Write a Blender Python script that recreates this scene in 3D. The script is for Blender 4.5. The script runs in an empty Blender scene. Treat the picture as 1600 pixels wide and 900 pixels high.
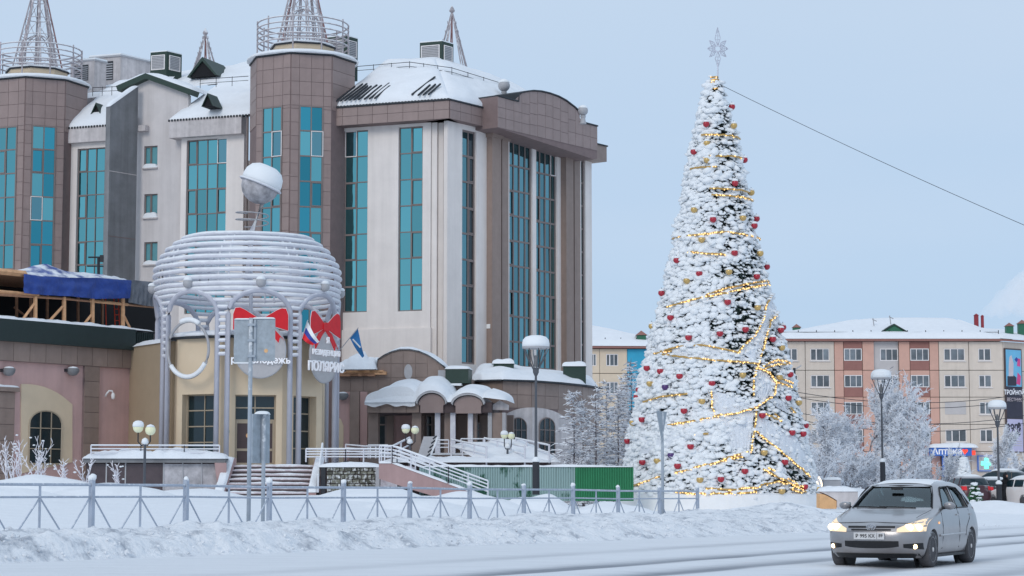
import bpy, bmesh, math, random
from mathutils import Vector, Matrix, noise
random.seed(7)
sc = bpy.context.scene
col = sc.collection
PI = math.pi
R = math.radians
# ------------------------------------------------------------------ camera
FPX = 3200.0; HZ = 765.0; CAMZ = 1.31
PITCH = math.atan((HZ-450)/FPX)
cam_d = bpy.data.cameras.new('camera'); cam = bpy.data.objects.new('camera', cam_d); col.objects.link(cam)
cam.location = (0, 0, CAMZ); cam.rotation_euler = (PI/2+PITCH, 0, 0)
cam_d.sensor_width = 36; cam_d.lens = 36*FPX/1600; cam_d.clip_end = 5000; cam_d.clip_start = 0.5
sc.camera = cam
# ------------------------------------------------------------------ world, sun, exposure
SUN_EL, SUN_AZ = R(30), R(205)      # azimuth measured from +Y, clockwise: behind the camera and to its left
w = bpy.data.worlds.new('World'); sc.world = w; w.use_nodes = True
nt = w.node_tree; nt.nodes.clear()
out = nt.nodes.new('ShaderNodeOutputWorld'); bg = nt.nodes.new('ShaderNodeBackground')
sky = nt.nodes.new('ShaderNodeTexSky'); sky.sky_type = 'NISHITA'; sky.sun_disc = False
sky.sun_elevation = SUN_EL; sky.sun_rotation = SUN_AZ; sky.air_density = 1.0; sky.dust_density = 0.6; sky.ozone_density = 1.5
mul = nt.nodes.new('ShaderNodeMixRGB'); mul.blend_type = 'MULTIPLY'; mul.inputs[0].default_value = 1
mul.inputs[2].default_value = (0.10, 0.10, 0.10, 1)
# thin even winter overcast in front of the clear sky, a touch paler higher up, with faint soft streaks
tc = nt.nodes.new('ShaderNodeTexCoord'); sep = nt.nodes.new('ShaderNodeSeparateXYZ')
nt.links.new(tc.outputs['Generated'], sep.inputs[0])
ramp = nt.nodes.new('ShaderNodeValToRGB')
ramp.color_ramp.elements[0].position = 0.0; ramp.color_ramp.elements[0].color = (0.415, 0.595, 0.845, 1)
ramp.color_ramp.elements[1].position = 0.25; ramp.color_ramp.elements[1].color = (0.590, 0.720, 0.885, 1)
nt.links.new(sep.outputs['Z'], ramp.inputs[0])
mp = nt.nodes.new('ShaderNodeMapping'); mp.inputs['Scale'].default_value = (1.2, 1.2, 6)
nz = nt.nodes.new('ShaderNodeTexNoise'); nz.inputs['Scale'].default_value = 2.2; nz.inputs['Detail'].default_value = 4
nt.links.new(tc.outputs['Generated'], mp.inputs[0]); nt.links.new(mp.outputs[0], nz.inputs[0])
cr = nt.nodes.new('ShaderNodeValToRGB')
cr.color_ramp.elements[0].position = 0.4; cr.color_ramp.elements[0].color = (0, 0, 0, 1)
cr.color_ramp.elements[1].position = 0.75; cr.color_ramp.elements[1].color = (0.35, 0.35, 0.35, 1)
nt.links.new(nz.outputs[0], cr.inputs[0])
mc = nt.nodes.new('ShaderNodeMixRGB'); mc.inputs[2].default_value = (0.66, 0.75, 0.89, 1)
nt.links.new(cr.outputs[0], mc.inputs[0]); nt.links.new(ramp.outputs[0], mc.inputs[1])
mix = nt.nodes.new('ShaderNodeMixRGB'); mix.inputs[0].default_value = 0.88
nt.links.new(sky.outputs[0], mul.inputs[1]); nt.links.new(mul.outputs[0], mix.inputs[1]); nt.links.new(mc.outputs[0], mix.inputs[2])
nt.links.new(mix.outputs[0], bg.inputs[0]); bg.inputs[1].default_value = 1.0
nt.links.new(bg.outputs[0], out.inputs[0])
sd = bpy.data.lights.new('sun', 'SUN'); sd.energy = 0.9; sd.angle = R(25); sd.color = (1.0, 0.93, 0.84)
sun = bpy.data.objects.new('sun', sd); col.objects.link(sun)
_sd = Vector((math.sin(SUN_AZ)*math.cos(SUN_EL), math.cos(SUN_AZ)*math.cos(SUN_EL), math.sin(SUN_EL)))
sun.rotation_euler = _sd.to_track_quat('Z', 'Y').to_euler(); sun.location = _sd*200
vs = sc.view_settings; vs.view_transform = 'Standard'; vs.look = 'None'; vs.exposure = 0.0; vs.gamma = 1; vs.use_curve_mapping = False
sc.cycles.use_denoising = True
sc.cycles.max_bounces = 8; sc.cycles.volume_bounces = 6; sc.cycles.transparent_max_bounces = 12
# ------------------------------------------------------------------ materials
def lin(c):
    c /= 255.0
    return c/12.92 if c <= 0.04045 else ((c+0.055)/1.055)**2.4
def A(r, g, b):          # a colour as seen under this sky -> its surface reflectance
    return (min(.88, lin(r)/0.72), min(.88, lin(g)/0.79), min(.88, lin(b)/0.87), 1)
def mat(name, c, rough=.7, var=.12, scale=3.0, bump=0, bscale=20, metal=0, spec=.4, rnd=0, snow=0, snow_lo=.35, snow_n=4, streak=0):
    m = bpy.data.materials.new(name); m.use_nodes = True
    t = m.node_tree; b = t.nodes['Principled BSDF']
    b.inputs['Roughness'].default_value = rough; b.inputs['Metallic'].default_value = metal
    b.inputs['Specular IOR Level'].default_value = spec
    tc = t.nodes.new('ShaderNodeTexCoord')
    cur = None
    rgb = t.nodes.new('ShaderNodeRGB'); rgb.outputs[0].default_value = c; cur = rgb.outputs[0]
    geo = t.nodes.new('ShaderNodeNewGeometry')
    if var:
        n = t.nodes.new('ShaderNodeTexNoise'); n.inputs['Scale'].default_value = scale; n.inputs['Detail'].default_value = 6; n.inputs['Roughness'].default_value = .65
        t.links.new(geo.outputs['Position'], n.inputs[0])
        mr = t.nodes.new('ShaderNodeMapRange'); mr.inputs[1].default_value = .3; mr.inputs[2].default_value = .7
        mr.inputs[3].default_value = 1-var; mr.inputs[4].default_value = 1+var
        t.links.new(n.outputs[0], mr.inputs[0])
        mm = t.nodes.new('ShaderNodeMixRGB'); mm.blend_type = 'MULTIPLY'; mm.inputs[0].default_value = 1
        t.links.new(cur, mm.inputs[1]); t.links.new(mr.outputs[0], mm.inputs[2]); cur = mm.outputs[0]
    if streak:     # run-off streaks down the face
        mp_ = t.nodes.new('ShaderNodeMapping'); mp_.inputs['Scale'].default_value = (2.2, 2.2, .10)
        n = t.nodes.new('ShaderNodeTexNoise'); n.inputs['Scale'].default_value = 1.0; n.inputs['Detail'].default_value = 6; n.inputs['Roughness'].default_value = .6
        t.links.new(geo.outputs['Position'], mp_.inputs[0]); t.links.new(mp_.outputs[0], n.inputs[0])
        mr = t.nodes.new('ShaderNodeMapRange'); mr.inputs[1].default_value = .35; mr.inputs[2].default_value = .62; mr.inputs[3].default_value = 1-streak; mr.inputs[4].default_value = 1.02
        t.links.new(n.outputs[0], mr.inputs[0])
        mm = t.nodes.new('ShaderNodeMixRGB'); mm.blend_type = 'MULTIPLY'; mm.inputs[0].default_value = 1
        t.links.new(cur, mm.inputs[1]); t.links.new(mr.outputs[0], mm.inputs[2]); cur = mm.outputs[0]
    if rnd:
        oi = t.nodes.new('ShaderNodeObjectInfo'); mr = t.nodes.new('ShaderNodeMapRange')
        mr.inputs[3].default_value = 1-rnd; mr.inputs[4].default_value = 1+rnd
        t.links.new(oi.outputs['Random'], mr.inputs[0])
        mm = t.nodes.new('ShaderNodeMixRGB'); mm.blend_type = 'MULTIPLY'; mm.inputs[0].default_value = 1
        t.links.new(cur, mm.inputs[1]); t.links.new(mr.outputs[0], mm.inputs[2]); cur = mm.outputs[0]
    if snow:      # rime and settled snow: on upward faces and in patches
        sp = t.nodes.new('ShaderNodeSeparateXYZ'); t.links.new(geo.outputs['Normal'], sp.inputs[0])
        n = t.nodes.new('ShaderNodeTexNoise'); n.inputs['Scale'].default_value = snow_n; n.inputs['Detail'].default_value = 5
        t.links.new(geo.outputs['Position'], n.inputs[0])
        ad = t.nodes.new('ShaderNodeMath'); ad.operation = 'MULTIPLY_ADD'; ad.inputs[1].default_value = 1.6
        t.links.new(n.outputs[0], ad.inputs[0]); t.links.new(sp.outputs['Z'], ad.inputs[2])
        mr = t.nodes.new('ShaderNodeMapRange'); mr.inputs[1].default_value = snow_lo+.6; mr.inputs[2].default_value = snow_lo+.95
        mr.inputs[4].default_value = snow
        t.links.new(ad.outputs[0], mr.inputs[0])
        mm = t.nodes.new('ShaderNodeMixRGB'); mm.inputs[2].default_value = (.86, .88, .9, 1)
        t.links.new(mr.outputs[0], mm.inputs[0]); t.links.new(cur, mm.inputs[1]); cur = mm.outputs[0]
    t.links.new(cur, b.inputs['Base Color'])
    if bump:
        n = t.nodes.new('ShaderNodeTexNoise'); n.inputs['Scale'].default_value = bscale; n.inputs['Detail'].default_value = 5
        t.links.new(geo.outputs['Position'], n.inputs[0])
        bp = t.nodes.new('ShaderNodeBump'); bp.inputs['Strength'].default_value = bump; bp.inputs['Distance'].default_value = .1
        t.links.new(n.outputs[0], bp.inputs['Height']); t.links.new(bp.outputs[0], b.inputs['Normal'])
    return m
def emit(name, c, s, base=None):
    m = bpy.data.materials.new(name); m.use_nodes = True; b = m.node_tree.nodes['Principled BSDF']
    b.inputs['Base Color'].default_value = base or c; b.inputs['Emission Color'].default_value = c
    b.inputs['Emission Strength'].default_value = s
    return m
M = {}
M['snow'] = mat('snow', (.86, .88, .91, 1), .75, .035, 1.5, .25, 9, spec=.25)
M['snow_rough'] = mat('snow_rough', (.84, .86, .89, 1), .8, .07, 3.5, .6, 7, spec=.2)
M['snow_soft'] = mat('snow_soft', (.87, .89, .91, 1), .75, .02, 1, .12, 14, spec=.25)
M['tile'] = mat('brown_tile', A(130, 118, 119), .45, .06, 2, rnd=.05, spec=.5, streak=.06)
M['tile_back'] = mat('brown_grout', A(112, 101, 104), .8, .1, 2)
M['tile2'] = mat('dark_brown_tile', A(128, 117, 114), .5, .08, 2, rnd=.07, streak=.08)
M['white_wall'] = mat('pale_render', A(202, 203, 207), .8, .05, .7, .05, 30, streak=.05)
M['grey_wall'] = mat('grey_render', A(186, 188, 195), .8, .06, .8, .05, 30, streak=.10)
M['frieze'] = mat('stained_frieze', A(180, 181, 188), .8, .12, 2.5, streak=.22)
M['concrete'] = mat('bare_concrete', A(112, 118, 126), .85, .16, .9, .2, 12, streak=.18)
M['pink'] = mat('pink_render', A(176, 152, 154), .85, .06, 1, .05, 30, streak=.08)
M['ramp_pink'] = mat('dull_pink_render', A(152, 132, 136), .85, .08, 1, .05, 30, streak=.1)
M['cream'] = mat('cream_render', A(190, 180, 162), .85, .05, .8, .05, 30)
M['cream_dark'] = mat('tan_render', A(146, 136, 120), .85, .05, .8, .05, 30)
M['green_band'] = mat('dark_green_sheet', A(32, 46, 48), .55, .08, 3)
M['green_metal'] = mat('dark_green_metal', A(36, 56, 52), .5, .1, 3)
M['roof_edge'] = mat('dark_roof_edge', A(40, 46, 54), .6, .1, 3)
M['fence_green'] = mat('green_corrugated', A(36, 112, 78), .5, .1, 2, snow=.0)
M['frame_brown'] = mat('window_frame_brown', A(112, 106, 108), .5, .05, 3)
M['frame_white'] = mat('window_frame_white', A(205, 208, 215), .5, .04, 3)
M['frame_cream'] = mat('window_frame_cream', A(146, 140, 128), .5, .04, 3)
M['pipe'] = mat('rimed_white_pipe', A(188, 196, 212), .55, .06, 2, snow=.9, snow_lo=.25, snow_n=2)
M['post'] = mat('grey_painted_post', A(160, 168, 186), .55, .06, 2, snow=.6, snow_lo=.6, snow_n=3)
M['galv'] = mat('galvanised_steel', A(140, 154, 170), .5, .12, 4, snow=.75, snow_lo=.62, snow_n=9)
M['fence_post'] = mat('rimed_fence_steel', A(150, 164, 184), .55, .12, 5, snow=.7, snow_lo=.72, snow_n=12)
M['lattice'] = mat('rimed_lattice_steel', A(150, 150, 160), .6, .25, 3, snow=.85, snow_lo=.42, snow_n=3)
M['lattice_red'] = mat('red_white_mast_paint', A(140, 110, 112), .6, .3, 2, snow=.85, snow_lo=.5, snow_n=3)
M['dark'] = mat('dark_void', (.012, .012, .014, 1), .9, 0)
M['dark_wall'] = mat('dark_plinth', A(70, 62, 66), .7, .1, 2)
M['black_metal'] = mat('black_metal', A(38, 42, 50), .5, .1, 5)
M['lamp_pole'] = mat('rimed_lamp_pole', A(70, 76, 86), .5, .1, 5, snow=.85, snow_lo=.52, snow_n=2)
M['red'] = mat('red_bow_vinyl', A(188, 26, 38), .5, .08, 3)
M['sign_face'] = mat('silver_sign_face', A(160, 164, 172), .4, .08, 3, metal=.0)
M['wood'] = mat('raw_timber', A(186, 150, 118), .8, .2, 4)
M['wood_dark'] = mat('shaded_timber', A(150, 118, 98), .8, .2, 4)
M['plywood'] = mat('plywood', A(196, 160, 120), .7, .12, 4)
M['orange'] = mat('orange_scaffold', A(178, 62, 40), .6, .1, 4)
M['white_plastic'] = mat('white_plastic', A(222, 224, 228), .4, .03, 3)
M['globe'] = mat('ivory_globe', A(226, 216, 190), .35, .03, 4)
M['stucco'] = mat('grey_metal_sheet', A(150, 156, 166), .5, .06, 4)
def glass(name, c, rough=.03, bump=.02):
    m = bpy.data.materials.new(name); m.use_nodes = True; t = m.node_tree; b = t.nodes['Principled BSDF']
    b.inputs['Metallic'].default_value = 1; b.inputs['Roughness'].default_value = rough
    oi = t.nodes.new('ShaderNodeObjectInfo'); mr = t.nodes.new('ShaderNodeMapRange'); mr.inputs[3].default_value = .76; mr.inputs[4].default_value = 1.12
    t.links.new(oi.outputs['Random'], mr.inputs[0])
    mm = t.nodes.new('ShaderNodeMixRGB'); mm.blend_type = 'MULTIPLY'; mm.inputs[0].default_value = 1; mm.inputs[1].default_value = c
    t.links.new(mr.outputs[0], mm.inputs[2]); t.links.new(mm.outputs[0], b.inputs['Base Color'])
    g = t.nodes.new('ShaderNodeNewGeometry'); n = t.nodes.new('ShaderNodeTexNoise'); n.inputs['Scale'].default_value = 1.2; n.inputs['Detail'].default_value = 1
    t.links.new(g.outputs['Position'], n.inputs[0])
    bp = t.nodes.new('ShaderNodeBump'); bp.inputs['Strength'].default_value = bump; bp.inputs['Distance'].default_value = .3
    t.links.new(n.outputs[0], bp.inputs['Height']); t.links.new(bp.outputs[0], b.inputs['Normal'])
    return m
M['teal'] = glass('teal_mirror_glass', (.165, .455, .485, 1))
M['blue_glass'] = glass('blue_mirror_glass', (.062, .325, .40, 1))
M['dull_glass'] = glass('dull_teal_glass', (.15, .32, .36, 1))
M['teal_plain'] = mat('painted_reflection_glass', A(88, 142, 156), .12, .12, .8, spec=.6)  # teal sky reflection put into a plain base colour, no mirror
M['dark_glass'] = mat('dark_window_glass', (.010, .026, .034, 1), .08, 0, spec=.6)
M['grey_glass'] = mat('curtained_window_glass', A(88, 98, 108), .12, .45, .55, spec=.7, rnd=.35)
# ------------------------------------------------------------------ mesh helpers
WM = {}
class MB:
    def __init__(s): s.v = []; s.f = []; s.mi = []; s.cur = 0
    def add(s, vs, fs, T=None):
        o = len(s.v)
        s.v += [tuple(T @ Vector(p)) if T is not None else tuple(p) for p in vs]
        for f in fs: s.f.append(tuple(i+o for i in f)); s.mi.append(s.cur)
        return s
    def box(s, x0, y0, z0, x1, y1, z1, T=None):
        return s.add([(x0,y0,z0),(x1,y0,z0),(x1,y1,z0),(x0,y1,z0),(x0,y0,z1),(x1,y0,z1),(x1,y1,z1),(x0,y1,z1)],
                     [(0,3,2,1),(4,5,6,7),(0,1,5,4),(1,2,6,5),(2,3,7,6),(3,0,4,7)], T)
    def prism(s, poly, z0, z1, T=None):      # poly in local xy, counter-clockwise
        n = len(poly)
        return s.add([(x,y,z0) for x,y in poly]+[(x,y,z1) for x,y in poly],
                     [tuple(range(n-1,-1,-1)), tuple(range(n,2*n))]+[(i,(i+1)%n,n+(i+1)%n,n+i) for i in range(n)], T)
    def slab(s, poly, y0, y1, T=None):       # poly in local xz, extruded along y
        n = len(poly)
        return s.add([(x,y0,z) for x,z in poly]+[(x,y1,z) for x,z in poly],
                     [tuple(range(n)), tuple(range(2*n-1,n-1,-1))]+[(i,n+i,n+(i+1)%n,(i+1)%n) for i in range(n)], T)
    def tube(s, pts, r, n=6, closed=False, T=None, r1=None):
        P = [Vector(p) for p in pts]; k = len(P); vs = []; fs = []
        up = Vector((0,0,1))
        for i, p in enumerate(P):
            if closed: d = P[(i+1)%k]-P[i-1]
            else: d = P[min(i+1,k-1)]-P[max(i-1,0)]
            d.normalize()
            a = d.cross(up) if abs(d.z) < .95 else d.cross(Vector((1,0,0)))
            a.normalize(); b = a.cross(d)
            rr = r if r1 is None else r+(r1-r)*i/(k-1)
            for j in range(n):
                t = 2*PI*j/n; vs.append(p+(a*math.cos(t)+b*math.sin(t))*rr)
        for i in range(k if closed else k-1):
            for j in range(n):
                i2 = (i+1)%k
                fs.append((i*n+j, i2*n+j, i2*n+(j+1)%n, i*n+(j+1)%n))
        if not closed: fs += [tuple(range(n)), tuple((k-1)*n+j for j in range(n-1,-1,-1))]
        return s.add(vs, fs, T)
    def lathe(s, prof, n=16, T=None):        # (r,z) pairs from bottom to top
        vs = []; fs = []; k = len(prof)
        for r, z in prof:
            for j in range(n):
                t = 2*PI*j/n; vs.append((r*math.cos(t), r*math.sin(t), z))
        for i in range(k-1):
            for j in range(n): fs.append((i*n+j, i*n+(j+1)%n, (i+1)*n+(j+1)%n, (i+1)*n+j))
        fs += [tuple(range(n-1,-1,-1)), tuple((k-1)*n+j for j in range(n))]
        return s.add(vs, fs, T)
    def grid(s, fn, nu, nv, T=None):
        vs = [fn(i/nu, j/nv) for j in range(nv+1) for i in range(nu+1)]
        fs = [(j*(nu+1)+i, j*(nu+1)+i+1, (j+1)*(nu+1)+i+1, (j+1)*(nu+1)+i) for j in range(nv) for i in range(nu)]
        return s.add(vs, fs, T)
    def build(s, name, m, parent=None, smooth=False):
        xs = [p[0] for p in s.v]; ys = [p[1] for p in s.v]; zs = [p[2] for p in s.v]
        c = Vector(((min(xs)+max(xs))/2, (min(ys)+max(ys))/2, min(zs)))
        me = bpy.data.meshes.new(name)
        me.from_pydata([(p[0]-c.x, p[1]-c.y, p[2]-c.z) for p in s.v], [], s.f)
        ms = m if isinstance(m, (list, tuple)) else [m]
        for x in ms: me.materials.append(M[x] if isinstance(x, str) else x)
        if len(ms) > 1: me.polygons.foreach_set('material_index', s.mi)
        if smooth: me.polygons.foreach_set('use_smooth', [True]*len(me.polygons))
        me.update()
        return place(name, me, Matrix.Translation(c), parent)
def place(name, data, mw, parent=None):
    o = bpy.data.objects.new(name, data); col.objects.link(o)
    if parent is not None:
        o.parent = parent; o.matrix_parent_inverse = WM[parent.name].inverted()
    o.matrix_basis = mw; WM[o.name] = mw.copy()
    return o
def tag(o, label=None, cat=None, group=None, kind=None):
    if label: o['label'] = label
    if cat: o['category'] = cat
    if group: o['group'] = group
    if kind: o['kind'] = kind
    return o
def thing(name, loc, label, cat, group=None, rz=0):
    return tag(place(name, None, Matrix.Translation(Vector(loc)) @ Matrix.Rotation(rz, 4, 'Z')), label, cat, group)
def copy_tree(src, mw, label=None, parent=None):
    """copy a thing and its parts; mw is the copy's world matrix"""
    D = mw @ WM[src.name].inverted()
    def rec(o, par):
        c = o.copy(); col.objects.link(c)
        nm = D @ WM[o.name]
        c.parent = par
        if par is not None: c.matrix_parent_inverse = WM[par.name].inverted()
        c.matrix_basis = nm; WM[c.name] = nm
        for ch in list(o.children): rec(ch, c)
        return c
    kids = rec(src, parent)
    if label: kids['label'] = label
    return kids
_box = {}
def box_mesh(w, h, t, m):                     # w along x, t along y (0..t), h along z; origin at corner
    k = (round(w,3), round(h,3), round(t,3), m)
    if k not in _box:
        b = MB().box(0, 0, 0, k[0], k[2], k[1]); me = bpy.data.meshes.new('piece')
        me.from_pydata(b.v, [], b.f); me.materials.append(M[m]); me.update(); _box[k] = me
    return _box[k]
def piece(name, w, h, t, m, mw, parent): return place(name, box_mesh(w, h, t, m), mw, parent)
# ------------------------------------------------------------------ photograph geometry -> places
cp, sp_ = math.cos(PITCH), math.sin(PITCH)
def ray(u, v):
    x = (u-800)/FPX; y = (450-v)/FPX
    return Vector((x, cp-y*sp_, sp_+y*cp))
def W(u, v, Y):
    d = ray(u, v); return Vector((0,0,CAMZ))+d*(Y/d.y)
def proj(p):
    q = Vector(p)-Vector((0,0,CAMZ)); f = q.y*cp+q.z*sp_; up = -q.y*sp_+q.z*cp
    return 800+FPX*q.x/f, 450-FPX*up/f
class Fac:
    """vertical plane: local x runs to the right along the wall, y into the wall, z up"""
    def __init__(s, o, ang):
        s.o = Vector((o[0], o[1], 0)); s.ang = ang
        s.T = Matrix.Translation(s.o) @ Matrix.Rotation(ang, 4, 'Z')
        s.inv = s.T.inverted(); s.n = Vector((math.sin(ang), -math.cos(ang), 0))
    def px(s, u, v, off=0):                   # pixel -> (x, z) on the plane moved off metres towards the viewer
        d = ray(u, v); c = Vector((0,0,CAMZ)); o = s.o+s.n*off
        t = (o-c).dot(s.n)/d.dot(s.n)
        l = s.inv @ (c+d*t); return l.x, l.z
    def rect(s, u0, v0, u1, v1, off=0):       # pixel box -> x0,z0,x1,z1
        um, vm = (u0+u1)/2, (v0+v1)/2
        return s.px(u0, vm, off)[0], s.px(um, v1, off)[1], s.px(u1, vm, off)[0], s.px(um, v0, off)[1]
    def off(s, d): return Fac(s.o+s.n*d, s.ang)
def cells(x0, z0, x1, z1, holes):
    xs = sorted({x0, x1} | {min(max(h[i], x0), x1) for h in holes for i in (0, 2)})
    zs = sorted({z0, z1} | {min(max(h[i], z0), z1) for h in holes for i in (1, 3)})
    for a, b in zip(xs, xs[1:]):
        for c, d in zip(zs, zs[1:]):
            if b-a < 1e-4 or d-c < 1e-4: continue
            mx, mz = (a+b)/2, (c+d)/2
            if not any(h[0] < mx < h[2] and h[1] < mz < h[3] for h in holes): yield a, c, b, d
def wall(F, x0, z0, x1, z1, holes=(), thick=.35, m='white_wall', name='wall', parent=None, y0=0):
    b = MB(); H = [h for h in holes if h[2] > x0 and h[0] < x1 and h[3] > z0 and h[1] < z1]
    for a, c, d, e in cells(x0, z0, x1, z1, H): b.add([(a,y0,c),(d,y0,c),(d,y0,e),(a,y0,e)], [(0,1,2,3)], F.T)
    for h in H:
        a, c, d, e = max(h[0],x0), max(h[1],z0), min(h[2],x1), min(h[3],z1); y1 = y0+thick
        b.add([(a,y0,c),(d,y0,c),(d,y0,e),(a,y0,e),(a,y1,c),(d,y1,c),(d,y1,e),(a,y1,e)], [(0,4,5,1),(1,5,6,2),(2,6,7,3),(3,7,4,0)], F.T)
    y1 = y0+thick
    b.add([(x0,y0,z0),(x1,y0,z0),(x1,y0,z1),(x0,y0,z1),(x0,y1,z0),(x1,y1,z0),(x1,y1,z1),(x0,y1,z1)], [(0,1,5,4),(1,2,6,5),(2,3,7,6),(3,0,4,7)], F.T)
    return b.build(name, m, parent)
def window(F, r, cols, rows, parent, fm='frame_brown', pm='teal', depth=.18, fw=.07, openers=(), dark=(), name='window', light_sash=()):
    """r = x0,z0,x1,z1; cols/rows: a count or the list of relative sizes; a part with a frame and one pane per light"""
    x0, z0, x1, z1 = r
    cs = [1]*cols if isinstance(cols, int) else cols; rs = [1]*rows if isinstance(rows, int) else rows
    X = [x0]; Z = [z1]
    for c in cs: X.append(X[-1]+(x1-x0)*c/sum(cs))
    for c in rs: Z.append(Z[-1]-(z1-z0)*c/sum(rs))
    b = MB(); T = F.T; y = depth
    g = fw*.5
    b.box(x0, y-.05, z0, x0+fw, y+.05, z1, T); b.box(x1-fw, y-.05, z0, x1, y+.05, z1, T)
    b.box(x0+fw, y-.048, z1-fw, x1-fw, y+.05, z1, T); b.box(x0+fw, y-.048, z0, x1-fw, y+.05, z0+fw, T)
    for x in X[1:-1]: b.box(x-g*.8, y-.044, z0+fw, x+g*.8, y+.04, z1-fw, T)
    for z in Z[1:-1]: b.box(x0+fw, y-.04, z-g, x1-fw, y+.04, z+g, T)
    panes = []
    for i in range(len(cs)):
        for j in range(len(rs)):
            a, d = X[i], X[i+1]; e, c = Z[j], Z[j+1]
            if (i, j) in openers:
                q = g+.055
                b.box(a+g, y-.07, c+g, a+q, y-.03, e-g, T); b.box(d-q, y-.07, c+g, d-g, y-.03, e-g, T)
                b.box(a+q, y-.07, e-q, d-q, y-.03, e-g, T); b.box(a+q, y-.07, c+g, d-q, y-.03, c+q, T)
            panes.append((i, j, a, c, d, e))
    wo = b.build(name, fm, parent)
    for i, j, a, c, d, e in panes:
        k = 'dark_glass' if (i, j) in dark else 'dull_glass' if (i, j) in light_sash else (pm(i, j) if callable(pm) else pm)
        tilt = Matrix.Rotation(random.gauss(0, .006), 4, 'Z') @ Matrix.Rotation(random.gauss(0, .004), 4, 'X')
        piece('pane', d-a-.02, e-c-.02, .015, k, T @ Matrix.Translation((a+.01, y+.01, c+.01)) @ tilt, wo)
    for (i, j) in light_sash:
        a, d = X[i], X[i+1]; e, c = Z[j], Z[j+1]; b = MB(); q = .045
        for bx in ((a,c,a+q,e),(d-q,c,d,e),(a+q,c,d-q,c+q),(a+q,e-q,d-q,e)): b.box(bx[0], y-.075, bx[1], bx[2], y-.02, bx[3], T)
        b.build('sash', 'frame_white', wo)
    return wo
def tiles(F, x0, z0, x1, z1, tw, th, parent, holes=(), m='tile', gap=.025, t=.03, off=0):
    """cladding tiles proud of a plane, each one an object"""
    nx = max(1, round((x1-x0)/tw)); nz = max(1, round((z1-z0)/th)); dx = (x1-x0)/nx; dz = (z1-z0)/nz
    n = 0
    for i in range(nx):
        for j in range(nz):
            a, c = x0+i*dx, z0+j*dz
            for (p, q, r, s_) in cells(a, c, a+dx, c+dz, holes):
                if r-p < .12 or s_-q < .12: continue
                piece('tile', r-p-gap, s_-q-gap, t, m, F.T @ Matrix.Translation((p+gap/2, -t-off-random.random()*.004, q+gap/2)), parent); n += 1
    return n
def snow_slab(T, x0, x1, y0, y1, z, t, seed=0, amp=.3, nx=24, ny=10, zf=None, pw=4):
    """a settled snow cushion over a rectangle, rounded at its edges"""
    b = MB()
    def fn(a, c):
        x = x0+(x1-x0)*a; y = y0+(y1-y0)*c
        e = (1-abs(2*a-1)**pw)*(1-abs(2*c-1)**pw)
        n = 1+amp*noise.noise(Vector((x*.9+seed*7.3, y*.9, seed*3.1)))+amp*.5*noise.noise(Vector((x*3+seed, y*3, 5)))
        return (x, y, z+(zf(x, y) if zf else 0)+t*max(0, e)**.45*n)
    b.grid(fn, nx, ny, T); return b
def snow_quad(p00, p10, p11, p01, nu, nv, t, seed=0, amp=.4, sc_=.5, pw=6):
    """snow lying on a sloping quad; t thickness with a rounded edge, relief from noise"""
    b = MB(); p00, p10, p11, p01 = map(Vector, (p00, p10, p11, p01))
    n = (p10-p00).cross(p01-p00).normalized()
    if n.z < 0: n = -n
    def fn(a, c):
        p = (p00*(1-a)+p10*a)*(1-c)+(p01*(1-a)+p11*a)*c
        e = max(0, (1-abs(2*a-1)**pw)*(1-abs(2*c-1)**pw))**.5
        k = 1+amp*noise.noise(p*sc_+Vector((seed*5.1,0,0)))+amp*.4*noise.noise(p*sc_*3.3+Vector((seed,0,0)))
        return p+n*(t*e*k)
    b.grid(fn, nu, nv); return b
def sphere_pts(nu, nv): pass
def ball(b, c, r, n=10, sz=1.0, T=None, zcut=None):
    prof = []; k = max(4, n//2)
    for i in range(k+1):
        a = -PI/2+PI*i/k; prof.append((max(.001, r*math.cos(a)), c[2]+r*sz*math.sin(a)))
    X = Matrix.Translation((c[0], c[1], 0))
    return b.lathe(prof, n, (T @ X) if T is not None else X)
def text(body, size, T, m, parent, name='lettering', ext=.03, bold=0.0, align='CENTER'):
    cu = bpy.data.curves.new(name, 'FONT'); cu.body = body; cu.size = size; cu.extrude = ext; cu.offset = bold
    cu.align_x = align; cu.align_y = 'CENTER'; cu.resolution_u = 3
    tmp = bpy.data.objects.new('tmp', cu); col.objects.link(tmp)
    dg = bpy.context.evaluated_depsgraph_get(); me = bpy.data.meshes.new_from_object(tmp.evaluated_get(dg))
    bpy.data.objects.remove(tmp); bpy.data.curves.remove(cu)
    me.name = name; me.materials.clear(); me.materials.append(M[m])
    # text lies in its local xy plane: stand it up facing the viewer (-y)
    return place(name, me, T @ Matrix.Rotation(PI/2, 4, 'X'), parent)
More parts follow.
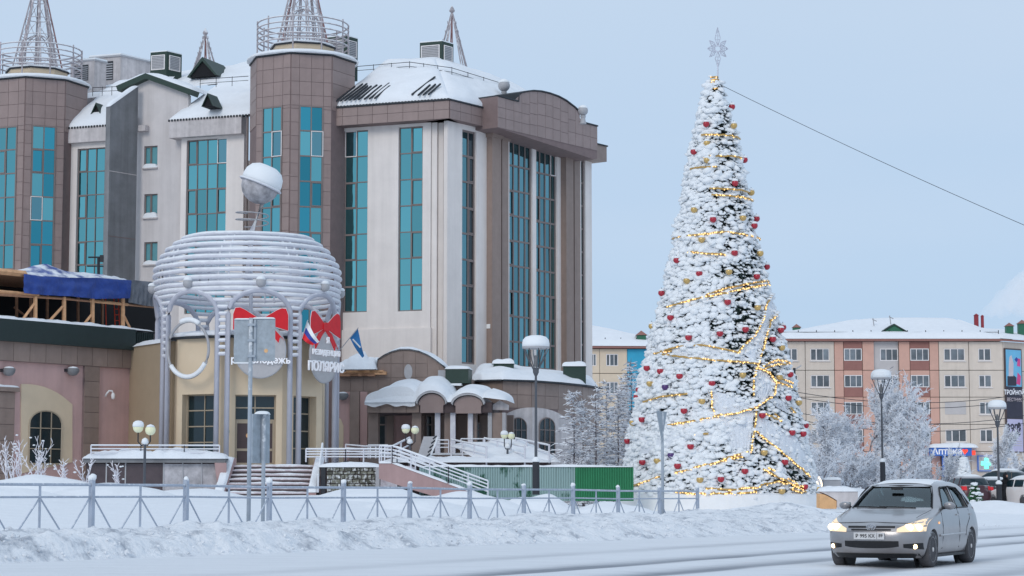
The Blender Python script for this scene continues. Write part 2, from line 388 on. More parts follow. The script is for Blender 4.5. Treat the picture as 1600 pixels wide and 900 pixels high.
# ================================================================== ground, road, snow bank
def ss(a, b, x):
    t = min(1, max(0, (x-a)/(b-a))); return t*t*(3-2*t)
def lerp(a, b, t): return a+(b-a)*t
ED = Vector((.58, .814)); EP = Vector((0, 49)); EN = Vector((-ED.y, ED.x))       # road edge
FA = Vector((W(143, 800, 41).x, 41)); FB = Vector((W(1090, 800, 68).x, 68)); FD = (FB-FA).normalized(); FN = Vector((-FD.y, FD.x))
def dist_edge(x, y): return (Vector((x, y))-EP).dot(EN)
def dist_fence(x, y): return (Vector((x, y))-FA).dot(FN)
def fbm(x, y, s=0, o=4):
    return noise.fractal(Vector((x, y, s)), .9, 2.1, o)
def hg(x, y):
    a = dist_edge(x, y)
    if a < 0: return max(-.045, a*.05)
    q = 800+FPX*x/max(y, 20); f = dist_fence(x, y)
    base = lerp(1.06, .34, ss(700, 985, q))
    if q > 1250: base = .34+.3*ss(95, 180, y)
    if f < 0: z = .40*ss(0, 1, a/max(.01, a-f))
    else: z = lerp(.40, base, ss(0, 20, f))
    z += .05*noise.noise(Vector((x*.25, y*.25, 3)))*ss(0, 4, a)
    if y > 120: z = lerp(z, 2.2, ss(130, 215, y))
    return z
def axis(ranges):
    r = []
    for a, b, n in ranges: r += [a+(b-a)*i/n for i in range(n)]
    return r+[ranges[-1][1]]
xs = axis([(-900,-120,6), (-120,-40,8), (-40,45,150), (45,120,8), (120,900,6)])
ys = axis([(-60,20,6), (20,32,10), (32,112,150), (112,230,40), (230,1600,10)])
b = MB(); nx = len(xs)
b.v = [(x, y, hg(x, y)-.02) for y in ys for x in xs]
b.f = [(j*nx+i, j*nx+i+1, (j+1)*nx+i+1, (j+1)*nx+i) for j in range(len(ys)-1) for i in range(nx-1)]; b.mi = [0]*len(b.f)
tag(b.build('snowy_ground', 'snow', smooth=True), kind='structure')
# road: packed snow with wheel ruts, running with the bank
def road_mat():
    m = bpy.data.materials.new('packed_snow_road'); m.use_nodes = True; t = m.node_tree; b = t.nodes['Principled BSDF']
    b.inputs['Roughness'].default_value = .55; b.inputs['Specular IOR Level'].default_value = .3
    at = t.nodes.new('ShaderNodeAttribute'); at.attribute_name = 'wear'
    g = t.nodes.new('ShaderNodeNewGeometry'); mp = t.nodes.new('ShaderNodeMapping'); mp.inputs['Rotation'].default_value = (0, 0, math.atan2(-ED.y, ED.x)); mp.inputs['Scale'].default_value = (.25, 3, 1)
    n = t.nodes.new('ShaderNodeTexNoise'); n.inputs['Scale'].default_value = 1.4; n.inputs['Detail'].default_value = 7; n.inputs['Roughness'].default_value = .7
    t.links.new(g.outputs['Position'], mp.inputs[0]); t.links.new(mp.outputs[0], n.inputs[0])
    ma = t.nodes.new('ShaderNodeMath'); ma.operation = 'MULTIPLY_ADD'; ma.inputs[1].default_value = .55
    t.links.new(n.outputs[0], ma.inputs[0]); t.links.new(at.outputs['Fac'], ma.inputs[2])
    r = t.nodes.new('ShaderNodeValToRGB'); e = r.color_ramp.elements
    e[0].position = .22; e[0].color = (.82, .84, .87, 1); e[1].position = 1.15 if False else 1.0; e[1].color = (.25, .27, .31, 1)
    t.links.new(ma.outputs[0], r.inputs[0]); t.links.new(r.outputs[0], b.inputs['Base Color'])
    bp = t.nodes.new('ShaderNodeBump'); bp.inputs['Strength'].default_value = .3; bp.inputs['Distance'].default_value = .05
    t.links.new(n.outputs[0], bp.inputs['Height']); t.links.new(bp.outputs[0], b.inputs['Normal'])
    return m
M['road'] = road_mat()
RUTS = [(-8.0, .42, 1.0), (-10.2, .40, .9), (-12.8, .5, .6), (-14.9, .5, .6), (-4.6, .5, .28), (-18.0, .6, .5)]
b = MB(); wear = []
sv = axis([(-120,-25,10), (-25,40,160), (40,300,16)]); dv = axis([(-26,-18,8), (-18,-1,130), (-1,.15,6)])
for s in sv:
    for d in dv:
        wob = .11*s+.12*math.sin(s*.11)+.05*noise.noise(Vector((s*.3, d, 2)))
        wv = 0; z = .004+.012*noise.noise(Vector((s*.5, d*2, 9)))
        for c, wd, k in RUTS:
            e = math.exp(-((d-c-wob)/wd)**2)*(k*(.75+.5*noise.noise(Vector((s*.22, c, 1))))); wv = max(wv, e); z -= .03*e
            z += .018*(math.exp(-((d-c-wob-wd*2.1)/wd)**2)+math.exp(-((d-c-wob+wd*2.1)/wd)**2))*k
        p = EP+ED*s+EN*d; b.v.append((p.x, p.y, z+.012)); wear.append(max(0, wv))
nd = len(dv)
b.f = [(i*nd+j, (i+1)*nd+j, (i+1)*nd+j+1, i*nd+j+1) for i in range(len(sv)-1) for j in range(nd-1)]; b.mi = [0]*len(b.f)
b.f = [f[::-1] for f in b.f] if False else b.f
o = b.build('road', 'road', smooth=True); tag(o, kind='structure')
at = o.data.attributes.new('wear', 'FLOAT', 'POINT'); at.data.foreach_set('value', wear)
# snow bank ploughed up along the road, in front of the fence
def bank_mat():
    m = M['snow_rough'].copy(); m.name = 'ploughed_snow'; t = m.node_tree; b = t.nodes['Principled BSDF']
    g = t.nodes.new('ShaderNodeNewGeometry'); n = t.nodes.new('ShaderNodeTexNoise'); n.inputs['Scale'].default_value = 1.7; n.inputs['Detail'].default_value = 9; n.inputs['Roughness'].default_value = .72
    t.links.new(g.outputs['Position'], n.inputs[0])
    r = t.nodes.new('ShaderNodeValToRGB'); e = r.color_ramp.elements
    e[0].position = .33; e[0].color = (.40, .43, .48, 1); e[1].position = .50; e[1].color = (.83, .85, .88, 1)
    t.links.new(n.outputs[0], r.inputs[0]); t.links.new(r.outputs[0], b.inputs['Base Color'])
    return m
M['bank'] = bank_mat()
def bank_h(s, wv):
    """s metres along the fence from FA, wv 0 at the road edge .. 1 at the fence .. 1.35 behind"""
    end = 1-ss(33.5, 40, s)
    hump = .42*math.exp(-((s-36)/1.0)**2)*math.exp(-((wv-.85)/.25)**2)
    prof = ss(-.02, .30, wv)*.40+ss(.35, .85, wv)*.16-.20*ss(.92, 1.35, wv)
    return prof, end, hump
b = MB(); N1, N2 = 420, 72
for i in range(N1+1):
    s = -14+57*i/N1
    pf = FA+FD*s
    # point on the road edge across from it
    pe = EP+ED*((pf-EP).dot(ED))
    for j in range(N2+1):
        wv = -.03+1.40*j/N2
        p = pe+(pf-pe)*wv
        prof, end, hump = bank_h(s, wv)
        m = min(1, ss(-.03, .12, wv))*(1-ss(1.05, 1.37, wv))
        pit = noise.voronoi(Vector((p.x*1.9, p.y*1.9, 0)))[0][0]; lump = -.13*max(0, .34-pit)*3*(1-ss(.6, 1, wv))*max(0, .4+noise.noise(Vector((p.x*.6, p.y*.6, 7))))+.13*fbm(p.x*.55, p.y*.55, 4)+.10*abs(fbm(p.x*1.7, p.y*1.7, 8))+.045*fbm(p.x*5.2, p.y*5.2, 2)
        cl = noise.cell(Vector((p.x*2.6, p.y*2.6, 1))); lump += .05*max(0, cl-.6)*(1-ss(.5, .9, wv))
        z = (prof+lump*m)*(.15+.85*end)+hump-.02-.25*ss(38.5, 42.5, s)
        z = lerp(z, hg(p.x, p.y)-.12, ss(1.25, 1.37, wv))
        b.v.append((p.x, p.y, z))
b.f = [(i*(N2+1)+j, (i+1)*(N2+1)+j, (i+1)*(N2+1)+j+1, i*(N2+1)+j+1) for i in range(N1) for j in range(N2)]; b.mi = [0]*len(b.f)
tag(b.build('snow_bank', 'bank', smooth=True), kind='structure')
# loose clods at the foot of the bank and on the square: too many to count
b = MB(); rs = random.Random(3)
ico = [(0,0,1),(.89,0,.45),(.28,.85,.45),(-.72,.53,.45),(-.72,-.53,.45),(.28,-.85,.45),(.72,.53,-.45),(-.28,.85,-.45),(-.89,0,-.45),(-.28,-.85,-.45),(.72,-.53,-.45),(0,0,-1)]
icf = [(0,1,2),(0,2,3),(0,3,4),(0,4,5),(0,5,1),(1,6,2),(2,7,3),(3,8,4),(4,9,5),(5,10,1),(6,7,2),(7,8,3),(8,9,4),(9,10,5),(10,6,1),(11,7,6),(11,8,7),(11,9,8),(11,10,9),(11,6,10)]
for i in range(900):
    s = rs.uniform(-12, 42); pf = FA+FD*s; pe = EP+ED*((pf-EP).dot(ED))
    wv = abs(rs.gauss(.04, .22)) if s < 33 else rs.uniform(-.1, 1.0)
    if wv > .95: continue
    p = pe+(pf-pe)*wv; r = rs.uniform(.012, .038)*(1.7 if rs.random() < .08 else 1)
    prof, end, hump = bank_h(s, wv)
    z = (prof+.05)*(.15+.85*end)+hump*.9+.02
    k = rs.random()
    b.add([(p.x+v[0]*r*rs.uniform(.7,1.3), p.y+v[1]*r*rs.uniform(.7,1.3), z+v[2]*r*rs.uniform(.6,1.1)) for v in ico], icf)
tag(b.build('snow_clods', 'bank'), 'loose clods of ploughed snow along the bank', 'snow', kind='stuff')
# low drifts: mound at the left planting bed, drifts along the steps, ramp foot and green fence
def mound(u, v, Y, wx, wy, h, seed, name='snow_mound'):
    c = W(u, v, Y); bb = MB()
    def fn(a, d):
        x = (a-.5)*2; y = (d-.5)*2; r = math.sqrt(x*x+y*y)
        e = max(0, 1-r*r)**1.2
        z = h*e*(1+.3*noise.noise(Vector((x*2+seed, y*2, seed))))
        X, Y_ = c.x+x*wx/2, c.y+y*wy/2
        return (X, Y_, hg(X, Y_)-.08+z)
    bb.grid(fn, 30, 20); return tag(bb.build(name, 'snow', smooth=True), kind='structure')
mound(58, 745, 84, 7.5, 5, .95, 1); mound(170, 755, 80, 6, 5, .55, 2); mound(300, 762, 82, 5, 5, .35, 3)
mound(590, 762, 78, 5.5, 6, .55, 4); mound(650, 770, 70, 4, 5, .45, 5); mound(845, 770, 80, 3.4, 4, .62, 6); mound(740, 772, 78, 5, 4, .5, 7)
mound(960, 772, 80, 4, 4, .5, 8); mound(1215, 800, 76, 6, 5, .45, 9); mound(1340, 770, 104, 9, 6, 1.0, 10); mound(1560, 795, 92, 7, 5, .55, 11); mound(10, 755, 70, 5, 4, .4, 12)
mound(1440, 790, 98, 8, 6, .6, 13)
# ================================================================== street fence
fence = thing('street_fence', (FA.x, FA.y, .3), 'low grey steel pedestrian fence with braced panels behind the snow bank', 'fence')
us = [143, 294, 425, 543, 648, 739, 823, 898, 968, 1031, 1090]
sec = (FB-FA).length/10
pts = []
for i in range(-2, 11):
    p = FA+FD*(sec*i); k = i/10
    pts.append((Vector((p.x, p.y, 0)), lerp(CAMZ+.155, CAMZ+.0, k)+.012*math.sin(i*2.1)))
ang = math.atan2(FD.y, FD.x)
for i, (p, zt) in enumerate(pts):
    T = Matrix.Translation(p) @ Matrix.Rotation(ang, 4, 'Z')
    MB().box(-.046, -.046, .1, .046, .046, zt+.06, T).build('post', 'fence_post', fence)
    c = MB(); rr = random.uniform(.7, 1.15)
    c.lathe([(.062*rr, zt+.03), (.082*rr, zt+.07), (.078*rr, zt+.11*rr), (.05*rr, zt+.145*rr), (.005, zt+.16*rr)], 9, Matrix.Translation((p.x, p.y, 0)))
    c.v = [(v[0]+.03*noise.noise(Vector(v)*9), v[1], v[2]+.035*noise.noise(Vector(v)*11+Vector((3, 1, 2)))) for v in c.v]
    c.build('snow_cap', 'snow_soft', fence, smooth=True)
    if i == len(pts)-1: break
    q, zq = pts[i+1]; d = (q-p)
    def at(t, dz): 
        r = p+d*t; return Vector((r.x, r.y, lerp(zt, zq, t)+dz))
    r = .024
    MB().tube([at(.02, -.06), at(.98, -.06)], .032, 6).build('top_rail', 'fence_post', fence)
    MB().tube([at(.02, -.30), at(.98, -.30)], .024, 6).build('lower_rail', 'fence_post', fence)
    MB().tube([at(.5, -.09), at(.5, -1.15)], .026, 6).build('middle_bar', 'fence_post', fence)
    for a, c_ in ((.02, .25), (.5, .25), (.5, .75), (.98, .75)):
        MB().tube([at(a+(.006 if c_ > a else -.006), -.33), at(c_, -1.12)], .018, 5).build('brace', 'fence_post', fence)
# ================================================================== tall office building
PA = W(672, 500, 128); FACA = Fac((PA.x, PA.y), R(-20.4))
PR = W(703, 500, 127.6); FACR = Fac((PR.x, PR.y), R(53.5))
FACB = FACA.off(-1.0)
office = thing('office_building', (PA.x-10, PA.y+8, 1.0), 'tall pale office block with brown tiled towers, teal glazing and snowy roof', 'building')
GZ = .6
# front face with two glazed strips
w1 = FACA.rect(537, 204, 574, 488); w2 = FACA.rect(622, 198, 660, 486)
xa = FACA.px(500, 300)[0]; ztop = FACA.px(600, 186)[1]; zled = FACA.px(600, 514)[1]
wall(FACA, xa, zled, 0, ztop, [w1, w2], .3, 'white_wall', 'front_wall', office)
wall(FACA.off(.12), xa, GZ, .08, zled, [], .3, 'white_wall', 'front_plinth', office)
tg = lambda i, j: random.choice(['teal', 'teal', 'teal', 'blue_glass'])
window(FACA, w1, 2, 7, office, pm='teal', openers={(0,2),(0,4),(0,6)}, light_sash={(0,0)})
window(FACA, w2, 2, 7, office, pm='teal', openers={(1,0),(1,2),(1,4),(1,6)})
# stepped corner pilasters
for k, (x0, x1, y) in enumerate(((.02, .38, .12), (.40, .74, .3), (.76, 1.3, .5))):
    MB().box(x0, y, GZ, x1, y+1.2, ztop+.5, FACA.T).build('corner_pilaster', 'white_wall', office)
# right face
def rr(u0, v0, u1, v1): return FACR.rect(u0, v0, u1, v1)
r1 = rr(722, 204, 744, 569); g1 = rr(796, 222, 832, 574); g2 = rr(838, 234, 871, 578); r2 = rr(908.5, 250, 915, 575)
xr1 = FACR.px(925, 400)[0]; zrt = FACR.px(740, 196)[1]; zrb = GZ
wall(FACR, -.3, zrb, xr1, zrt, [r1, g1, g2, r2], .3, 'white_wall', 'side_wall', office)
window(FACR, r1, [1, .85], 9, office, pm=lambda i, j: 'dull_glass' if i == 0 else 'dark_glass', openers={(1,1),(1,3),(1,5),(1,7)}, fw=.12)  # right column panes: a dark reflection put into their colour
window(FACR, g1, 4, 9, office, pm='dull_glass', openers={(0,2),(0,4),(0,6)}, fw=.12)
window(FACR, g2, 4, 9, office, pm='dull_glass', openers={(0,2),(0,4),(3,6)}, light_sash={(3,0)}, fw=.12)
window(FACR, r2, 1, 9, office, pm='dull_glass', fw=.12)
for u0, u1, d in ((769, 783, .45), (784.5, 794.5, .3), (885, 896.5, .45), (898, 907, .3)):
    x0 = FACR.px(u0, 400, d)[0]; x1 = FACR.px(u1, 400, d)[0]
    MB().box(x0, -d, zrb, x1, .2, zrt-.6, FACR.T).build('pillar', 'tile2', office)
    MB().box(x0-.1, -d-.12, zrt-.6, x1+.1, .2, zrt, FACR.T).build('pillar_capital', 'tile2', office)
for u, v in ((769, 273), (768, 352), (767, 430), (766, 510), (884.5, 300), (884, 373), (883.5, 447), (883, 522)):
    x, z = FACR.px(u, v, .2); MB().box(x-.16, -.3, z-.14, x+.14, -.02, z+.14, FACR.T).build('floodlight', 'white_plastic', office)
# far gable end and rear core, so the block is solid
MB().box(xr1-.3, .02, GZ, xr1, 9, zrt, FACR.T).build('end_wall', 'white_wall', office)
xl = FACB.px(-60, 300)[0]
MB().box(xl, .5, GZ, -.6, 13, FACA.px(300, 215)[1]-1.5, FACB.T).build('core', 'grey_wall', office)
MB().box(.4, .5, GZ, xr1-.4, 9, zrt-.05, FACR.T).build('core', 'grey_wall', office)
# cornices
FCA = FACA.off(.9)
c0 = FCA.px(512, 185)[0]; c1 = FCA.px(702, 170)[0]; zc0 = FCA.px(606, 191.5)[1]; zc1 = FCA.px(606, 163.5)[1]
MB().box(c0, 0, zc0, c1, 1.6, zc1, FCA.T).build('cornice', 'tile_back', office)
tiles(FCA, c0, zc0, c1, zc1, 1.0, .62, office)
MB().box(c0-.05, -.12, zc1, c1+.08, 1.5, zc1+.1, FCA.T).build('eave_edge', 'roof_edge', office)
FCR = FACR.off(.9)
cor = FCA.T @ Vector((c1, 0, 0)); x0 = (FCR.inv @ cor).x
FCR = Fac((cor.x, cor.y), FACR.ang)
xe = FCR.px(768, 190)[0]
MB().box(.02, .01, zc0, xe, 1.9, zc1, FCR.T).build('cornice', 'tile_back', office)
tiles(FCR, .03, zc0, xe, zc1, 1.0, .62, office)
MB().box(.0, -.1, zc1, xe, 1.5, zc1+.1, FCR.T).build('eave_edge', 'roof_edge', office)
# pediment block with its arched top
FP = FACR.off(1.75)
pp = [(777,199),(928,249),(933,248),(933,198),(906,191),(906,176),(897,168),(884,158),(872,151.5),(858,146.5),(845,143.5),(832,142.5),(820,144),(810,147),(809.5,159.5),(777,150.5)]
pl = [FP.px(u, v) for u, v in pp]
MB().slab(pl, 0, 2.6, FP.T).build('pediment', 'tile_back', office)
xs_ = sorted({p[0] for p in pl}); pz0 = pl[0][1]
def ptop(x):
    up = pl[3:]
    for a, c in zip(up, up[1:]):
        lo, hi = min(a[0], c[0]), max(a[0], c[0])
        if lo-1e-6 <= x <= hi+1e-6 and hi-lo > .02: return a[1]+(c[1]-a[1])*(x-a[0])/(c[0]-a[0])
    return pl[3][1]
px0, px1 = pl[0][0], pl[2][0]; nn = 13; dx = (px1-px0)/nn
for i in range(nn):
    a, c = px0+i*dx, px0+(i+1)*dx
    zb = pz0
    zt = min(ptop(a+.03), ptop(c-.03)); k = max(1, round((zt-zb)/.75)); dz = (zt-zb)/k
    for j in range(k):
        if j < k-1 or abs(ptop(a+.03)-ptop(c-.03)) < .05:
            piece('tile', dx-.025, dz-.025, .03, 'tile', FP.T @ Matrix.Translation((a+.012, -.03-random.random()*.004, zb+j*dz+.012)), office)
        else:
            zz = zb+j*dz+.012
            MB().slab([(a+.012, zz), (c-.012, zz), (c-.012, ptop(c-.03)-.02), (a+.012, ptop(a+.03)-.02)], -.03, 0, FP.T).build('tile', 'tile', office)
b = MB()
for a, c in zip(pl[3:], pl[4:]):
    if abs(a[0]-c[0]) > .02:
        q = [(c[0], c[1]), (a[0], a[1]), (a[0], a[1]+.09), (c[0], c[1]+.09)]
        b.slab(q, -.1, 2.6, FP.T)
b.build('pediment_coping', 'roof_edge', office)
a0 = FACR.off(.9).px(930, 238)[0]; a1 = FACR.off(.9).px(948, 240)[0]; q0 = FACR.off(.9).px(940, 251)[1]; q1 = FACR.off(.9).px(940, 227.5)[1]
MB().box(a0-1, 0, q0, a1, 3.5, q1, FACR.off(.9).T).build('cornice', 'tile2', office)
MB().box(a0-1, -.08, q1, a1+.06, 3.5, q1+.09, FACR.off(.9).T).build('eave_edge', 'roof_edge', office)
for u, v, r in ((787.5, 134, 9.5), (911, 173, 8)):
    c = W(u, v, 133); s_ = 133/FPX
    st = MB(); st.lathe([(.22, c.z-r*s_-.55), (.14, c.z-r*s_-.2), (.2, c.z-r*s_)], 10, Matrix.Translation((c.x, c.y, 0))); st.build('finial_stem', 'stucco', office)
    ball(MB(), c, r*s_, 16).build('finial_ball', 'stucco', office, smooth=True)
    b = MB(); b.lathe([(r*s_*.9, c.z+r*s_*.45), (r*s_*.92, c.z+r*s_*.62), (r*s_*.7, c.z+r*s_*.9), (r*s_*.35, c.z+r*s_*1.1), (.01, c.z+r*s_*1.16)], 14, Matrix.Translation((c.x, c.y, 0))); b.build('snow_cap', 'snow_soft', office, smooth=True)
# ---- towers
def tower(u0, Yc, rpx, vtop, wins, vend, label):
    C = W(u0, 300, Yc); C.z = 0; Rr = rpx*Yc/FPX
    d = Vector((-C.x, -C.y, 0)).normalized(); r = Vector((-d.y, d.x, 0))
    an = [-12.4+45*k for k in range(-2, 6)]
    V = [C+(d*math.cos(R(a))+r*math.sin(R(a)))*Rr for a in an]
    vt = V[2]; zt = (Fac((vt.x, vt.y), 0).px(proj((vt.x, vt.y, 18))[0], vtop))[1]
    core = MB(); core.prism([(p.x, p.y) for p in V], GZ, zt); co = core.build('tower', 'tile_back', office)
    n = 0
    for i in range(8):
        p, q = V[i], V[(i+1) % 8]
        F = Fac((p.x, p.y), math.atan2(q.y-p.y, q.x-p.x)); L = (q-p).length
        if i not in (0, 1, 2, 3): continue
        holes = []; zlow = F.px(proj((p.x, p.y, 10))[0], vend)[1]
        if i in wins:
            ua, va, ub, rows, kw = wins[i]
            x0 = F.px(ua, 300)[0]; x1 = F.px(ub, 300)[0]; z1 = F.px((ua+ub)/2, va)[1]
            z0 = z1-rows*1.62
            F2 = F.off(.03)
            window(F2, (x0, z0, x1, z1), 2, rows, office, depth=0.0, fw=.09, **kw)
            holes = [(x0, z0, x1, z1)]
        if i in (0,):
            tiles(F, .02, zt-4.4, L-.02, zt, L, .88, office)
            continue
        if i == 3:
            tiles(F, .02, zt-3.5, L-.02, zt, L, .88, office); continue
        tiles(F, .02, zlow, L-.02, zt, L/2.0, .88, office, holes)
    # parapet edge, snow, drum
    def ring(rad, z0, z1, m, name): MB().prism([(C.x+(p.x-C.x)*rad, C.y+(p.y-C.y)*rad) for p in V], z0, z1).build(name, m, office)
    ring(1.035, zt, zt+.12, 'roof_edge', 'parapet_edge')
    b = MB(); 
    prof = [(1.05,zt+.10),(1.06,zt+.2),(1.0,zt+.34),(.9,zt+.42),(.7,zt+.5),(.3,zt+.52)]
    b.lathe([(Rr*p, z) for p, z in prof], 24, Matrix.Translation((C.x, C.y, 0))); b.build('tower_snow', 'snow', office, smooth=True)
    ring(.60, zt+.2, zt+1.0, 'cream', 'drum'); ring(.635, zt+1.0, zt+1.1, 'roof_edge', 'drum_edge')
    b = MB(); b.lathe([(Rr*.62, zt+1.1), (Rr*.6, zt+1.22), (Rr*.4, zt+1.35), (.02, zt+1.4)], 20, Matrix.Translation((C.x, C.y, 0))); b.build('drum_snow', 'snow', office, smooth=True)
    return C, Rr, zt
def crown(C, Rr, zt, label):
    t = thing('crown_spire', (C.x, C.y, zt+.3), label, 'spire', 'lattice spires with ring railings on the towers')
    X = Matrix.Translation((C.x, C.y, 0))
    ringr = Rr*.86
    for k in range(5):
        z = zt+1.15+.36*k
        MB().tube([(C.x+ringr*math.cos(a), C.y+ringr*math.sin(a), z) for a in [2*PI*i/36 for i in range(36)]], .055, 5, True).build('ring', 'lattice', t)
    for k in range(10):
        a = 2*PI*k/10+.2
        MB().tube([(C.x+ringr*math.cos(a), C.y+ringr*math.sin(a), zt+.25), (C.x+ringr*math.cos(a), C.y+ringr*math.sin(a), zt+2.75)], .05, 5).build('railing_post', 'lattice', t)
    H = 7.2; br = Rr*.5; z0 = zt+1.1
    for k in range(8):
        a = 2*PI*k/8+.3
        for da in (-.055, .055):
            p0 = Vector((C.x+br*math.cos(a+da), C.y+br*math.sin(a+da), z0)); p1 = Vector((C.x+.08*math.cos(a), C.y+.08*math.sin(a), z0+H))
            MB().tube([p0, p1], .05, 5).build('leg', 'lattice_red' if k in (0, 3) else 'lattice', t)
        # inner dome rib
        ir = br*.72
        MB().tube([(C.x+ir*math.cos(s_)*math.cos(a), C.y+ir*math.cos(s_)*math.sin(a), z0+.6+2.0*math.sin(s_)**.8) for s_ in [PI/2*i/8 for i in range(9)]], .04, 5).build('dome_rib', 'lattice', t)
        MB().tube([(C.x+ir*math.cos(a), C.y+ir*math.sin(a), z0), (C.x+ir*math.cos(a), C.y+ir*math.sin(a), z0+.6)], .04, 5).build('dome_post', 'lattice', t)
    for k in range(5):
        f = .18+.17*k; z = z0+H*f; rad = br*(1-f)
        MB().tube([(C.x+rad*math.cos(a), C.y+rad*math.sin(a), z) for a in [2*PI*i/24 for i in range(24)]], .03, 4, True).build('hoop', 'lattice', t)
    b = MB()
    for k in range(8):
        a = 2*PI*k/8+.3; a2 = a+2*PI/8
        for j in range(5):
            f, g = .17*j, .17*(j+1)
            b.tube([(C.x+br*(1-f)*math.cos(a), C.y+br*(1-f)*math.sin(a), z0+H*f), (C.x+br*(1-g)*math.cos(a2), C.y+br*(1-g)*math.sin(a2), z0+H*g)], .022, 4)
    b.build('cross_bracing', 'lattice', t)
    return t
bl = lambda i, j: 'blue_glass' if random.random() < .8 else 'teal'
TR = tower(471, 131.5, 84, 84, {1: (409, 167, 440.5, 9, dict(openers={(1,3),(1,5)}, light_sash={(1,1)}, pm='teal')),
                                2: (466, 165.5, 504, 9, dict(openers={(1,3),(1,5)}, light_sash={(1,1)}, pm=bl))}, 470, '')
TL = tower(54, 140, 80, 121.5, {1: (-8, 198, 25.5, 7, dict(openers={(0,1)}, pm='teal')),
                                2: (47.5, 196.5, 85.5, 7, dict(openers={(0,1),(0,5)}, light_sash={(0,3)}, pm=bl))}, 430, '')
crown(*TR, 'lattice spire and ring railing on the brown tower beside the snowy roof')
crown(*TL, 'lattice spire and ring railing on the leftmost brown tower')
# ---- wing between the towers
zs1 = FACB.px(130, 199)[1]
wa = FACB.rect(119, 231, 175, 450); xw0 = FACB.px(96, 300)[0]; xw1 = FACB.px(190, 300)[0]
wall(FACB, xw0, GZ, xw1, zs1, [wa], .3, 'white_wall', 'wing_wall', office)
window(FACB, wa, 4, 6, office, pm='teal', openers={(0,0),(0,2),(0,4)})
FB4 = FACB.off(.4)
f0 = FB4.px(95, 212)[0]; f1 = FB4.px(175, 205)[0]; zf0 = FB4.px(130, 222)[1]; zf1 = FB4.px(130, 198)[1]
MB().box(f0, 0, zf0, f1, .45, zf1, FB4.T).build('frieze', 'frieze', office)
# gable bay
FG = FACB.off(-.25)
gw = [FG.rect(225, a, 246, c) for a, c in ((228, 262), (303, 340), (378, 413))]
gx0 = FG.px(188, 300)[0]; gx1 = FG.px(292, 300)[0]; zg = FG.px(280, 147)[1]; zgl = FG.px(200, 147)[1]
zgm = min(zg, zgl)-.1
wall(FG, gx0, GZ, gx1, zgm, gw, .35, 'grey_wall', 'gable_wall', office)
for q in gw:
    window(FG, q, 2, 1, office, pm='teal_plain', depth=.16, openers={(0,0)})
    MB().box(q[0]-.05, -.16, q[1]-.1, q[2]+.05, .15, q[1]-.02, FG.T).build('sill', 'frieze', office)
    snow_slab(FG.T, q[0]-.03, q[2]+.03, -.15, .16, q[1]-.02, .32, q[1], .4, 10, 6).build('sill_snow', 'snow', office, smooth=True)
ap = FG.px(233, 125); gl = FG.px(192, 141); gr = FG.px(298, 146)
MB().slab([(gx0, zgm), (gx1, zgm), (gr[0]-.3, gr[1]), ap, (gl[0], gl[1])], 0.0, .3, FG.T).build('gable_head', 'grey_wall', office)
b = MB(); b.slab([(gl[0]-.1, gl[1]-.15), ap, (ap[0], ap[1]+.38), (gl[0]-.25, gl[1]+.22)], -.5, .6, FG.T); b.slab([ap, (gr[0]+.2, gr[1]-.2), (gr[0]+.35, gr[1]+.15), (ap[0], ap[1]+.38)], -.5, .6, FG.T)
b.build('gable_verge', 'green_metal', office)
for s_, p, q in ((1, (gl[0]-.25, gl[1]+.22), (ap[0], ap[1]+.38)), (2, (ap[0], ap[1]+.38), (gr[0]+.35, gr[1]+.15))):
    T = FG.T; snow_quad(T @ Vector((p[0], -.45, p[1])), T @ Vector((q[0], -.45, q[1])), T @ Vector((q[0], 5, q[1])), T @ Vector((p[0], 5, p[1])), 20, 16, .3, s_).build('gable_snow', 'snow', office, smooth=True)
MB().box(FG.px(217, 200)[0], -.5, FG.px(217, 207)[1], FG.px(233, 200)[0], 0, FG.px(217, 198)[1], FG.T).build('ledge', 'frieze', office)
# hipped bay
wb = FACB.rect(291.5, 218, 354, 490); xh0 = FACB.px(262, 300)[0]; xh1 = FACB.px(397, 300)[0]; zh = FACB.px(325, 183)[1]
wall(FACB.off(.15), FACB.px(284, 300)[0], GZ, FACB.px(382, 300)[0], zh-.5, [wb], .3, 'white_wall', 'bay_wall', office)
window(FACB.off(.15), wb, 4, 7, office, pm='teal', openers={(0,0),(3,2),(0,2),(0,4)}, light_sash={(3,0)})
FB6 = FACB.off(.7)
h0 = FB6.px(264, 200)[0]; h1 = FB6.px(377, 195)[0]; zh0 = FB6.px(320, 212)[1]; zh1 = FB6.px(320, 184)[1]
MB().box(h0, 0, zh0, h1, .9, zh1, FB6.T).build('frieze', 'frieze', office)
MB().tube([FACB.T @ Vector((FACB.px(391, 300)[0], -.5, z)) for z in (GZ+2, 12, zh)], .09, 8).build('drain_pipe', 'frame_brown', office)
# concrete fin wall
P0 = W(170, 300, 134.2); FF = Fac((P0.x, P0.y), FACR.ang)
ft = FF.px(171, 166)[1]; L = FF.px(215, 200)[0]; fb = FF.px(214, 134)[1]
MB().slab([(0, GZ), (L, GZ), (L, fb), (0, ft)], 0, .42, FF.T).build('fin_wall', 'concrete', office)
snow_quad(FF.T @ Vector((-.05, -.03, ft)), FF.T @ Vector((L, -.03, fb)), FF.T @ Vector((L, .45, fb)), FF.T @ Vector((-.05, .45, ft)), 16, 6, .16, 3).build('fin_snow', 'snow', office, smooth=True)
for k in range(1, 6):
    z = GZ+(ft-GZ)*k/6.0; MB().box(.02, -.012, z, L-.02, .0, z+.05, FF.T).build('concrete_joint', 'frieze' if k % 2 else 'tile_back', office)
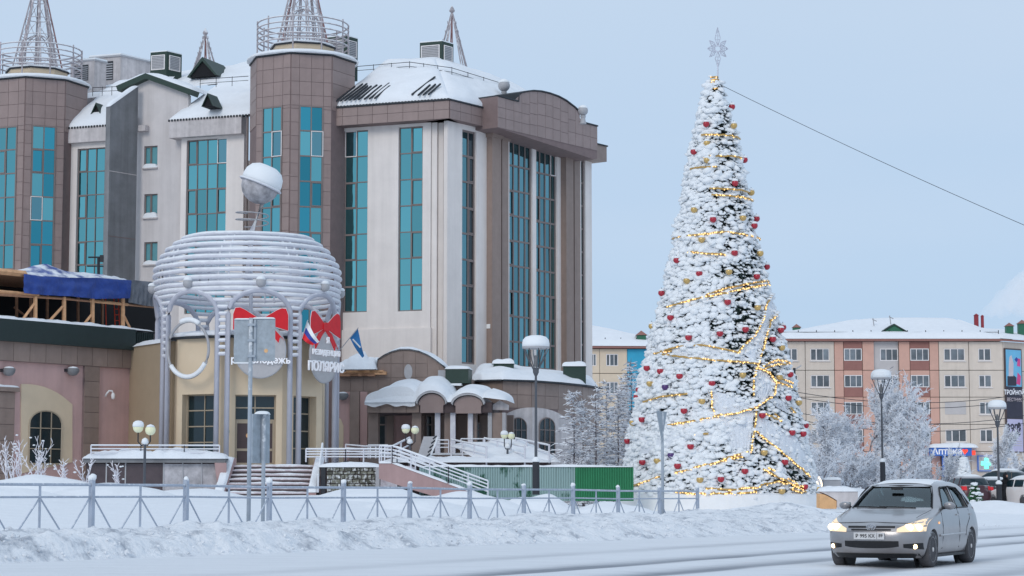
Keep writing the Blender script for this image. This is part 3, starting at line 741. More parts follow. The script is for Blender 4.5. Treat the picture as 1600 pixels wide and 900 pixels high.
# ---- roofs: deep snow on metal sheeting
def roof(F, xL, xR, z0, depth, rise, name, seed, inset=(0, 0), t=.35):
    T = F.T
    p = [T @ Vector(q) for q in ((xL, 0, z0), (xR, 0, z0), (xR-inset[1], depth, z0+rise), (xL+inset[0], depth, z0+rise))]
    MB().add([q-Vector((0,0,.06)) for q in p], [(0,1,2,3)]).build(name, 'green_metal', office)
    snow_quad(*p, 60, 30, t, seed, .5, .35).build('roof_snow', 'snow', office, smooth=True)
    b = MB(); n = int((xR-xL)/.22)
    for i in range(n):
        x = xL+(xR-xL)*(i+.25)/n; b.box(x, -.06, z0-.10, x+.11, .25, z0+.04, T)
    b.build('corrugated_edge', 'roof_edge', office)
    return p
ra = roof(FCA, c0-.05, c1+.05, zc1+.1, 6.0, FACA.off(-5.1).px(640, 97)[1]-zc1, 'roof_slope', 1, (1.5, 3.5), .4)
T = FCR.T; zr = ra[2].z
rp = [T @ Vector((-.05, 0, zc1+.1)), T @ Vector((xr1+1.2, 0, zc1-.3)), T @ Vector((xr1-3, 4.5, zr-.5)), ra[2]]
snow_quad(*rp, 60, 30, .4, 2, .5, .35).build('roof_snow', 'snow', office, smooth=True)
top = [ra[3], ra[2], rp[2], ra[3]+Vector((3, 12, 0))]
snow_quad(*top, 30, 20, .35, 5, .5, .3).build('roof_snow', 'snow', office, smooth=True)
p = roof(FB4, f0-.1, f1+1.6, zf1, 5.5, FACB.off(-5.1).px(165, 128)[1]-zf1, 'roof_slope', 6, (1.2, 0))
p2 = roof(FB6, h0-.1, h1+.9, zh1, 5.5, FACB.off(-4.8).px(320, 125)[1]-zh1, 'roof_slope', 7, (1.6, 0))
# upper roof behind the wing
T = FACB.off(-4.6).T; a0 = FACB.off(-4.6).px(100, 140)[0]; a1 = FACB.off(-4.6).px(420, 120)[0]
zz = FACB.off(-4.6).px(300, 131)[1]; zt2 = FACB.off(-10).px(330, 94)[1]
snow_quad(T @ Vector((a0-3, 0, zz-.6)), T @ Vector((a1, 0, zz)), T @ Vector((a1, 6, zt2)), T @ Vector((a0+2, 6, zt2-1.2)), 60, 24, .4, 9, .6, .3).build('roof_snow', 'snow', office, smooth=True)
# bare ribs where the snow slid off the front slope
T = FCA.T; sl = Vector((0, 6.0, zr-zc1-.1)).normalized()
for ua, ub, l0, l1 in ((524, 566, .1, 2.3), (568, 592, .1, 2.1), (640, 651, .3, 2.7), (652, 676, .1, 1.4)):
    xa_, xb_ = FCA.px(ua, 164)[0], FCA.px(ub, 164)[0]; n = max(1, int((xb_-xa_)/.27))
    for i in range(n):
        x = xa_+(xb_-xa_)*(i+.2)/n; le = l1*(.75+.3*random.random()); sk = .75
        base = Vector((x, 0, zc1+.1))+sl*l0; tip = Vector((x+sk*le/2.6, 0, zc1+.1))+sl*le
        nrm = Vector((0, -sl.z, sl.y))*.53
        b = MB(); wv = Vector((.10, 0, 0)); q = [base+nrm*.75, base+wv+nrm*.75, tip+wv+nrm, tip+nrm]
        dn = Vector((0, 0, -.10))
        b.add(q+[k+dn for k in q], [(0,1,2,3),(0,4,5,1),(1,5,6,2),(2,6,7,3),(3,7,4,0)], T); b.build('roof_rib', 'roof_edge', office)
# small triangular vents on the slopes
def dormer(c, w, h, d, ang, name='roof_vent', m='green_metal'):
    T = Matrix.Translation(c) @ Matrix.Rotation(ang, 4, 'Z')
    MB().slab([(-w/2, 0), (w/2, 0), (0, h)], 0, d, T).build(name, 'dark', office)
    b = MB(); th = .09*w
    for s_ in (-1, 1):
        b.slab([(s_*w/2, 0), (s_*(w/2+th), -.02), (0, h+th*1.6), (0, h)][::s_], -.15, d, T)
    b.build('vent_hood', m, office)
for u, v, Y, ww in ((151, 180, 138.3, .75), (325.5, 166, 133, .75), (616, 147.5, 131.2, .8)): dormer(W(u, v, Y), ww, ww*1.0, 1.2, FACA.ang)
dormer(W(317, 119, 140), 2.0, 1.05, 3, FACA.ang, 'roof_dormer')
# roof plant
def louvre_box(u0, u1, v0, v1, Y, split, m, label, name='ventilation_unit', parent=None):
    """box seen on its corner: front face u0..split, side face split..u1"""
    a = W(split, v1, Y); h = W(split, v0, Y).z-a.z
    t = thing(name, (a.x, a.y, a.z), label, 'vent unit', 'ventilation boxes on the office roof')
    FL = Fac((a.x, a.y), FACA.ang); FS = Fac((a.x, a.y), FACR.ang)
    x0 = FL.px(u0, (v0+v1)/2)[0]; x1 = FS.px(u1, (v0+v1)/2)[0]
    lo = FL.T @ Vector((x0, 0, 0)); ro = FS.T @ Vector((x1, 0, 0)); bo = lo+ro-a; bo.z = 0
    MB().prism([(a.x, a.y), (ro.x, ro.y), (bo.x, bo.y), (lo.x, lo.y)], a.z-1.2, a.z+h).build('casing', m, t)
    b = MB(); b.prism([(a.x, a.y), (ro.x, ro.y), (bo.x, bo.y), (lo.x, lo.y)], a.z+h, a.z+h+.07); b.build('snow_cap', 'snow_soft', t)
    for F, xa_, xb_ in ((FL, x0*.94, x0*.1), (FS, x1*.16, x1*.88)):
        z0, z1 = a.z+h*.22, a.z+h*.86
        fb_ = MB()
        for q in ((xa_, z0, xb_, z0+.06), (xa_, z1-.06, xb_, z1), (xa_, z0+.06, xa_+.06, z1-.06), (xb_-.06, z0+.06, xb_, z1-.06)): fb_.box(q[0], -.05, q[1], q[2], 0.01, q[3], F.T)
        lv = fb_.build('louvre', 'frame_white', t)
        MB().box(xa_+.05, -.012, z0+.05, xb_-.05, 0, z1-.05, F.T).build('backing', 'roof_edge', lv)
        n = 8
        for k in range(n):
            z = z0+.08+(z1-z0-.16)*k/n
            MB().add([(xa_+.06, -.04, z), (xb_-.06, -.04, z), (xb_-.06, -.014, z+.1), (xa_+.06, -.014, z+.1)], [(0,1,2,3)], F.T).build('slat', 'stucco', lv)
    return t
louvre_box(235, 284, 80, 116, 141, 260, 'green_metal', 'dark green ventilation box beside the small dormer on the wing roof')
louvre_box(500, 559, 56, 96, 139, 541, 'green_metal', 'dark green ventilation box half hidden behind the tower ring railing')
louvre_box(656, 708.5, 64, 102, 134, 690.5, 'green_metal', 'dark green ventilation box in front of the slim roof mast')
def cream_house(u0, us_, u1, v0, v1, Y, label):
    a = W(us_, v1, Y); h = W(us_, v0, Y).z-a.z
    t = thing('roof_plant_room', (a.x, a.y, a.z), label, 'plant room')
    FL = Fac((a.x, a.y), FACA.ang); FS = Fac((a.x, a.y), FACR.ang)
    x0 = FL.px(u0, (v0+v1)/2)[0]; x1 = FS.px(u1, (v0+v1)/2)[0]
    lo = FL.T @ Vector((x0, 0, 0)); ro = FS.T @ Vector((x1, 0, 0)); bo = lo+ro-a
    P_ = [(a.x, a.y), (ro.x, ro.y), (bo.x, bo.y), (lo.x, lo.y)]
    MB().prism(P_, a.z-1.5, a.z+h).build('wall', 'frieze', t)
    cx = sum(p[0] for p in P_)/4; cy = sum(p[1] for p in P_)/4; E = [(cx+(p[0]-cx)*1.07, cy+(p[1]-cy)*1.07) for p in P_]
    MB().prism(E, a.z+h, a.z+h+.12).build('roof_edge', 'stucco', t); MB().prism([(cx+(p[0]-cx)*1.05, cy+(p[1]-cy)*1.05) for p in P_], a.z+h+.12, a.z+h+.24).build('snow', 'snow_soft', t)
    lv = MB().box(x0*.85, -.03, a.z+h*.15, x0*.25, 0, a.z+h*.85, FL.T).build('louvre', 'roof_edge', t)
    for k in range(7): MB().box(x0*.84, -.06, a.z+h*(.19+.09*k), x0*.26, -.031, a.z+h*(.23+.09*k), FL.T).build('slat', 'stucco', lv)
cream_house(110, 147, 166, 95, 130, 144, 'small cream plant room behind the leftmost tower railing')
cream_house(142, 188, 240, 88, 130, 147, 'larger cream plant room with a louvre on the wing roof')
def mast(u, v0, v1, hw, Y, n, label):
    c = W(u, v1, Y); top = W(u, v0, Y); r = hw*Y/FPX
    t = thing('roof_mast', c, label, 'mast', 'small lattice masts on the office roof')
    for k in range(n):
        a = 2*PI*k/n+.4
        for da in (-.09, .09): MB().tube([(c.x+r*math.cos(a+da), c.y+r*math.sin(a+da), c.z), (c.x, c.y, top.z-.3)], .045, 5).build('leg', 'lattice_red' if k == 1 else 'lattice', t)
        b = MB()
        for j in range(6):
            f = .1+.13*j; rr_ = r*(1-f); z = c.z+(top.z-c.z)*f
            b.tube([(c.x+rr_*math.cos(a-.09), c.y+rr_*math.sin(a-.09), z), (c.x+rr_*math.cos(a+.09), c.y+rr_*math.sin(a+.09), z+.2)], .02, 4)
        b.build('lacing', 'lattice', t)
    b = MB(); b.lathe([(.16, top.z-.4), (.2, top.z-.3), (.03, top.z+.05)], 8, Matrix.Translation((c.x, c.y, 0))); b.build('cap', 'lattice', t)
mast(320, 45, 108, 19, 143, 5, 'slim lattice mast behind the dormer on the wing roof')
mast(706, 10, 118, 29, 138, 5, 'slim red and white lattice mast above the snowy main roof')
# snow guards on the roofs
def guard(pts, name='snow_guard'):
    b = MB(); b.tube(pts, .022, 4); b.tube([p-Vector((0,0,.28)) for p in pts], .018, 4)
    for i in range(len(pts)-1):
        for k in range(3):
            q = pts[i].lerp(pts[i+1], k/3); b.tube([q+Vector((0,0,.05)), q-Vector((0,0,.6))], .02, 4)
    b.build(name, 'black_metal', office)
guard([W(556, 104, 134.5), W(640, 97, 131.5), W(706, 106, 131), W(780, 129, 135)])
guard([W(313, 124, 136), W(388, 119, 134.5)]); guard([W(145, 137, 140), W(190, 135, 138.5)])
# ================================================================== low pink podium wing (left)
def pslab(F, pxs, y0, y1, m, name, parent, off=0):
    return MB().slab([F.px(u, v, off) for u, v in pxs], y0-off, y1-off, F.T).build(name, m, parent)
def arc_px(cx, cy, rx, ry, a0, a1, n): return [(cx+rx*math.cos(R(a0+(a1-a0)*i/n)), cy-ry*math.sin(R(a0+(a1-a0)*i/n))) for i in range(n+1)]
def arch_window(F, u0, u1, vtop, vspring, vbot, parent, cols=3, rows=(1, 1, 1), fm='frame_cream', y=.25, pm='dark_glass'):
    """round-headed window: dark reveal, frame bars, one pane per light"""
    x0, z0, x1, zs = F.rect(u0, vspring, u1, vbot); zs = F.px((u0+u1)/2, vspring)[1]; zt = F.px((u0+u1)/2, vtop)[1]; z0 = F.px((u0+u1)/2, vbot)[1]
    hw = (x1-x0)/2; xc = (x0+x1)/2
    head = lambda x: zs+(zt-zs)*math.sqrt(max(0, 1-((x-xc)/hw)**2))
    b = MB(); n = 14; T = F.T; f = .035
    arcp = [(xc-hw*math.cos(PI*i/n), zs+(zt-zs)*math.sin(PI*i/n)) for i in range(n+1)]
    out_ = [(x0, z0)]+arcp+[(x1, z0)]
    # frame along the outline
    for (a, c), (d, e) in zip(out_, out_[1:]): b.tube([(a, y-.02, c), (d, y-.02, e)], f, 4, T=T)
    b.box(x0, y-.06, z0, x1, y, z0+.08, T)
    for i in range(1, cols):
        x = x0+(x1-x0)*i/cols; b.box(x-.022, y-.05, z0+.08, x+.022, y-.005, head(x)-.02, T)
    Z = [z0]; H = zt-z0
    for r_ in rows[:-1]: Z.append(Z[-1]+H*r_/sum(rows))
    for z in Z[1:]: 
        w_ = hw if z <= zs else hw*math.sqrt(max(0, 1-((z-zs)/(zt-zs))**2))
        b.box(xc-w_, y-.045, z-.022, xc+w_, y-.008, z+.022, T)
    wo = b.build('window', fm, parent)
    Z.append(None)
    for i in range(cols):
        a, d = x0+(x1-x0)*i/cols, x0+(x1-x0)*(i+1)/cols
        for j in range(len(rows)):
            if Z[j+1] is not None and Z[j+1] < min(head(a+.01), head(d-.01)):
                MB().box(a+.01, y, Z[j]+.01, d-.01, y+.02, Z[j+1]-.01, T).build('pane', pm, wo)
            else:
                top = [(a+(d-a)*k/4, max(Z[j]+.02, min(head(a+(d-a)*k/4), Z[j+1] if Z[j+1] else 99))) for k in range(5)]
                MB().slab([(a+.01, Z[j]+.01), (d-.01, Z[j]+.01)]+[(max(a+.01, min(d-.01, x)), z) for x, z in top[::-1]], y, y+.02, T).build('pane', pm, wo)
                break
    return wo
PD = W(240, 600, 110); FD_ = Fac((PD.x, PD.y), R(53.5))
podium = thing('podium_wing', (PD.x-6, PD.y-8, 1), 'low pink and brown wing with dark green fascia under a tarpaulined terrace', 'building')
xL = FD_.px(-90, 600)[0]
zpt = FD_.px(120, 541)[1]; zb1 = FD_.px(120, 571)[1]; xC = FD_.px(204, 600)[0]
wall(FD_, xL, .5, xC, zb1, [], .5, 'pink', 'wall', podium)
MB().box(xL, .5, .5, xC, 14, zpt, FD_.T).build('rear_block', 'cream_dark', podium)
# tile band, pilasters
MB().box(xL, -.16, zb1, xC+.25, .5, zpt, FD_.T).build('tile_band', 'tile_back', podium)
tiles(FD_, xL, zb1, xC+.25, zpt, 1.05, .8, podium, m='tile2', off=.16)
for u0, u1, vt in ((128, 152, 571), (-30, 20, 612)):
    x0 = FD_.px(u0, 650)[0]; x1 = FD_.px(u1, 650)[0]; zt = FD_.px((u0+u1)/2, vt)[1] if vt > 580 else zb1
    MB().box(x0, -.12, .5, x1, 0, zt, FD_.T).build('pilaster', 'tile_back', podium)
    tiles(FD_, x0, .5, x1, zt, 1.2, .8, podium, m='tile2', off=.12)
x0 = FD_.px(-30, 600)[0]; x1 = FD_.px(25, 606)[0]; z0 = FD_.px(10, 612)[1]
MB().box(x0, -.3, z0, x1, 0, z0+.22, FD_.T).build('ledge', 'tile2', podium); snow_slab(FD_.T, x0, x1, -.3, 0, z0+.22, .12, 2).build('ledge_snow', 'snow', podium, smooth=True)
# green fascia
FDg = FD_.off(.5)
g0 = FDg.px(100, 539)[1]; g1 = FDg.px(100, 505.5)[1]; gx = FDg.px(212, 525)[0]
MB().box(xL, 0, g0, gx, .9, g1, FDg.T).build('fascia', 'green_band', podium)
gx2 = FDg.px(243, 530)[0]; MB().box(gx+.01, .15, g0+.05, gx2, .8, g1-.1, FDg.T).build('fascia', 'green_band', podium)
for k in range(9):
    x = gx+.05+(gx2-gx)*k/9; MB().box(x, .10, g0+.06, x+.06, .15, g1-.12, FDg.T).build('fascia_rib', 'green_band', podium)
snow_slab(FDg.T, xL, gx2, .02, 1.6, g1-.02, .20, 4, .5, 90, 8).build('fascia_snow', 'snow', podium, smooth=True)
MB().box(xL, .9, g1-.5, gx2+1, 12, g1-.05, FDg.T).build('terrace_deck', 'dark_wall', podium)
# cream arch surround and round-headed window
sp = [(32, 740), (112, 722), (112, 632)]+[(105, 626), (97, 619.5), (88, 613.5), (78, 608.5), (68, 604.5), (58, 602), (48, 600.5), (40, 600), (32, 600)]
pslab(FD_, sp, -.06, 0.0, 'cream', 'arch_surround', podium)
arch_window(FD_.off(.06), 45, 95, 642, 662, 726, podium, 3, (1, 1.3, 1.1), y=-.02)
for u, v in ((14, 578), (114, 578)):
    x, z = FD_.px(u, v, .3); t = thing('wall_lamp', FD_.T @ Vector((x, -.2, z-.2)), 'round grey wall lamp with snow on the pink wing, %s' % ('at the frame edge' if u < 50 else 'left of the brown pilaster'), 'wall lamp', 'round wall lamps')
    MB().box(x-.32, -.28, z-.1, x-.1, -.0, z+.05, FD_.T).build('bracket', 'black_metal', t)
    b = MB(); b.lathe([(.05, -.3), (.2, -.26), (.31, -.12), (.33, .0), (.3, .08)], 14, FD_.T @ Matrix.Translation((x, -.3, z))); b.build('housing', 'concrete', t, smooth=True)
    b = MB(); b.lathe([(.25, .08), (.25, .11), (.16, .16), (.02, .18)], 14, FD_.T @ Matrix.Translation((x, -.3, z))); b.build('snow_cap', 'snow_soft', t, smooth=True)
x, z = FD_.px(174, 618, .3); t = thing('security_camera', FD_.T @ Vector((x, -.1, z)), 'small white dome security camera on a curved arm, pink wall', 'camera')
MB().tube([FD_.T @ Vector(p) for p in ((x-.15, 0, z-.05), (x-.15, -.12, z+.12), (x-.08, -.2, z+.25), (x+.06, -.28, z+.25), (x+.12, -.3, z+.1))], .05, 6).build('arm', 'white_plastic', t, smooth=True)
b = MB(); b.lathe([(.04, -.2), (.1, -.12), (.11, .05), (.05, .15)], 10, FD_.T @ Matrix.Translation((x+.12, -.3, z))); b.build('dome', 'white_plastic', t, smooth=True)
# ---- timber shelter and tarpaulins on the terrace
shelter = thing('timber_shelter', FDg.T @ Vector((-5, 1.5, g1)), 'raw timber shelter frame on the terrace under blue and grey tarpaulins', 'shelter')
FS_ = FDg.off(-1.0)
def beam(pa, pb, w_=.09, m='wood', F=None, y=0, name='beam'):
    F = F or FS_; a = F.px(*pa); c = F.px(*pb)
    MB().tube([F.T @ Vector((a[0], y, a[1])), F.T @ Vector((c[0], y, c[1]))], w_, 4).build(name, m, shelter)
for u, vt, vb in ((55, 463, 503), (100, 464, 507), (144.5, 466, 510), (192, 464, 513), (-20, 455, 500)): beam((u, vt), (u, vb), .11, name='post')
for pa, pb in (((35, 500), (54, 474)), ((75, 504), (98, 479)), ((130, 508), (143, 492)), ((193, 492), (203, 512))): beam(pa, pb, .08, name='brace')
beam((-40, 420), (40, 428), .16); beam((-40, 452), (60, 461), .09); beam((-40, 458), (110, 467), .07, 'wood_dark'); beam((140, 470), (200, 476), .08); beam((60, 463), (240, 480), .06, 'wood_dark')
FV = FS_.off(-3.2)
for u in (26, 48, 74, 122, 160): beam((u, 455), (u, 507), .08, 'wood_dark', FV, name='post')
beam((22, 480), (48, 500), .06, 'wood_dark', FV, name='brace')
MB().box(xL, 5.5, g1-.3, gx2+6.5, 5.8, FS_.px(100, 434)[1], FS_.T).build('shade_sheet', 'dark', shelter)  # added black sheet: shade of the deep void put into its colour
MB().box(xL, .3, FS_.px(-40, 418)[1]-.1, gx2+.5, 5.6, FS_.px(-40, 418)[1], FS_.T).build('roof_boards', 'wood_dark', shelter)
M['blue_tarp'] = mat('blue_tarpaulin', A(32, 62, 138), .45, .25, 1.8, .8, 2.5, spec=.5, snow=.9, snow_lo=.85, snow_n=1.6)
M['grey_tarp'] = mat('grey_tarpaulin', A(96, 104, 116), .5, .2, 2, .7, 3, spec=.5)
def tarp(top, bot, m, y, seed, name):
    b = MB(); n = 40
    def fn(a, c):
        k = a*(len(top)-1); i = min(int(k), len(top)-2); f = k-i
        ut = lerp(top[i][0], top[i+1][0], f); vt = lerp(top[i][1], top[i+1][1], f)
        k = a*(len(bot)-1); i = min(int(k), len(bot)-2); f = k-i
        ub = lerp(bot[i][0], bot[i+1][0], f); vb = lerp(bot[i][1], bot[i+1][1], f)
        p = FS_.px(lerp(ut, ub, c), lerp(vt, vb, c), .25)
        return (p[0], -.25+y+.10*noise.noise(Vector((a*9+seed, c*3, 0)))+.05*math.sin(a*40+c*3+seed)*c, p[1])
    b.grid(fn, n, 12, FS_.T); return b.build(name, m, shelter, smooth=True)
tarp([(37, 428), (60, 431), (110, 434), (150, 434), (205, 438)], [(37, 458), (70, 461), (110, 463), (150, 467), (203, 466)], 'blue_tarp', 0, 1, 'blue_tarpaulin')
b = MB()
def fn(a, c):
    u = lerp(37, 205, a); ridge = 428-13*math.exp(-((u-95)/30)**2)-3*math.exp(-((u-160)/25)**2)+a*8
    p = FS_.px(u, lerp(430+a*9, ridge, c), .25); return (p[0], -.22+1.3*c, p[1]+.25*c+.06*noise.noise(Vector((a*12, c*4, 2))))
b.grid(fn, 40, 12, FS_.T); b.build('blue_tarpaulin', 'blue_tarp', shelter, smooth=True)
tarp([(203, 437), (225, 439), (247, 441)], [(202, 472), (225, 477), (247, 480)], 'grey_tarp', .05, 4, 'grey_tarpaulin')
snow_slab(FS_.T, FS_.px(70, 430)[0], FS_.px(245, 430)[0], .1, 3.8, FS_.px(160, 437, .2)[1], .16, 8, .8, 50, 12).build('shelter_snow', 'snow', shelter, smooth=True)
lad = thing('scaffold_ladder', FS_.T @ Vector((FS_.px(180, 510)[0], 1.0, g1)), 'orange steel ladder leaning inside the timber shelter', 'ladder')
for ua, ub in ((169, 162), (182, 176), (189, 183)):
    a = FS_.px(ua, 466, -1); c = FS_.px(ub, 513, -1); MB().tube([FS_.T @ Vector((a[0], 1.2, a[1])), FS_.T @ Vector((c[0], .8, c[1]))], .03, 5).build('stile', 'orange', lad)
for k in range(5):
    a = FS_.px(181-k*1.2, 474+k*9, -1); c = FS_.px(188-k*1.2, 474+k*9, -1); MB().tube([FS_.T @ Vector((a[0], 1.1-.06*k, a[1])), FS_.T @ Vector((c[0], 1.1-.06*k, c[1]))], .022, 4).build('rung', 'orange', lad)
# small utility post left of the rotunda at the roof
t = thing('roof_light_post', W(153, 428, 120), 'small black post with arms in front of the concrete fin', 'post')
MB().tube([W(154, 440, 120), W(154, 402, 120)], .09, 6).build('post', 'black_metal', t); MB().tube([W(138, 402, 120), W(160, 402, 120)], .05, 5).build('arm', 'black_metal', t); MB().tube([W(136, 416, 120), W(162, 416, 120)], .04, 5).build('arm', 'black_metal', t)
MB().box(-.1,-.1,-.2,.1,.1,.2, Matrix.Translation(W(159, 404, 120))).build('lamp', 'black_metal', t)
# ================================================================== cream entrance pavilion
PC = W(385, 600, 106.5); PC.z = 0; RP = 4.25
pav = thing('entrance_pavilion', (PC.x, PC.y, 1), 'round cream entrance pavilion with dark windows inside the white pipe cage', 'building')
pd = Vector((-PC.x, -PC.y, 0)).normalized(); pr = Vector((-pd.y, pd.x, 0))
def pol(a, r=RP): return PC+(pd*math.cos(R(a))+pr*math.sin(R(a)))*r
edges = [-135, -95, -55, -15, 25, 65, 105, 145]
zpav = None; zfl = W(400, 729, 102.3).z
for i, (a0, a1) in enumerate(zip(edges, edges[1:])):
    p, q = pol(a0), pol(a1); F = Fac((p.x, p.y), math.atan2(q.y-p.y, q.x-p.x)); L = (q-p).length
    if zpav is None: zpav = Fac((PC.x, PC.y-4), 0).px(385, 528)[1]
    holes = []
    if i == 2: holes = [F.rect(284, 616, 338, 716)]
    if i == 3: holes = [F.rect(367, 617, 431, 728)]
    if i == 4: holes = [F.rect(458, 619, 494, 728)]
    holes = [(max(.1, h[0]), max(h[1], zfl+.02), min(L-.1, h[2]), h[3]) for h in holes]
    wall(F, 0, .4, L, zpav, holes, .55, 'cream', 'wall_facet', pav)
    if i == 2: window(F, holes[0], [1, 1], 4, pav, 'frame_cream', 'dark_glass', .5, .06)
    if i == 4: window(F, holes[0], [1, 1], 4, pav, 'frame_cream', 'dark_glass', .5, .06)
    if i == 3:
        x0, z0, x1, z1 = holes[0]; zd = z0+(z1-z0)*.64
        window(F, (x0, zd, x1, z1), [1, 1], 2, pav, 'frame_cream', 'dark_glass', .4, .06)
        xm = (x0+x1)/2
        for a, c in ((x0, xm), (xm, x1)):
            d_ = MB()
            for q_ in ((a, z0, a+.14, zd), (c-.14, z0, c, zd), (a+.14, zd-.14, c-.14, zd), (a+.14, z0, c-.14, z0+.16), (a+.14, z0+.75, c-.14, z0+.87)): d_.box(q_[0]+.006, .34, q_[1], q_[2]-.006, .42, q_[3], F.T)
            do = d_.build('door', 'frame_cream', pav)
            MB().box(a+.14, .37, z0+.87, c-.14, .39, zd-.14, F.T).build('pane', 'dark_wall', do); MB().box(a+.14, .37, z0+.16, c-.14, .39, z0+.75, F.T).build('pane', 'dark_wall', do)
            MB().tube([F.T @ Vector((xm+(-.1 if a == x0 else .1), .3, z0+k)) for k in (.9, 1.4)], .02, 5).build('handle', 'stucco', do)
        b = MB(); b.lathe([(.12, 0), (.12, .01)], 14, F.T @ Matrix.Translation((xm-.32, .36, zd-.75)) @ Matrix.Rotation(PI/2, 4, 'X')); b.build('door_notice', 'plywood', pav)
        MB().box(x0-.42, -.05, zd-.62, x0-.28, 0, zd-.5, F.T).build('wall_switch', 'fence_green', pav)
b = MB(); b.prism([(pol(a, RP+.12).x, pol(a, RP+.12).y) for a in range(0, 360, 15)], zpav, zpav+.12); b.build('roof_edge', 'roof_edge', pav)
b = MB(); b.lathe([(RP+.1, zpav+.12), (RP+.05, zpav+.3), (RP*.9, zpav+.42), (RP*.4, zpav+.5), (.1, zpav+.52)], 28, Matrix.Translation((PC.x, PC.y, 0))); b.build('roof_snow', 'snow', pav, smooth=True)
# flat cream link wall between the podium and the pavilion
pa, pb = FD_.T @ Vector((xC, .25, 0)), pol(-62); F = Fac((pa.x, pa.y), math.atan2(pb.y-pa.y, pb.x-pa.x)); L = (pb-pa).length
wall(F, 0, .5, L, zpav-.05, [], .4, 'cream_dark', 'link_wall', pav)
snow_slab(F.T, 0, L+.3, -.1, 3, zpav-.06, .3, 3).build('link_snow', 'snow', pav, smooth=True)
# ================================================================== white pipe cage (rotunda)
RC = 144*106.5/FPX
cage = thing('pipe_rotunda', (PC.x, PC.y, 1), 'white snow covered pipe cage dome with arches around the cream pavilion', 'sculpture')
zc_ = lambda v: Fac(((PC+pd*RC).x, (PC+pd*RC).y), 0).px(385, v)[1]
def circ(r, z, n=48): return [pol(360*i/n, r)+Vector((0, 0, z)) for i in range(n)]
for v, hw in ((357,101),(366,114),(376,126),(387,134),(397.5,140),(408,143.5),(419,144.5),(430,144),(440,143),(448,142)):
    r = hw*106.5/FPX; rr_ = .115+.02*random.random(); z = zc_(v)-.05
    MB().tube([p+Vector((0,0,.03*noise.noise(p*.7))) for p in circ(r, z, 56)], rr_, 8, True).build('ring', 'pipe', cage, smooth=True)
# ribs of the dome (slanted)
for k in range(8):
    a = 7.7+45*k
    for s_ in (-19.3, 19.3):
        MB().tube([pol(a+s_, hw*106.5/FPX)+Vector((0, 0, zc_(v)-.1)) for v, hw in ((448,140),(419,142),(397,138),(376,124),(357,99))], .06, 6).build('rib', 'pipe', cage, smooth=True)
zspr, ztop_, zrl = zc_(490), zc_(453), zc_(557)
rows_ = [zc_(v) for v in (458, 468.5, 479, 489.5, 500, 510.5, 521, 531.5, 542, 552.5)]
for k in range(8):
    c = 7.7+45*k; rc = RC-.05
    # arch with its two legs
    pts_ = [pol(c-19.3, rc)+Vector((0,0,zfl-.4)), pol(c-19.3, rc)+Vector((0,0,zspr))]
    for i in range(1, 12):
        t_ = PI*i/12; pts_.append(pol(c-19.3*math.cos(t_), rc)+Vector((0,0,zspr+(ztop_-zspr)*math.sin(t_))))
    pts_ += [pol(c+19.3, rc)+Vector((0,0,zspr)), pol(c+19.3, rc)+Vector((0,0,zfl-.4))]
    MB().tube(pts_, .135, 8).build('arch', 'post', cage, smooth=True)
    for zz_ in rows_:
        a0 = c+19.3; a1 = c+45-19.3
        if zz_ > zspr:
            h = math.sqrt(max(0, 1-((zz_-zspr)/(ztop_-zspr))**2)); a0 = c+19.3*h; a1 = c+45-19.3*h
        n = max(3, int((a1-a0)/4))
        MB().tube([pol(lerp(a0, a1, i/n), rc)+Vector((0,0,zz_+.012*random.random())) for i in range(n+1)], .105, 7).build('rung', 'pipe', cage, smooth=True)
    pt = pol(c, RC+.12)+Vector((0,0,zc_(441)))
    ball(MB(), pt, .26, 10).build('finial_ball', 'stucco', cage, smooth=True)
    b = MB(); b.lathe([(.22, pt.z+.13), (.24, pt.z+.2), (.16, pt.z+.29), (.01, pt.z+.33)], 10, Matrix.Translation((pt.x, pt.y, 0))); b.build('snow_cap', 'snow_soft', cage, smooth=True)
# hanging rings and sign discs
def hang_frame(c, r):
    p = pol(c, r); n = (p-PC).normalized(); return Fac((p.x, p.y), math.atan2(n.x, -n.y))
F = hang_frame(-37.3, RC+.02); zc0_ = zc_(545); rw, rh = 1.30, 1.42
MB().tube([F.T @ Vector((rw*math.cos(a), 0, zc0_+rh*math.sin(a))) for a in [2*PI*i/40 for i in range(40)]], .075, 6, True).build('empty_ring', 'stucco', cage, smooth=True)
MB().tube([F.T @ Vector((rw*math.cos(a), -.02, zc0_+.06+rh*math.sin(a))) for a in [PI*1.2+PI*.62*i/16 for i in range(17)]], .12, 7).build('ring_snow', 'snow_soft', cage, smooth=True)
MB().tube([F.T @ Vector((rw*math.cos(a), -.02, zc0_+.08+rh*math.sin(a))) for a in [PI*.32+PI*.3*i/10 for i in range(11)]], .13, 7).build('ring_snow', 'snow_soft', cage, smooth=True)
M['white_letter'] = emit('lit_white_letter', (.95, .95, 1, 1), .15, (.85, .85, .88, 1))
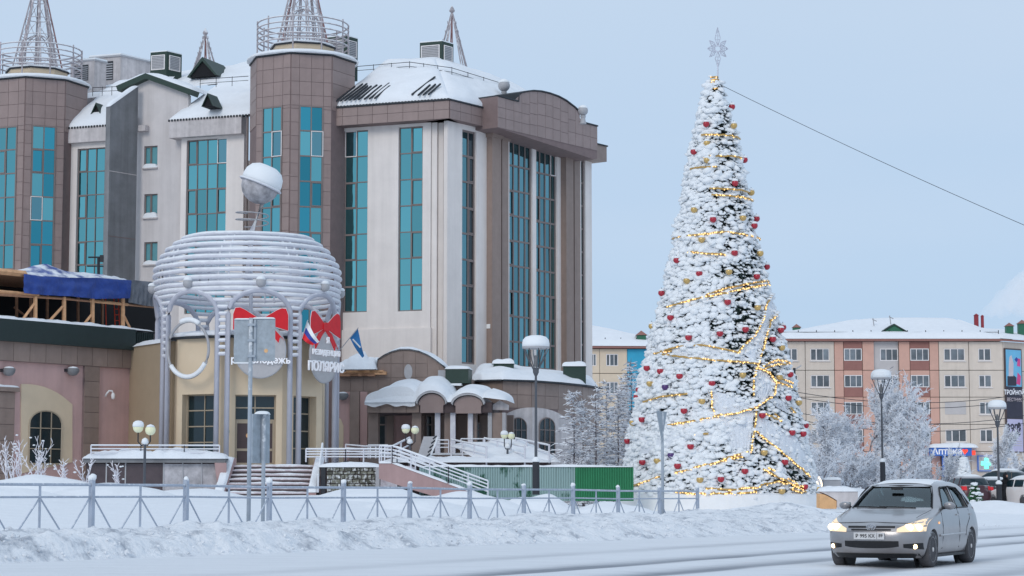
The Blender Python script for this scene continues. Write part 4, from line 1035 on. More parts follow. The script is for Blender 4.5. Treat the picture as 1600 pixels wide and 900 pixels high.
def bow(F, x0, z0, w_, h_, parent):
    """ribbon bow cut from sheet: two loops, a knot and two tails, with a pale edge"""
    def S(pts, y0, y1, m, nm): MB().slab([(x0+x*w_, z0+z*h_) for x, z in pts], y0, y1, F.T).build(nm, m, parent)
    lo = [(-.06,-.06),(-.06,.10),(-.28,.34),(-.38,.42),(-.46,.40),(-.5,.2),(-.5,-.3),(-.3,-.2)]
    ta = [(-.05,-.06),(-.22,-.20),(-.44,-.62),(-.36,-.50),(-.33,-.70),(-.12,-.28),(0,-.12)]
    ex = lambda P, k: [(sum(p[0] for p in P)/len(P)+(p[0]-sum(q[0] for q in P)/len(P))*k, sum(p[1] for p in P)/len(P)+(p[1]-sum(q[1] for q in P)/len(P))*k) for p in P]
    for s_ in (1, -1):
        for P_, y, nm in ((ta, -.05, 'bow_tail'), (lo, -.08, 'bow_loop')):
            Q = [(s_*x, z) for x, z in P_]
            if s_ > 0: Q = Q[::-1]
            S(ex(Q, 1.05), y+.012, y+.03, 'white_plastic', 'bow_edge'); S(Q, y-.02, y+.012, 'red', nm)
    S([(-.09,-.12),(.09,-.12),(.1,.06),(.04,.12),(-.04,.12),(-.1,.06)], -.14, -.1, 'red', 'bow_knot')
def disc(c, v, rx, rz, label):
    F = hang_frame(c, RC+.12); z = zc_(v)
    t = thing('sign_disc', F.T @ Vector((0, 0, z-rz)), label, 'sign', 'round signs hung in the pipe arches')
    MB().slab([(rx*math.cos(a), z+rz*math.sin(a)) for a in [2*PI*i/40 for i in range(40)]], -.02, .1, F.T).build('panel', 'sign_face', t)
    MB().tube([F.T @ Vector((rx*math.cos(a), .02, z+rz*math.sin(a))) for a in [2*PI*i/40 for i in range(40)]], .06, 6, True).build('rim', 'stucco', t, smooth=True)
    return F, t, z
F, t, z = disc(7.7, 547, 1.27, 1.37, 'round silver sign with red bow and the word молодежь')
bow(F, 0, zc_(503)+.05, 2.75, 1.55, t)
text('ря молодежь', .46, F.T @ Matrix.Translation((.02, -.1, zc_(563))), 'white_letter', t, bold=.012)
F, t, z = disc(52.7, 551, 1.2, 1.37, 'round silver sign with red bow reading ПОЛЯРИС')
bow(F, 0, zc_(505), 2.6, 1.75, t)
text('Я', .42, F.T @ Matrix.Translation((.18, -.1, zc_(527))), 'white_letter', t, bold=.01)
text('РЕЗИДЕНЦИЯ', .36, F.T @ Matrix.Translation((.05, -.1, zc_(547))), 'white_letter', t, bold=.01)
text('ПОЛЯРИС', .64, F.T @ Matrix.Translation((.02, -.12, zc_(570))), 'white_letter', t, bold=.016)
for i in range(6): MB().box(-1.05+i*.36, -.13, zc_(570)+.27, -.85+i*.36, -.06, zc_(570)+.33, F.T).build('letter_snow', 'snow_soft', t)
# planet ball on its leaning mast above the cage
pl_ = thing('planet_finial', PC+Vector((0,0,zc_(360))), 'snow capped ball with tilted ring on a leaning mast above the pipe dome', 'sculpture')
cb = W(407, 289, 106.5); rb = 30.5*106.5/FPX
M['mottled'] = mat('mottled_rime_ball', A(150, 154, 164), .7, .45, 2.2, .3, 8); ball(MB(), cb, rb, 20).build('ball', 'mottled', pl_, smooth=True)
tilt = Matrix.Translation(cb) @ Matrix.Rotation(R(22), 4, 'Y')
MB().tube([tilt @ Vector((rb*1.1*math.cos(a), rb*1.1*math.sin(a), 0)) for a in [2*PI*i/40 for i in range(40)]], .06, 6, True).build('ring', 'pipe', pl_, smooth=True)
b = MB(); b.lathe([(rb*1.05, .0), (rb*1.06, rb*.3), (rb*1.0, rb*.6), (rb*.82, rb*.88), (rb*.5, rb*1.04), (.02, rb*1.08)], 22, tilt); b.build('snow_cap', 'snow_soft', pl_, smooth=True)
MB().tube([W(384, 450, 106.5), W(394, 360, 106.5), W(411, 315, 106.5)], .13, 8).build('mast', 'pipe', pl_, smooth=True)
MB().tube([W(392, 500, 106.8), W(392, 360, 106.8)], .1, 8).build('mast', 'pipe', pl_, smooth=True)
MB().tube([W(394, 330+22*i/44, 106.5)+Vector((.85*math.cos(i*.29+2), .85*math.sin(i*.29+2), 0)) for i in range(45)], .035, 5).build('spiral', 'stucco', pl_, smooth=True)
# flags
def flag(poly_a, poly_b, Y, mats, label, pole):
    """poly_a hoist edge pixels, poly_b fly edge pixels; stripes along the hoist"""
    base = W(*pole[0], Y); t = thing('flag', base, label, 'flag')
    MB().tube([W(*pole[0], Y), W(*pole[1], Y)], .025, 5).build('pole', 'stucco', t)
    n = len(mats)
    for k, m in enumerate(mats):
        b = MB()
        def fn(a, c):
            c = (k+c)/n
            p = W(lerp(poly_a[0][0], poly_a[1][0], c), lerp(poly_a[0][1], poly_a[1][1], c), Y); q = W(lerp(poly_b[0][0], poly_b[1][0], c), lerp(poly_b[0][1], poly_b[1][1], c), Y)
            r = p.lerp(q, a); r.y += .12*math.sin(a*7+c*2); r.z -= .12*math.sin(a*PI)*.6; return r
        b.grid(fn, 14, 4); b.build('stripe' if n > 1 else 'cloth', m, t, smooth=True)
    return t
M['flag_white'] = mat('flag_white', A(218, 220, 228), .7, .03); M['flag_blue'] = mat('flag_blue', A(50, 66, 150), .7, .05); M['flag_red'] = mat('flag_red', A(196, 40, 50), .7, .05); M['flag_sky'] = mat('flag_sky_blue', A(46, 110, 170), .7, .08)
flag([(480, 501), (471.5, 528)], [(499, 534), (488, 539)], 101.5, ['flag_white', 'flag_blue', 'flag_red'], 'small white blue red flag beside the ПОЛЯРИС sign', [(468, 540), (481, 500)])
fl = flag([(559, 513), (546, 527)], [(569, 556), (566, 559)], 108, ['flag_sky'], 'small blue flag on a slanted pole right of the pipe dome', [(526, 553), (560, 512)])
MB().tube([W(551, 530, 107.8), W(563, 543, 107.8)], .04, 4).build('emblem_line', 'flag_white', fl)
# ================================================================== brown entrance annex with vaulted canopy
PE = W(650, 650, 118); FE = Fac((PE.x, PE.y), R(-6))
annex = thing('entrance_annex', (PE.x, PE.y+3, 1), 'low brown tiled entrance annex with arched pediment and pink bays', 'building')
zfE = W(650, 712, 116).z
out_ = [(520, 740), (735, 740), (735, 607), (720, 605), (712, 590)]+[(701, 582), (692, 572.5), (680, 563), (668, 555.5), (655, 550), (640, 547), (625, 547), (612, 550.5), (600, 556), (590, 563), (588, 588), (520, 588)]
pslab(FE, out_, .0, .6, 'tile2', 'wall', annex)
# each cladding tile of the pediment
xx = [FE.px(u, 600)[0] for u in (592, 611, 630, 649, 668, 687)]
cop = [FE.px(u, v) for u, v in out_[4:-1]]
def etop(x):
    for a, c in zip(cop, cop[1:]):
        if c[0]-1e-6 <= x <= a[0]+1e-6 and a[0]-c[0] > .02: return c[1]+(a[1]-c[1])*(x-c[0])/(a[0]-c[0])
    return cop[0][1]
zr = [FE.px(640, v)[1] for v in (611, 590, 568)]
for a, c in zip(xx, xx[1:]):
    for z0, z1 in zip(zr, zr[1:]+[99]):
        ta, tb = min(z1, etop(a)-.05), min(z1, etop(c)-.05)
        if min(ta, tb) < z0+.1: continue
        MB().slab([(a+.012, z0+.012), (c-.012, z0+.012), (c-.012, tb-.012), (a+.012, ta-.012)], -.03, 0, FE.T).build('tile', 'tile2', annex)
for u0, u1 in ((527, 548), (548, 568), (568, 590)):
    x0, x1 = FE.px(u0, 600)[0], FE.px(u1, 600)[0]; MB().slab([(x0+.012, zr[0]+.012), (x1-.012, zr[0]+.012), (x1-.012, zr[1]-.02), (x0+.012, zr[1]-.02)], -.03, 0, FE.T).build('tile', 'tile2', annex)
ov = FE.px(638, 581); MB().slab([(ov[0]+.24*math.cos(a), ov[1]+.44*math.sin(a)) for a in [2*PI*i/24 for i in range(24)]], -.05, -.028, FE.T).build('oval_plaque', 'sign_face', annex)
b = MB()
for a, c in zip(cop, cop[1:]):
    if a[0]-c[0] > .02: b.slab([c, a, (a[0], a[1]+.07), (c[0], c[1]+.07)], -.08, .7, FE.T)
b.build('coping', 'roof_edge', annex)
MB().box(FE.px(520, 600)[0], .6, .5, FE.px(735, 600)[0], 8, FE.px(640, 592)[1], FE.T).build('rear_block', 'tile2', annex)
def seg_snow(pxs, F, y0, y1, t, name, parent, seed):
    b = MB(); P_ = [F.px(u, v) for u, v in pxs]; n = 40
    def fn(a, c):
        k = a*(len(P_)-1); i = min(int(k), len(P_)-2); f = k-i; x = lerp(P_[i][0], P_[i+1][0], f); z = lerp(P_[i][1], P_[i+1][1], f)
        e = max(0, (1-abs(2*a-1)**8)*(1-abs(2*c-1)**4))**.5
        return (x, lerp(y0, y1, c), z+t*e*(1+.5*noise.noise(Vector((x*.8+seed, c*3, 0)))))
    b.grid(fn, n, 10, F.T); return b.build(name, 'snow', parent, smooth=True)
seg_snow([(590, 563), (600, 556), (612, 550), (625, 546.5), (640, 546.5), (655, 549.5), (668, 555), (680, 562.5), (692, 572)], FE, -.1, 3.5, .2, 'pediment_snow', annex, 1)
snow_slab(FE.T, FE.px(525, 580)[0], FE.px(590, 580)[0], -.6, 4, FE.px(560, 578)[1], .75, 12, .7, 40, 14).build('roof_snow', 'snow', annex, smooth=True)
# demolition debris under the left roof snow
for k in range(9):
    x0 = FE.px(531+6*k, 580)[0]; z = FE.px(560, 585-(k % 3)*2.2)[1]
    MB().box(x0, -.45, z-.12, x0+random.uniform(.7, 1.3), .1, z+.05, FE.T).build('roof_board', 'wood' if k % 3 else 'wood_dark', annex)
MB().box(FE.px(530, 585)[0], -.3, FE.px(560, 588)[1], FE.px(583, 585)[0], 1, FE.px(560, 583)[1], FE.T).build('roof_gap', 'dark', annex)
# bays: pink panels, pilasters, doors
for u0, u1, v0, v1 in ((527, 546.5, 612, 720), (562.5, 574, 612, 720), (612, 644, 642, 715), (664, 676, 642, 715)):
    x0, z0, x1, z1 = FE.rect(u0, v0, u1, v1); MB().box(x0, -.05, z0, x1, 0, z1, FE.T).build('pink_panel', 'pink', annex)
for u0, u1 in ((547.5, 562), (577, 586), (605, 616), (655, 664), (690, 700), (716, 735)):
    x0, z0, x1, z1 = FE.rect(u0, 612, u1, 720); MB().box(x0, -.22, zfE-.5, x1, 0, z1, FE.T).build('pilaster', 'tile2', annex)
for u0, u1, vt in ((586.5, 604.5, 648), (665, 677, 648), (736, 752, 660)):
    x0, z0, x1, z1 = FE.rect(u0, vt, u1, 708)
    do = MB()
    for q in ((x0, z0, x0+.1, z1), (x1-.1, z0, x1, z1), (x0+.1, z1-.1, x1-.1, z1), (x0+.1, z0+(z1-z0)*.72, x1-.1, z0+(z1-z0)*.72+.08)): do.box(q[0], -.12, q[1], q[2], -.06, q[3], FE.T)
    d_ = do.build('door', 'frame_brown', annex); MB().box(x0+.08, -.09, z0, x1-.08, -.07, z1-.08, FE.T).build('pane', 'dark_glass', d_)
pslab(FE, [(520, 648), (533, 655), (537, 665), (537, 722), (520, 722)], -.08, -.05, 'cream', 'arch_surround', annex)
pslab(FE, [(520, 660), (524, 664), (527, 672), (527, 722), (520, 722)], -.1, -.08, 'dark_glass', 'side_window', annex)
x, z = FE.px(536, 617, .3); t = thing('wall_lamp', FE.T @ Vector((x, -.2, z)), 'round grey wall lamp with snow right of the pipe dome', 'wall lamp', 'round wall lamps')
b = MB(); b.lathe([(.05, -.3), (.2, -.26), (.31, -.12), (.33, .0), (.3, .08)], 14, FE.T @ Matrix.Translation((x, -.34, z))); b.build('housing', 'concrete', t, smooth=True)
b = MB(); b.lathe([(.25, .08), (.25, .11), (.16, .16), (.02, .18)], 14, FE.T @ Matrix.Translation((x, -.34, z))); b.build('snow_cap', 'snow_soft', t, smooth=True)
MB().box(x-.05, -.3, z-.1, x+.1, -.02, z+.05, FE.T).build('bracket', 'black_metal', t)
# green plant box on the roof
FX = FE.off(.4); x0, z0, x1, z1 = FX.rect(697, 577, 733, 599)
t = thing('roof_plant_box', FX.T @ Vector(((x0+x1)/2, 0, z0)), 'dark green metal box on the annex roof above the canopy', 'vent unit')
MB().box(x0, -.3, z0, x1, 1.4, z1, FX.T).build('casing', 'green_metal', t); snow_slab(FX.T, x0-.05, x1+.05, -.35, 1.4, z1, .2, 3).build('snow_cap', 'snow', t, smooth=True)
MB().box(x0-.45, -.1, z0+.35, x0-.02, .3, z1-.05, FX.T).build('duct', 'stucco', t); MB().box(x0+.1, -.4, z0-.14, x1-.4, .2, z0-.02, FX.T).build('tray', 'snow_soft', t)
# ---- canopy
can = thing('entrance_canopy', (PE.x, PE.y-3, zfE), 'entrance canopy with two vaulted heads, white snow load and slim columns', 'canopy')
FCn = FE.off(4.2)
x0, z0, x1, z1 = FCn.rect(573, 629, 655, 645)
zcan0, zcan1 = z0, z1; xend = FCn.px(768, 640)[0]
MB().box(x0, .1, zcan0, xend, 4.1, zcan1, FCn.T).build('slab', 'dark_wall', can)
for i in range(4):
    a = x0+(x1-x0)*i/4; c = x0+(x1-x0)*(i+1)/4; MB().box(a+.012, .06, zcan0+.01, c-.012, .1, zcan1-.01, FCn.T).build('fascia_panel', 'tile2', can)
def vault(ua, ub, vtop, vs, vb, nm):
    xa_, xb_ = FCn.px(ua, 630)[0], FCn.px(ub, 630)[0]; zt = FCn.px((ua+ub)/2, vtop)[1]; zs = FCn.px((ua+ub)/2, vs)[1]; zb = FCn.px((ua+ub)/2, vb)[1]
    xc, hw = (xa_+xb_)/2, (xb_-xa_)/2; n = 14
    ar = [(xc+hw*math.cos(PI*i/n), zs+(zt-zs)*math.sin(PI*i/n)) for i in range(n+1)]
    MB().slab([(xa_+.15, zb), (xb_-.15, zb), (xb_-.15, zs-.05)]+[(xc+(p[0]-xc)*.93, zs+(p[1]-zs)*.93) for p in ar[:]]+[(xa_+.15, zs-.05)], -.1, .2, FCn.T).build('vault_face', 'tile', can)
    b = MB()
    for p, q in zip(ar, ar[1:]): b.slab([q, p, (p[0]+(p[0]-xc)*.1, p[1]+.1), (q[0]+(q[0]-xc)*.1, q[1]+.1)], -.3, 4, FCn.T)
    b.build('vault_rim', 'stucco', can)
    return xc, hw, zs, zt
va = vault(653, 697, 614, 632, 645, 1); vb_ = vault(708, 756, 617.5, 633, 646, 2)
# side gable at the right end of the canopy
pslab(FCn, [(765, 640), (792, 640), (792, 632), (779, 624.5), (765, 634)], .6, 1.0, 'frieze', 'end_gable', can)
# snow load following the vaults
b = MB(); sx0 = x0-.1; sx1 = FCn.px(792, 630)[0]
def vz(x):
    z = zcan1
    for xc, hw, zs, zt in (va, vb_):
        t_ = 1-((x-xc)/(hw*1.12))**2
        if t_ > 0: z = max(z, zs+(zt+.12-zs)*math.sqrt(t_))
    return z
def fn(a, c):
    x = lerp(sx0, sx1, a); y = lerp(-.28, 4.1, c)
    e = max(0, (1-abs(2*a-1)**10)*(1-(1-min(1, c*1.6))**4))**.5
    base = vz(x) if x < vb_[0]+vb_[1] else lerp(zcan1+.25, zcan1, (x-vb_[0]-vb_[1])/2)
    left = .75*math.exp(-((x-sx0-2.0)/1.5)**2)
    return (x, y, base+e*(.32+left+.55*c*(1-a*.4)+.16*noise.noise(Vector((x*.9, y*.8, 3)))))
b.grid(fn, 90, 18, FCn.T); b.build('snow_load', 'snow', can, smooth=True)
b = MB()
def fn2(a, c):
    x = lerp(sx0, x1-.2, a); return (x, -.2+.12*c, zcan1+lerp(-.18-.18*noise.noise(Vector((x*1.5, 0, 5))), .45*(1-abs(2*a-1)**6)**.5+.45*math.exp(-((x-sx0-2)/1.5)**2), c))
b.grid(fn2, 40, 6, FCn.T); b.build('snow_lip', 'snow', can, smooth=True)
for u, w_, m in ((648, .26, 'tile2'), (682, .14, 'pipe'), (699, .26, 'tile2'), (706, .14, 'pipe'), (735, .26, 'tile2'), (733.5, .13, 'pipe'), (764, .11, 'stucco'), (777, .4, 'tile2'), (580, .28, 'tile2'), (786, .09, 'stucco')):
    x = FCn.px(u, 670)[0]; y = .5 if w_ < .2 else .9
    MB().box(x-w_, y-w_, zfE-.6, x+w_, y+w_, zcan0, FCn.T).build('column', m, can)
# portico floor and back
MB().box(x0-.2, -.2, zfE-1.0, sx1+.2, 4.1, zfE, FCn.T).build('porch_floor', 'tile2', can)
snow_slab(FCn.T, x0-.2, sx1+.2, -.3, 3.0, zfE, .12, 9).build('porch_snow', 'snow', can, smooth=True)
MB().box(FCn.px(735, 660)[0], 4.2, zfE, FCn.px(790, 660)[0], 4.6, zcan0, FCn.T).build('porch_back', 'tile2', can)
# ---- curved low annex to the right
low = thing('curved_annex', W(840, 700, 124), 'low brown annex with round headed windows and deep roof snow', 'building')
path = [W(u, 650, Y) for u, Y in ((735, 121.5), (752, 119.5), (785, 118.8), (830, 119.8), (872, 122), (910, 125), (936, 128.5))]
ztl = Fac((path[3].x, path[3].y), 0).px(830, 597)[1]; zbl = Fac((path[3].x, path[3].y), 0).px(830, 638)[1]
for i, (p, q) in enumerate(zip(path, path[1:])):
    F = Fac((p.x, p.y), math.atan2(q.y-p.y, q.x-p.x)); L = (Vector((q.x, q.y, 0))-Vector((p.x, p.y, 0))).length
    MB().box(0, 0, .5, L, .5, ztl, F.T).build('wall_facet', 'tile_back' if i in (2, 3) else 'tile2', low)
    n = max(1, round(L/1.1))
    for k in range(n):
        for j in range(2):
            zz0 = zbl+(ztl-zbl)*j/2; piece('tile', L/n-.025, (ztl-zbl)/2-.025, .03, 'tile2', F.T @ Matrix.Translation((L*k/n+.012, -.03-random.random()*.004, zz0+.012)), low)
    MB().box(-.1, -.3, ztl, L+.1, .6, ztl+.1, F.T).build('roof_edge', 'roof_edge', low)
    if i in (2, 3, 4):
        u0 = proj((p.x, p.y, 3))[0]; u1 = proj((q.x, q.y, 3))[0]
        zpan = lambda x: zbl+.05-.5*abs(((u0+(u1-u0)*x/L)-835)/48)**2.5
        pts_ = [(L*k/8, max(1.5, zpan(L*k/8))) for k in range(9)]
        MB().slab([(0, .5), (L, .5)]+pts_[::-1], -.06, 0, F.T).build('pale_panel', 'frieze', low)
    if i in (2, 3):
        ua, ub = ((797, 822), (842, 866))[i-2]
        arch_window(F.off(.06), ua, ub, 653, 666, 710, low, 3, (1, 1, 1), 'frame_brown', -.03, 'dark_glass')
pl = [(p.x, p.y) for p in path]; bk = [(path[-1].x, path[-1].y+3), (path[0].x, path[0].y+6)]
MB().prism([(x, y+.45) for x, y in pl]+bk, .5, ztl+.02).build('core', 'tile2', low)
b = MB()
def fn(a, c):
    k = a*(len(path)-1); i = min(int(k), len(path)-2); p = path[i].lerp(path[i+1], k-i); y = lerp(-.35, 5.5, c)
    e = max(0, (1-abs(2*a-1)**14)*(1-(1-min(1, c*2.2))**3))**.5
    return (p.x+.1*c, p.y+y, ztl+.08+e*(.22+.75*c+.22*noise.noise(Vector((p.x*.8, y*.6, 1)))+.35*math.exp(-((p.x-path[1].x-1)/2)**2)))
b.grid(fn, 70, 14); b.build('roof_snow', 'snow', low, smooth=True)
for u0, u1, v0, v1, Y in ((771, 803, 569, 579, 121.6), (880, 915, 573, 585, 126)):
    p, q = W(u0, v1, Y), W(u1, v0, Y); MB().box(p.x, Y-.5, p.z-.6, q.x, Y+.5, q.z).build('roof_hatch', 'green_metal', low)
    snow_slab(Matrix.Identity(4), p.x-.1, q.x+.05, Y-.6, Y+.5, q.z, .32, u0, .4).build('hatch_snow', 'snow', low, smooth=True)
# ================================================================== terrace, steps, ramp
ter = thing('terrace', W(245, 750, 96), 'raised snowy terrace with dark panelled front left of the steps', 'terrace')
FT = Fac(W(240, 730, 95.5), R(6))
x0, z0, x1, z1 = FT.rect(133, 709, 352, 755); zt = FT.px(243, 716)[1]; zm = FT.px(243, 723)[1]; zg_ = .7
MB().box(x0, .35, zg_, x1, 5.0, zm+.1, FT.T).build('plinth', 'dark_wall', ter)
MB().box(x0-.1, 0, zm, x1, 5.2, zm+.2, FT.T).build('coping', 'concrete', ter)
snow_slab(FT.T, x0-.15, x1+.1, -.12, 5.2, zm+.19, .38, 2, .7, 90, 14).build('terrace_snow', 'snow', ter, smooth=True)
M['panel_dark'] = mat('dark_glossy_panel', A(74, 66, 72), .25, .2, 1.2, rnd=.25, spec=.5); M['panel_frost'] = mat('frosted_panel', A(150, 154, 164), .35, .35, 2.2, rnd=.12)
n = 7
for i in range(n):
    a, c = x0+.1+(x1-x0-.3)*i/n, x0+.1+(x1-x0-.3)*(i+1)/n
    piece('front_panel', c-a-.06, zm-zg_-.05, .03, 'panel_frost' if i >= 4 else 'panel_dark', FT.T @ Matrix.Translation((a, .3, zg_)), ter)
    MB().box(c-.06, .26, zg_, c, .345, zm, FT.T).build('mullion', 'stucco', ter)
MB().slab([(x1-.25, zg_), (x1+.05, zg_), (x1+.05, zm), (x1-.5, zm)], -.05, .5, FT.T).build('end_cheek', 'ramp_pink', ter)
def railing(P_, h, parent, n=3, r=.035, post=2.0, m='pipe', name='rail'):
    """handrail with lower rails along a 3d polyline of base points"""
    P_ = [Vector(p) for p in P_]
    for k in range(n): MB().tube([p+Vector((0,0,h*(1-k/ n*.8))) for p in P_], r if k else r*1.25, 5).build(name, m, parent)
    for a, c in zip(P_, P_[1:]):
        L = (c-a).length; q = max(1, round(L/post))
        for i in range(q+1):
            p = a.lerp(c, i/q); MB().tube([p, p+Vector((0,0,h))], r*1.1, 5).build('rail_post', m, parent)
tr = thing('terrace_railing', FT.T @ Vector((x0, .4, zm+.2)), 'low white snowy railing along the terrace left of the steps', 'railing')
railing([FT.T @ Vector((x, .5, zm+.2)) for x in (x0+.2, x0+2.5, x0+4.5, x1-.3)], .62, tr, 3, .03, 1.6)
# main steps
st = thing('entrance_steps', W(418, 770, 92), 'wide snow dusted entrance steps below the cream pavilion doors', 'steps')
zs0 = .98; YA, YB = 94.5, 98.0; ns = 7
M['step'] = mat('snow_dusted_step', A(176, 172, 184), .8, .18, 4, .3, 20, snow=.9, snow_lo=.2, snow_n=3)
xl_, xr_ = W(358, 750, 96).x, W(486, 750, 96).x
for k in range(ns):
    z1_ = zs0+(zfl-zs0)*(k+1)/ns; y0_ = YA+(YB-YA)*k/ns
    MB().box(xl_, y0_, zs0-.4, xr_, YB+.05, z1_-.05-.004*k).build('riser', 'dark_wall', st) if False else None
    MB().box(xl_, y0_, z1_-.3, xr_, y0_+(YB-YA)/ns+.02, z1_).build('tread', 'step', st)
    MB().box(xl_+.02, y0_-.01, z1_-.20, xr_-.02, y0_+.02, z1_-.07).build('riser', 'dark_wall', st)
    snow_slab(Matrix.Identity(4), xl_+.02, xr_-.02, y0_+.1, y0_+(YB-YA)/ns, z1_, .05, k, .9, 40, 4).build('tread_snow', 'snow', st, smooth=True)
MB().box(xl_-1.2, YB, .5, xr_+4.5, YB+7, zfl-.02).build('landing', 'step', st)
for s_, xx_ in ((-1, xl_), (1, xr_)):
    MB().slab([(0, .4), (YB-YA+.6, .4), (YB-YA+.6, zfl+.35), (YB-YA, zfl+.35), (0, zs0+.2)], 0, .4, Matrix.Translation((xx_+(.0 if s_ > 0 else -.4)+.4, YA-.2, 0)) @ Matrix.Rotation(PI/2, 4, 'Z')).build('cheek_wall', 'ramp_pink', st)
    snow_quad((xx_-(.45 if s_ < 0 else -.0), YA-.25, zs0+.2), (xx_+(.0 if s_ < 0 else .45), YA-.25, zs0+.2), (xx_+(.0 if s_ < 0 else .45), YB, zfl+.36), (xx_-(.45 if s_ < 0 else 0), YB, zfl+.36), 8, 20, .2, s_+3, .6, 1).build('cheek_snow', 'snow', st, smooth=True)
r_ = thing('stair_railing', (xr_, YA, zs0), 'sloping white handrail on the right of the entrance steps', 'railing')
railing([(xr_+.5, YA-.3, zs0+.2), (xr_+.35, YB-.2, zfl+.3)], .75, r_, 2, .04, 3)
r2 = thing('landing_railing', W(540, 722, 96), 'white tubular railing on the landing between steps and ramp', 'railing')
railing([W(478, 722, 97), W(540, 722, 96.5), W(596, 722, 96.5)], .62, r2, 4, .035, 1.0)
railing([W(596, 716, 97), W(570, 716, 102), W(540, 713, 104)], .6, r2, 3, .03, 2.0)
# stone-faced planter wall
mur = thing('planter_wall', W(555, 765, 94), 'planter wall of mottled stones frosted white beside the ramp', 'wall')
FM = Fac(W(552, 745, 94.5), R(2)); x0, z0, x1, z1 = FM.rect(500, 730, 593, 772)
MB().box(x0, .05, .7, x1, 1.6, z1, FM.T).build('wall_core', 'dark_wall', mur)
M['stone_a'] = mat('frosted_dark_stone', A(98, 102, 96), .8, .3, 5, .5, 14, rnd=.45, snow=.9, snow_lo=.18, snow_n=6)
rs = random.Random(11); z = .72
while z < z1-.06:
    h = rs.uniform(.13, .22); x = x0+.3
    while x < x1-.15:
        w_ = rs.uniform(.14, .34); q = rs.uniform(.0, .05); hh = min(h, z1-z)
        b = MB(); b.slab([(x+.01+rs.random()*.03, z+.01), (x+w_-.012, z+.01+rs.random()*.03), (x+w_-.01-rs.random()*.03, z+hh-.012), (x+.012, z+hh-.01-rs.random()*.03)], -q, .05, FM.T)
        b.build('stone', 'stone_a', mur); x += w_
    z += h
snow_slab(FM.T, x0-.1, x1+.1, -.12, 1.6, z1, .22, 6).build('wall_snow', 'snow', mur, smooth=True)
MB().box(x1-.18, -.1, .7, x1, .05, z1, FM.T).build('end_post', 'stucco', mur); MB().box(x0+.05, -.08, .7, x0+.25, .05, z1, FM.T).build('end_post', 'black_metal', mur)
# pink ramp wall descending to the right
ramp = thing('entrance_ramp', W(640, 765, 90), 'pink sided entrance ramp sloping down right with white railings', 'ramp')
FRp = Fac(W(650, 750, 91), R(-3))
pslab(FRp, [(592, 748), (640, 764), (700, 782), (762, 790), (762, 778), (700, 755), (612, 723), (592, 723)], 0, .35, 'ramp_pink', 'side_wall', ramp)
rp_ = [FRp.px(u, v) for u, v in ((592, 724), (612, 724), (700, 756), (762, 779))]
b = MB(); b.add([FRp.T @ Vector((x, y, z)) for x, z in rp_ for y in (0.05, 2.4)], [(0, 2, 3, 1), (2, 4, 5, 3), (4, 6, 7, 5)]); b.build('ramp_deck', 'step', ramp)
for k, (p, q) in enumerate(zip(rp_, rp_[1:])):
    T = FRp.T; snow_quad(T @ Vector((p[0], -.05, p[1])), T @ Vector((q[0], -.05, q[1])), T @ Vector((q[0], .4, q[1])), T @ Vector((p[0], .4, p[1])), 20, 6, .1, k, .6, 1.5).build('wall_snow', 'snow', ramp, smooth=True)
for y in (.2, 2.2):
    railing([FRp.T @ Vector((x, y, z)) for x, z in rp_], .78, ramp, 4, .03, .9)
MB().slab([(rp_[1][0], .4), (rp_[3][0], .4), (rp_[3][0], rp_[3][1]-.1), (rp_[2][0], rp_[2][1]-.1), (rp_[1][0], rp_[1][1]-.1)], 2.3, 2.5, FRp.T).build('side_wall', 'dark_wall', ramp)
# steps and rails up to the porch, and the tipped ramp sheet
pst = thing('porch_steps', W(735, 720, 108), 'snow buried porch steps with sloping white handrails under the canopy', 'steps')
def slope(ua, va, Ya, ub, vb, Yb, w_, name, m):
    a, c = W(ua, va, Ya), W(ub, vb, Yb); d = Vector((w_, 0, 0)); snow_quad(a, a+d, c+d, c, 14, 20, .25, ua, .6, .8).build(name, m, pst, smooth=True)
slope(752, 722, 105, 705, 695, 111, 2.6, 'snowed_steps', 'snow'); slope(820, 722, 106, 760, 690, 112, 1.9, 'snowed_steps', 'snow')
MB().box(W(600, 725, 108).x, 106, .5, W(860, 725, 108).x, 115, W(700, 722, 107).z).build('base', 'dark_wall', pst)
snow_slab(Matrix.Identity(4), W(600, 725, 108).x, W(860, 725, 108).x, 104.5, 113, W(700, 722, 107).z-.05, .3, 4, .5, 60, 16).build('base_snow', 'snow', pst, smooth=True)
for a, c in (((705, 714, 110.5), (760, 727, 105)), ((757, 712, 110.5), (820, 727, 105)), ((806, 712, 111), (858, 724, 106)), ((640, 712, 108), (612, 727, 104))):
    railing([W(*a), W(*c)], .95, pst, 2, .045, 2)
railing([W(575, 716, 109), W(606, 716, 109)], .7, pst, 3, .03, 1.0)
railing([W(682, 709, 112.5), W(701, 709, 112.5)], .75, pst, 3, .03, 1.2); railing([W(720, 707, 113), W(790, 707, 113)], .75, pst, 3, .03, 1.2)
tip = thing('tipped_ramp_sheet', W(650, 715, 106), 'grey metal ramp sheet tipped up against the porch beside the globe lamp', 'ramp')
q = [W(651, 717, 106), W(670, 717, 106), W(683, 682, 107.2), W(662, 682, 107.2)]; d = Vector((0, .12, 0))
MB().add(q+[p+d for p in q], [(0,1,2,3),(7,6,5,4),(0,4,5,1),(1,5,6,2),(2,6,7,3),(3,7,4,0)]).build('sheet', 'stucco', tip)
for k in range(5): MB().tube([W(666+k*2.6, 714-k*7, 105.9), W(672+k*2.6, 709-k*7, 105.9)], .04, 4).build('cleat', 'roof_edge', tip)
MB().tube([W(671, 717, 105.9), W(684, 683, 107)], .05, 5).build('edge_rail', 'pipe', tip)
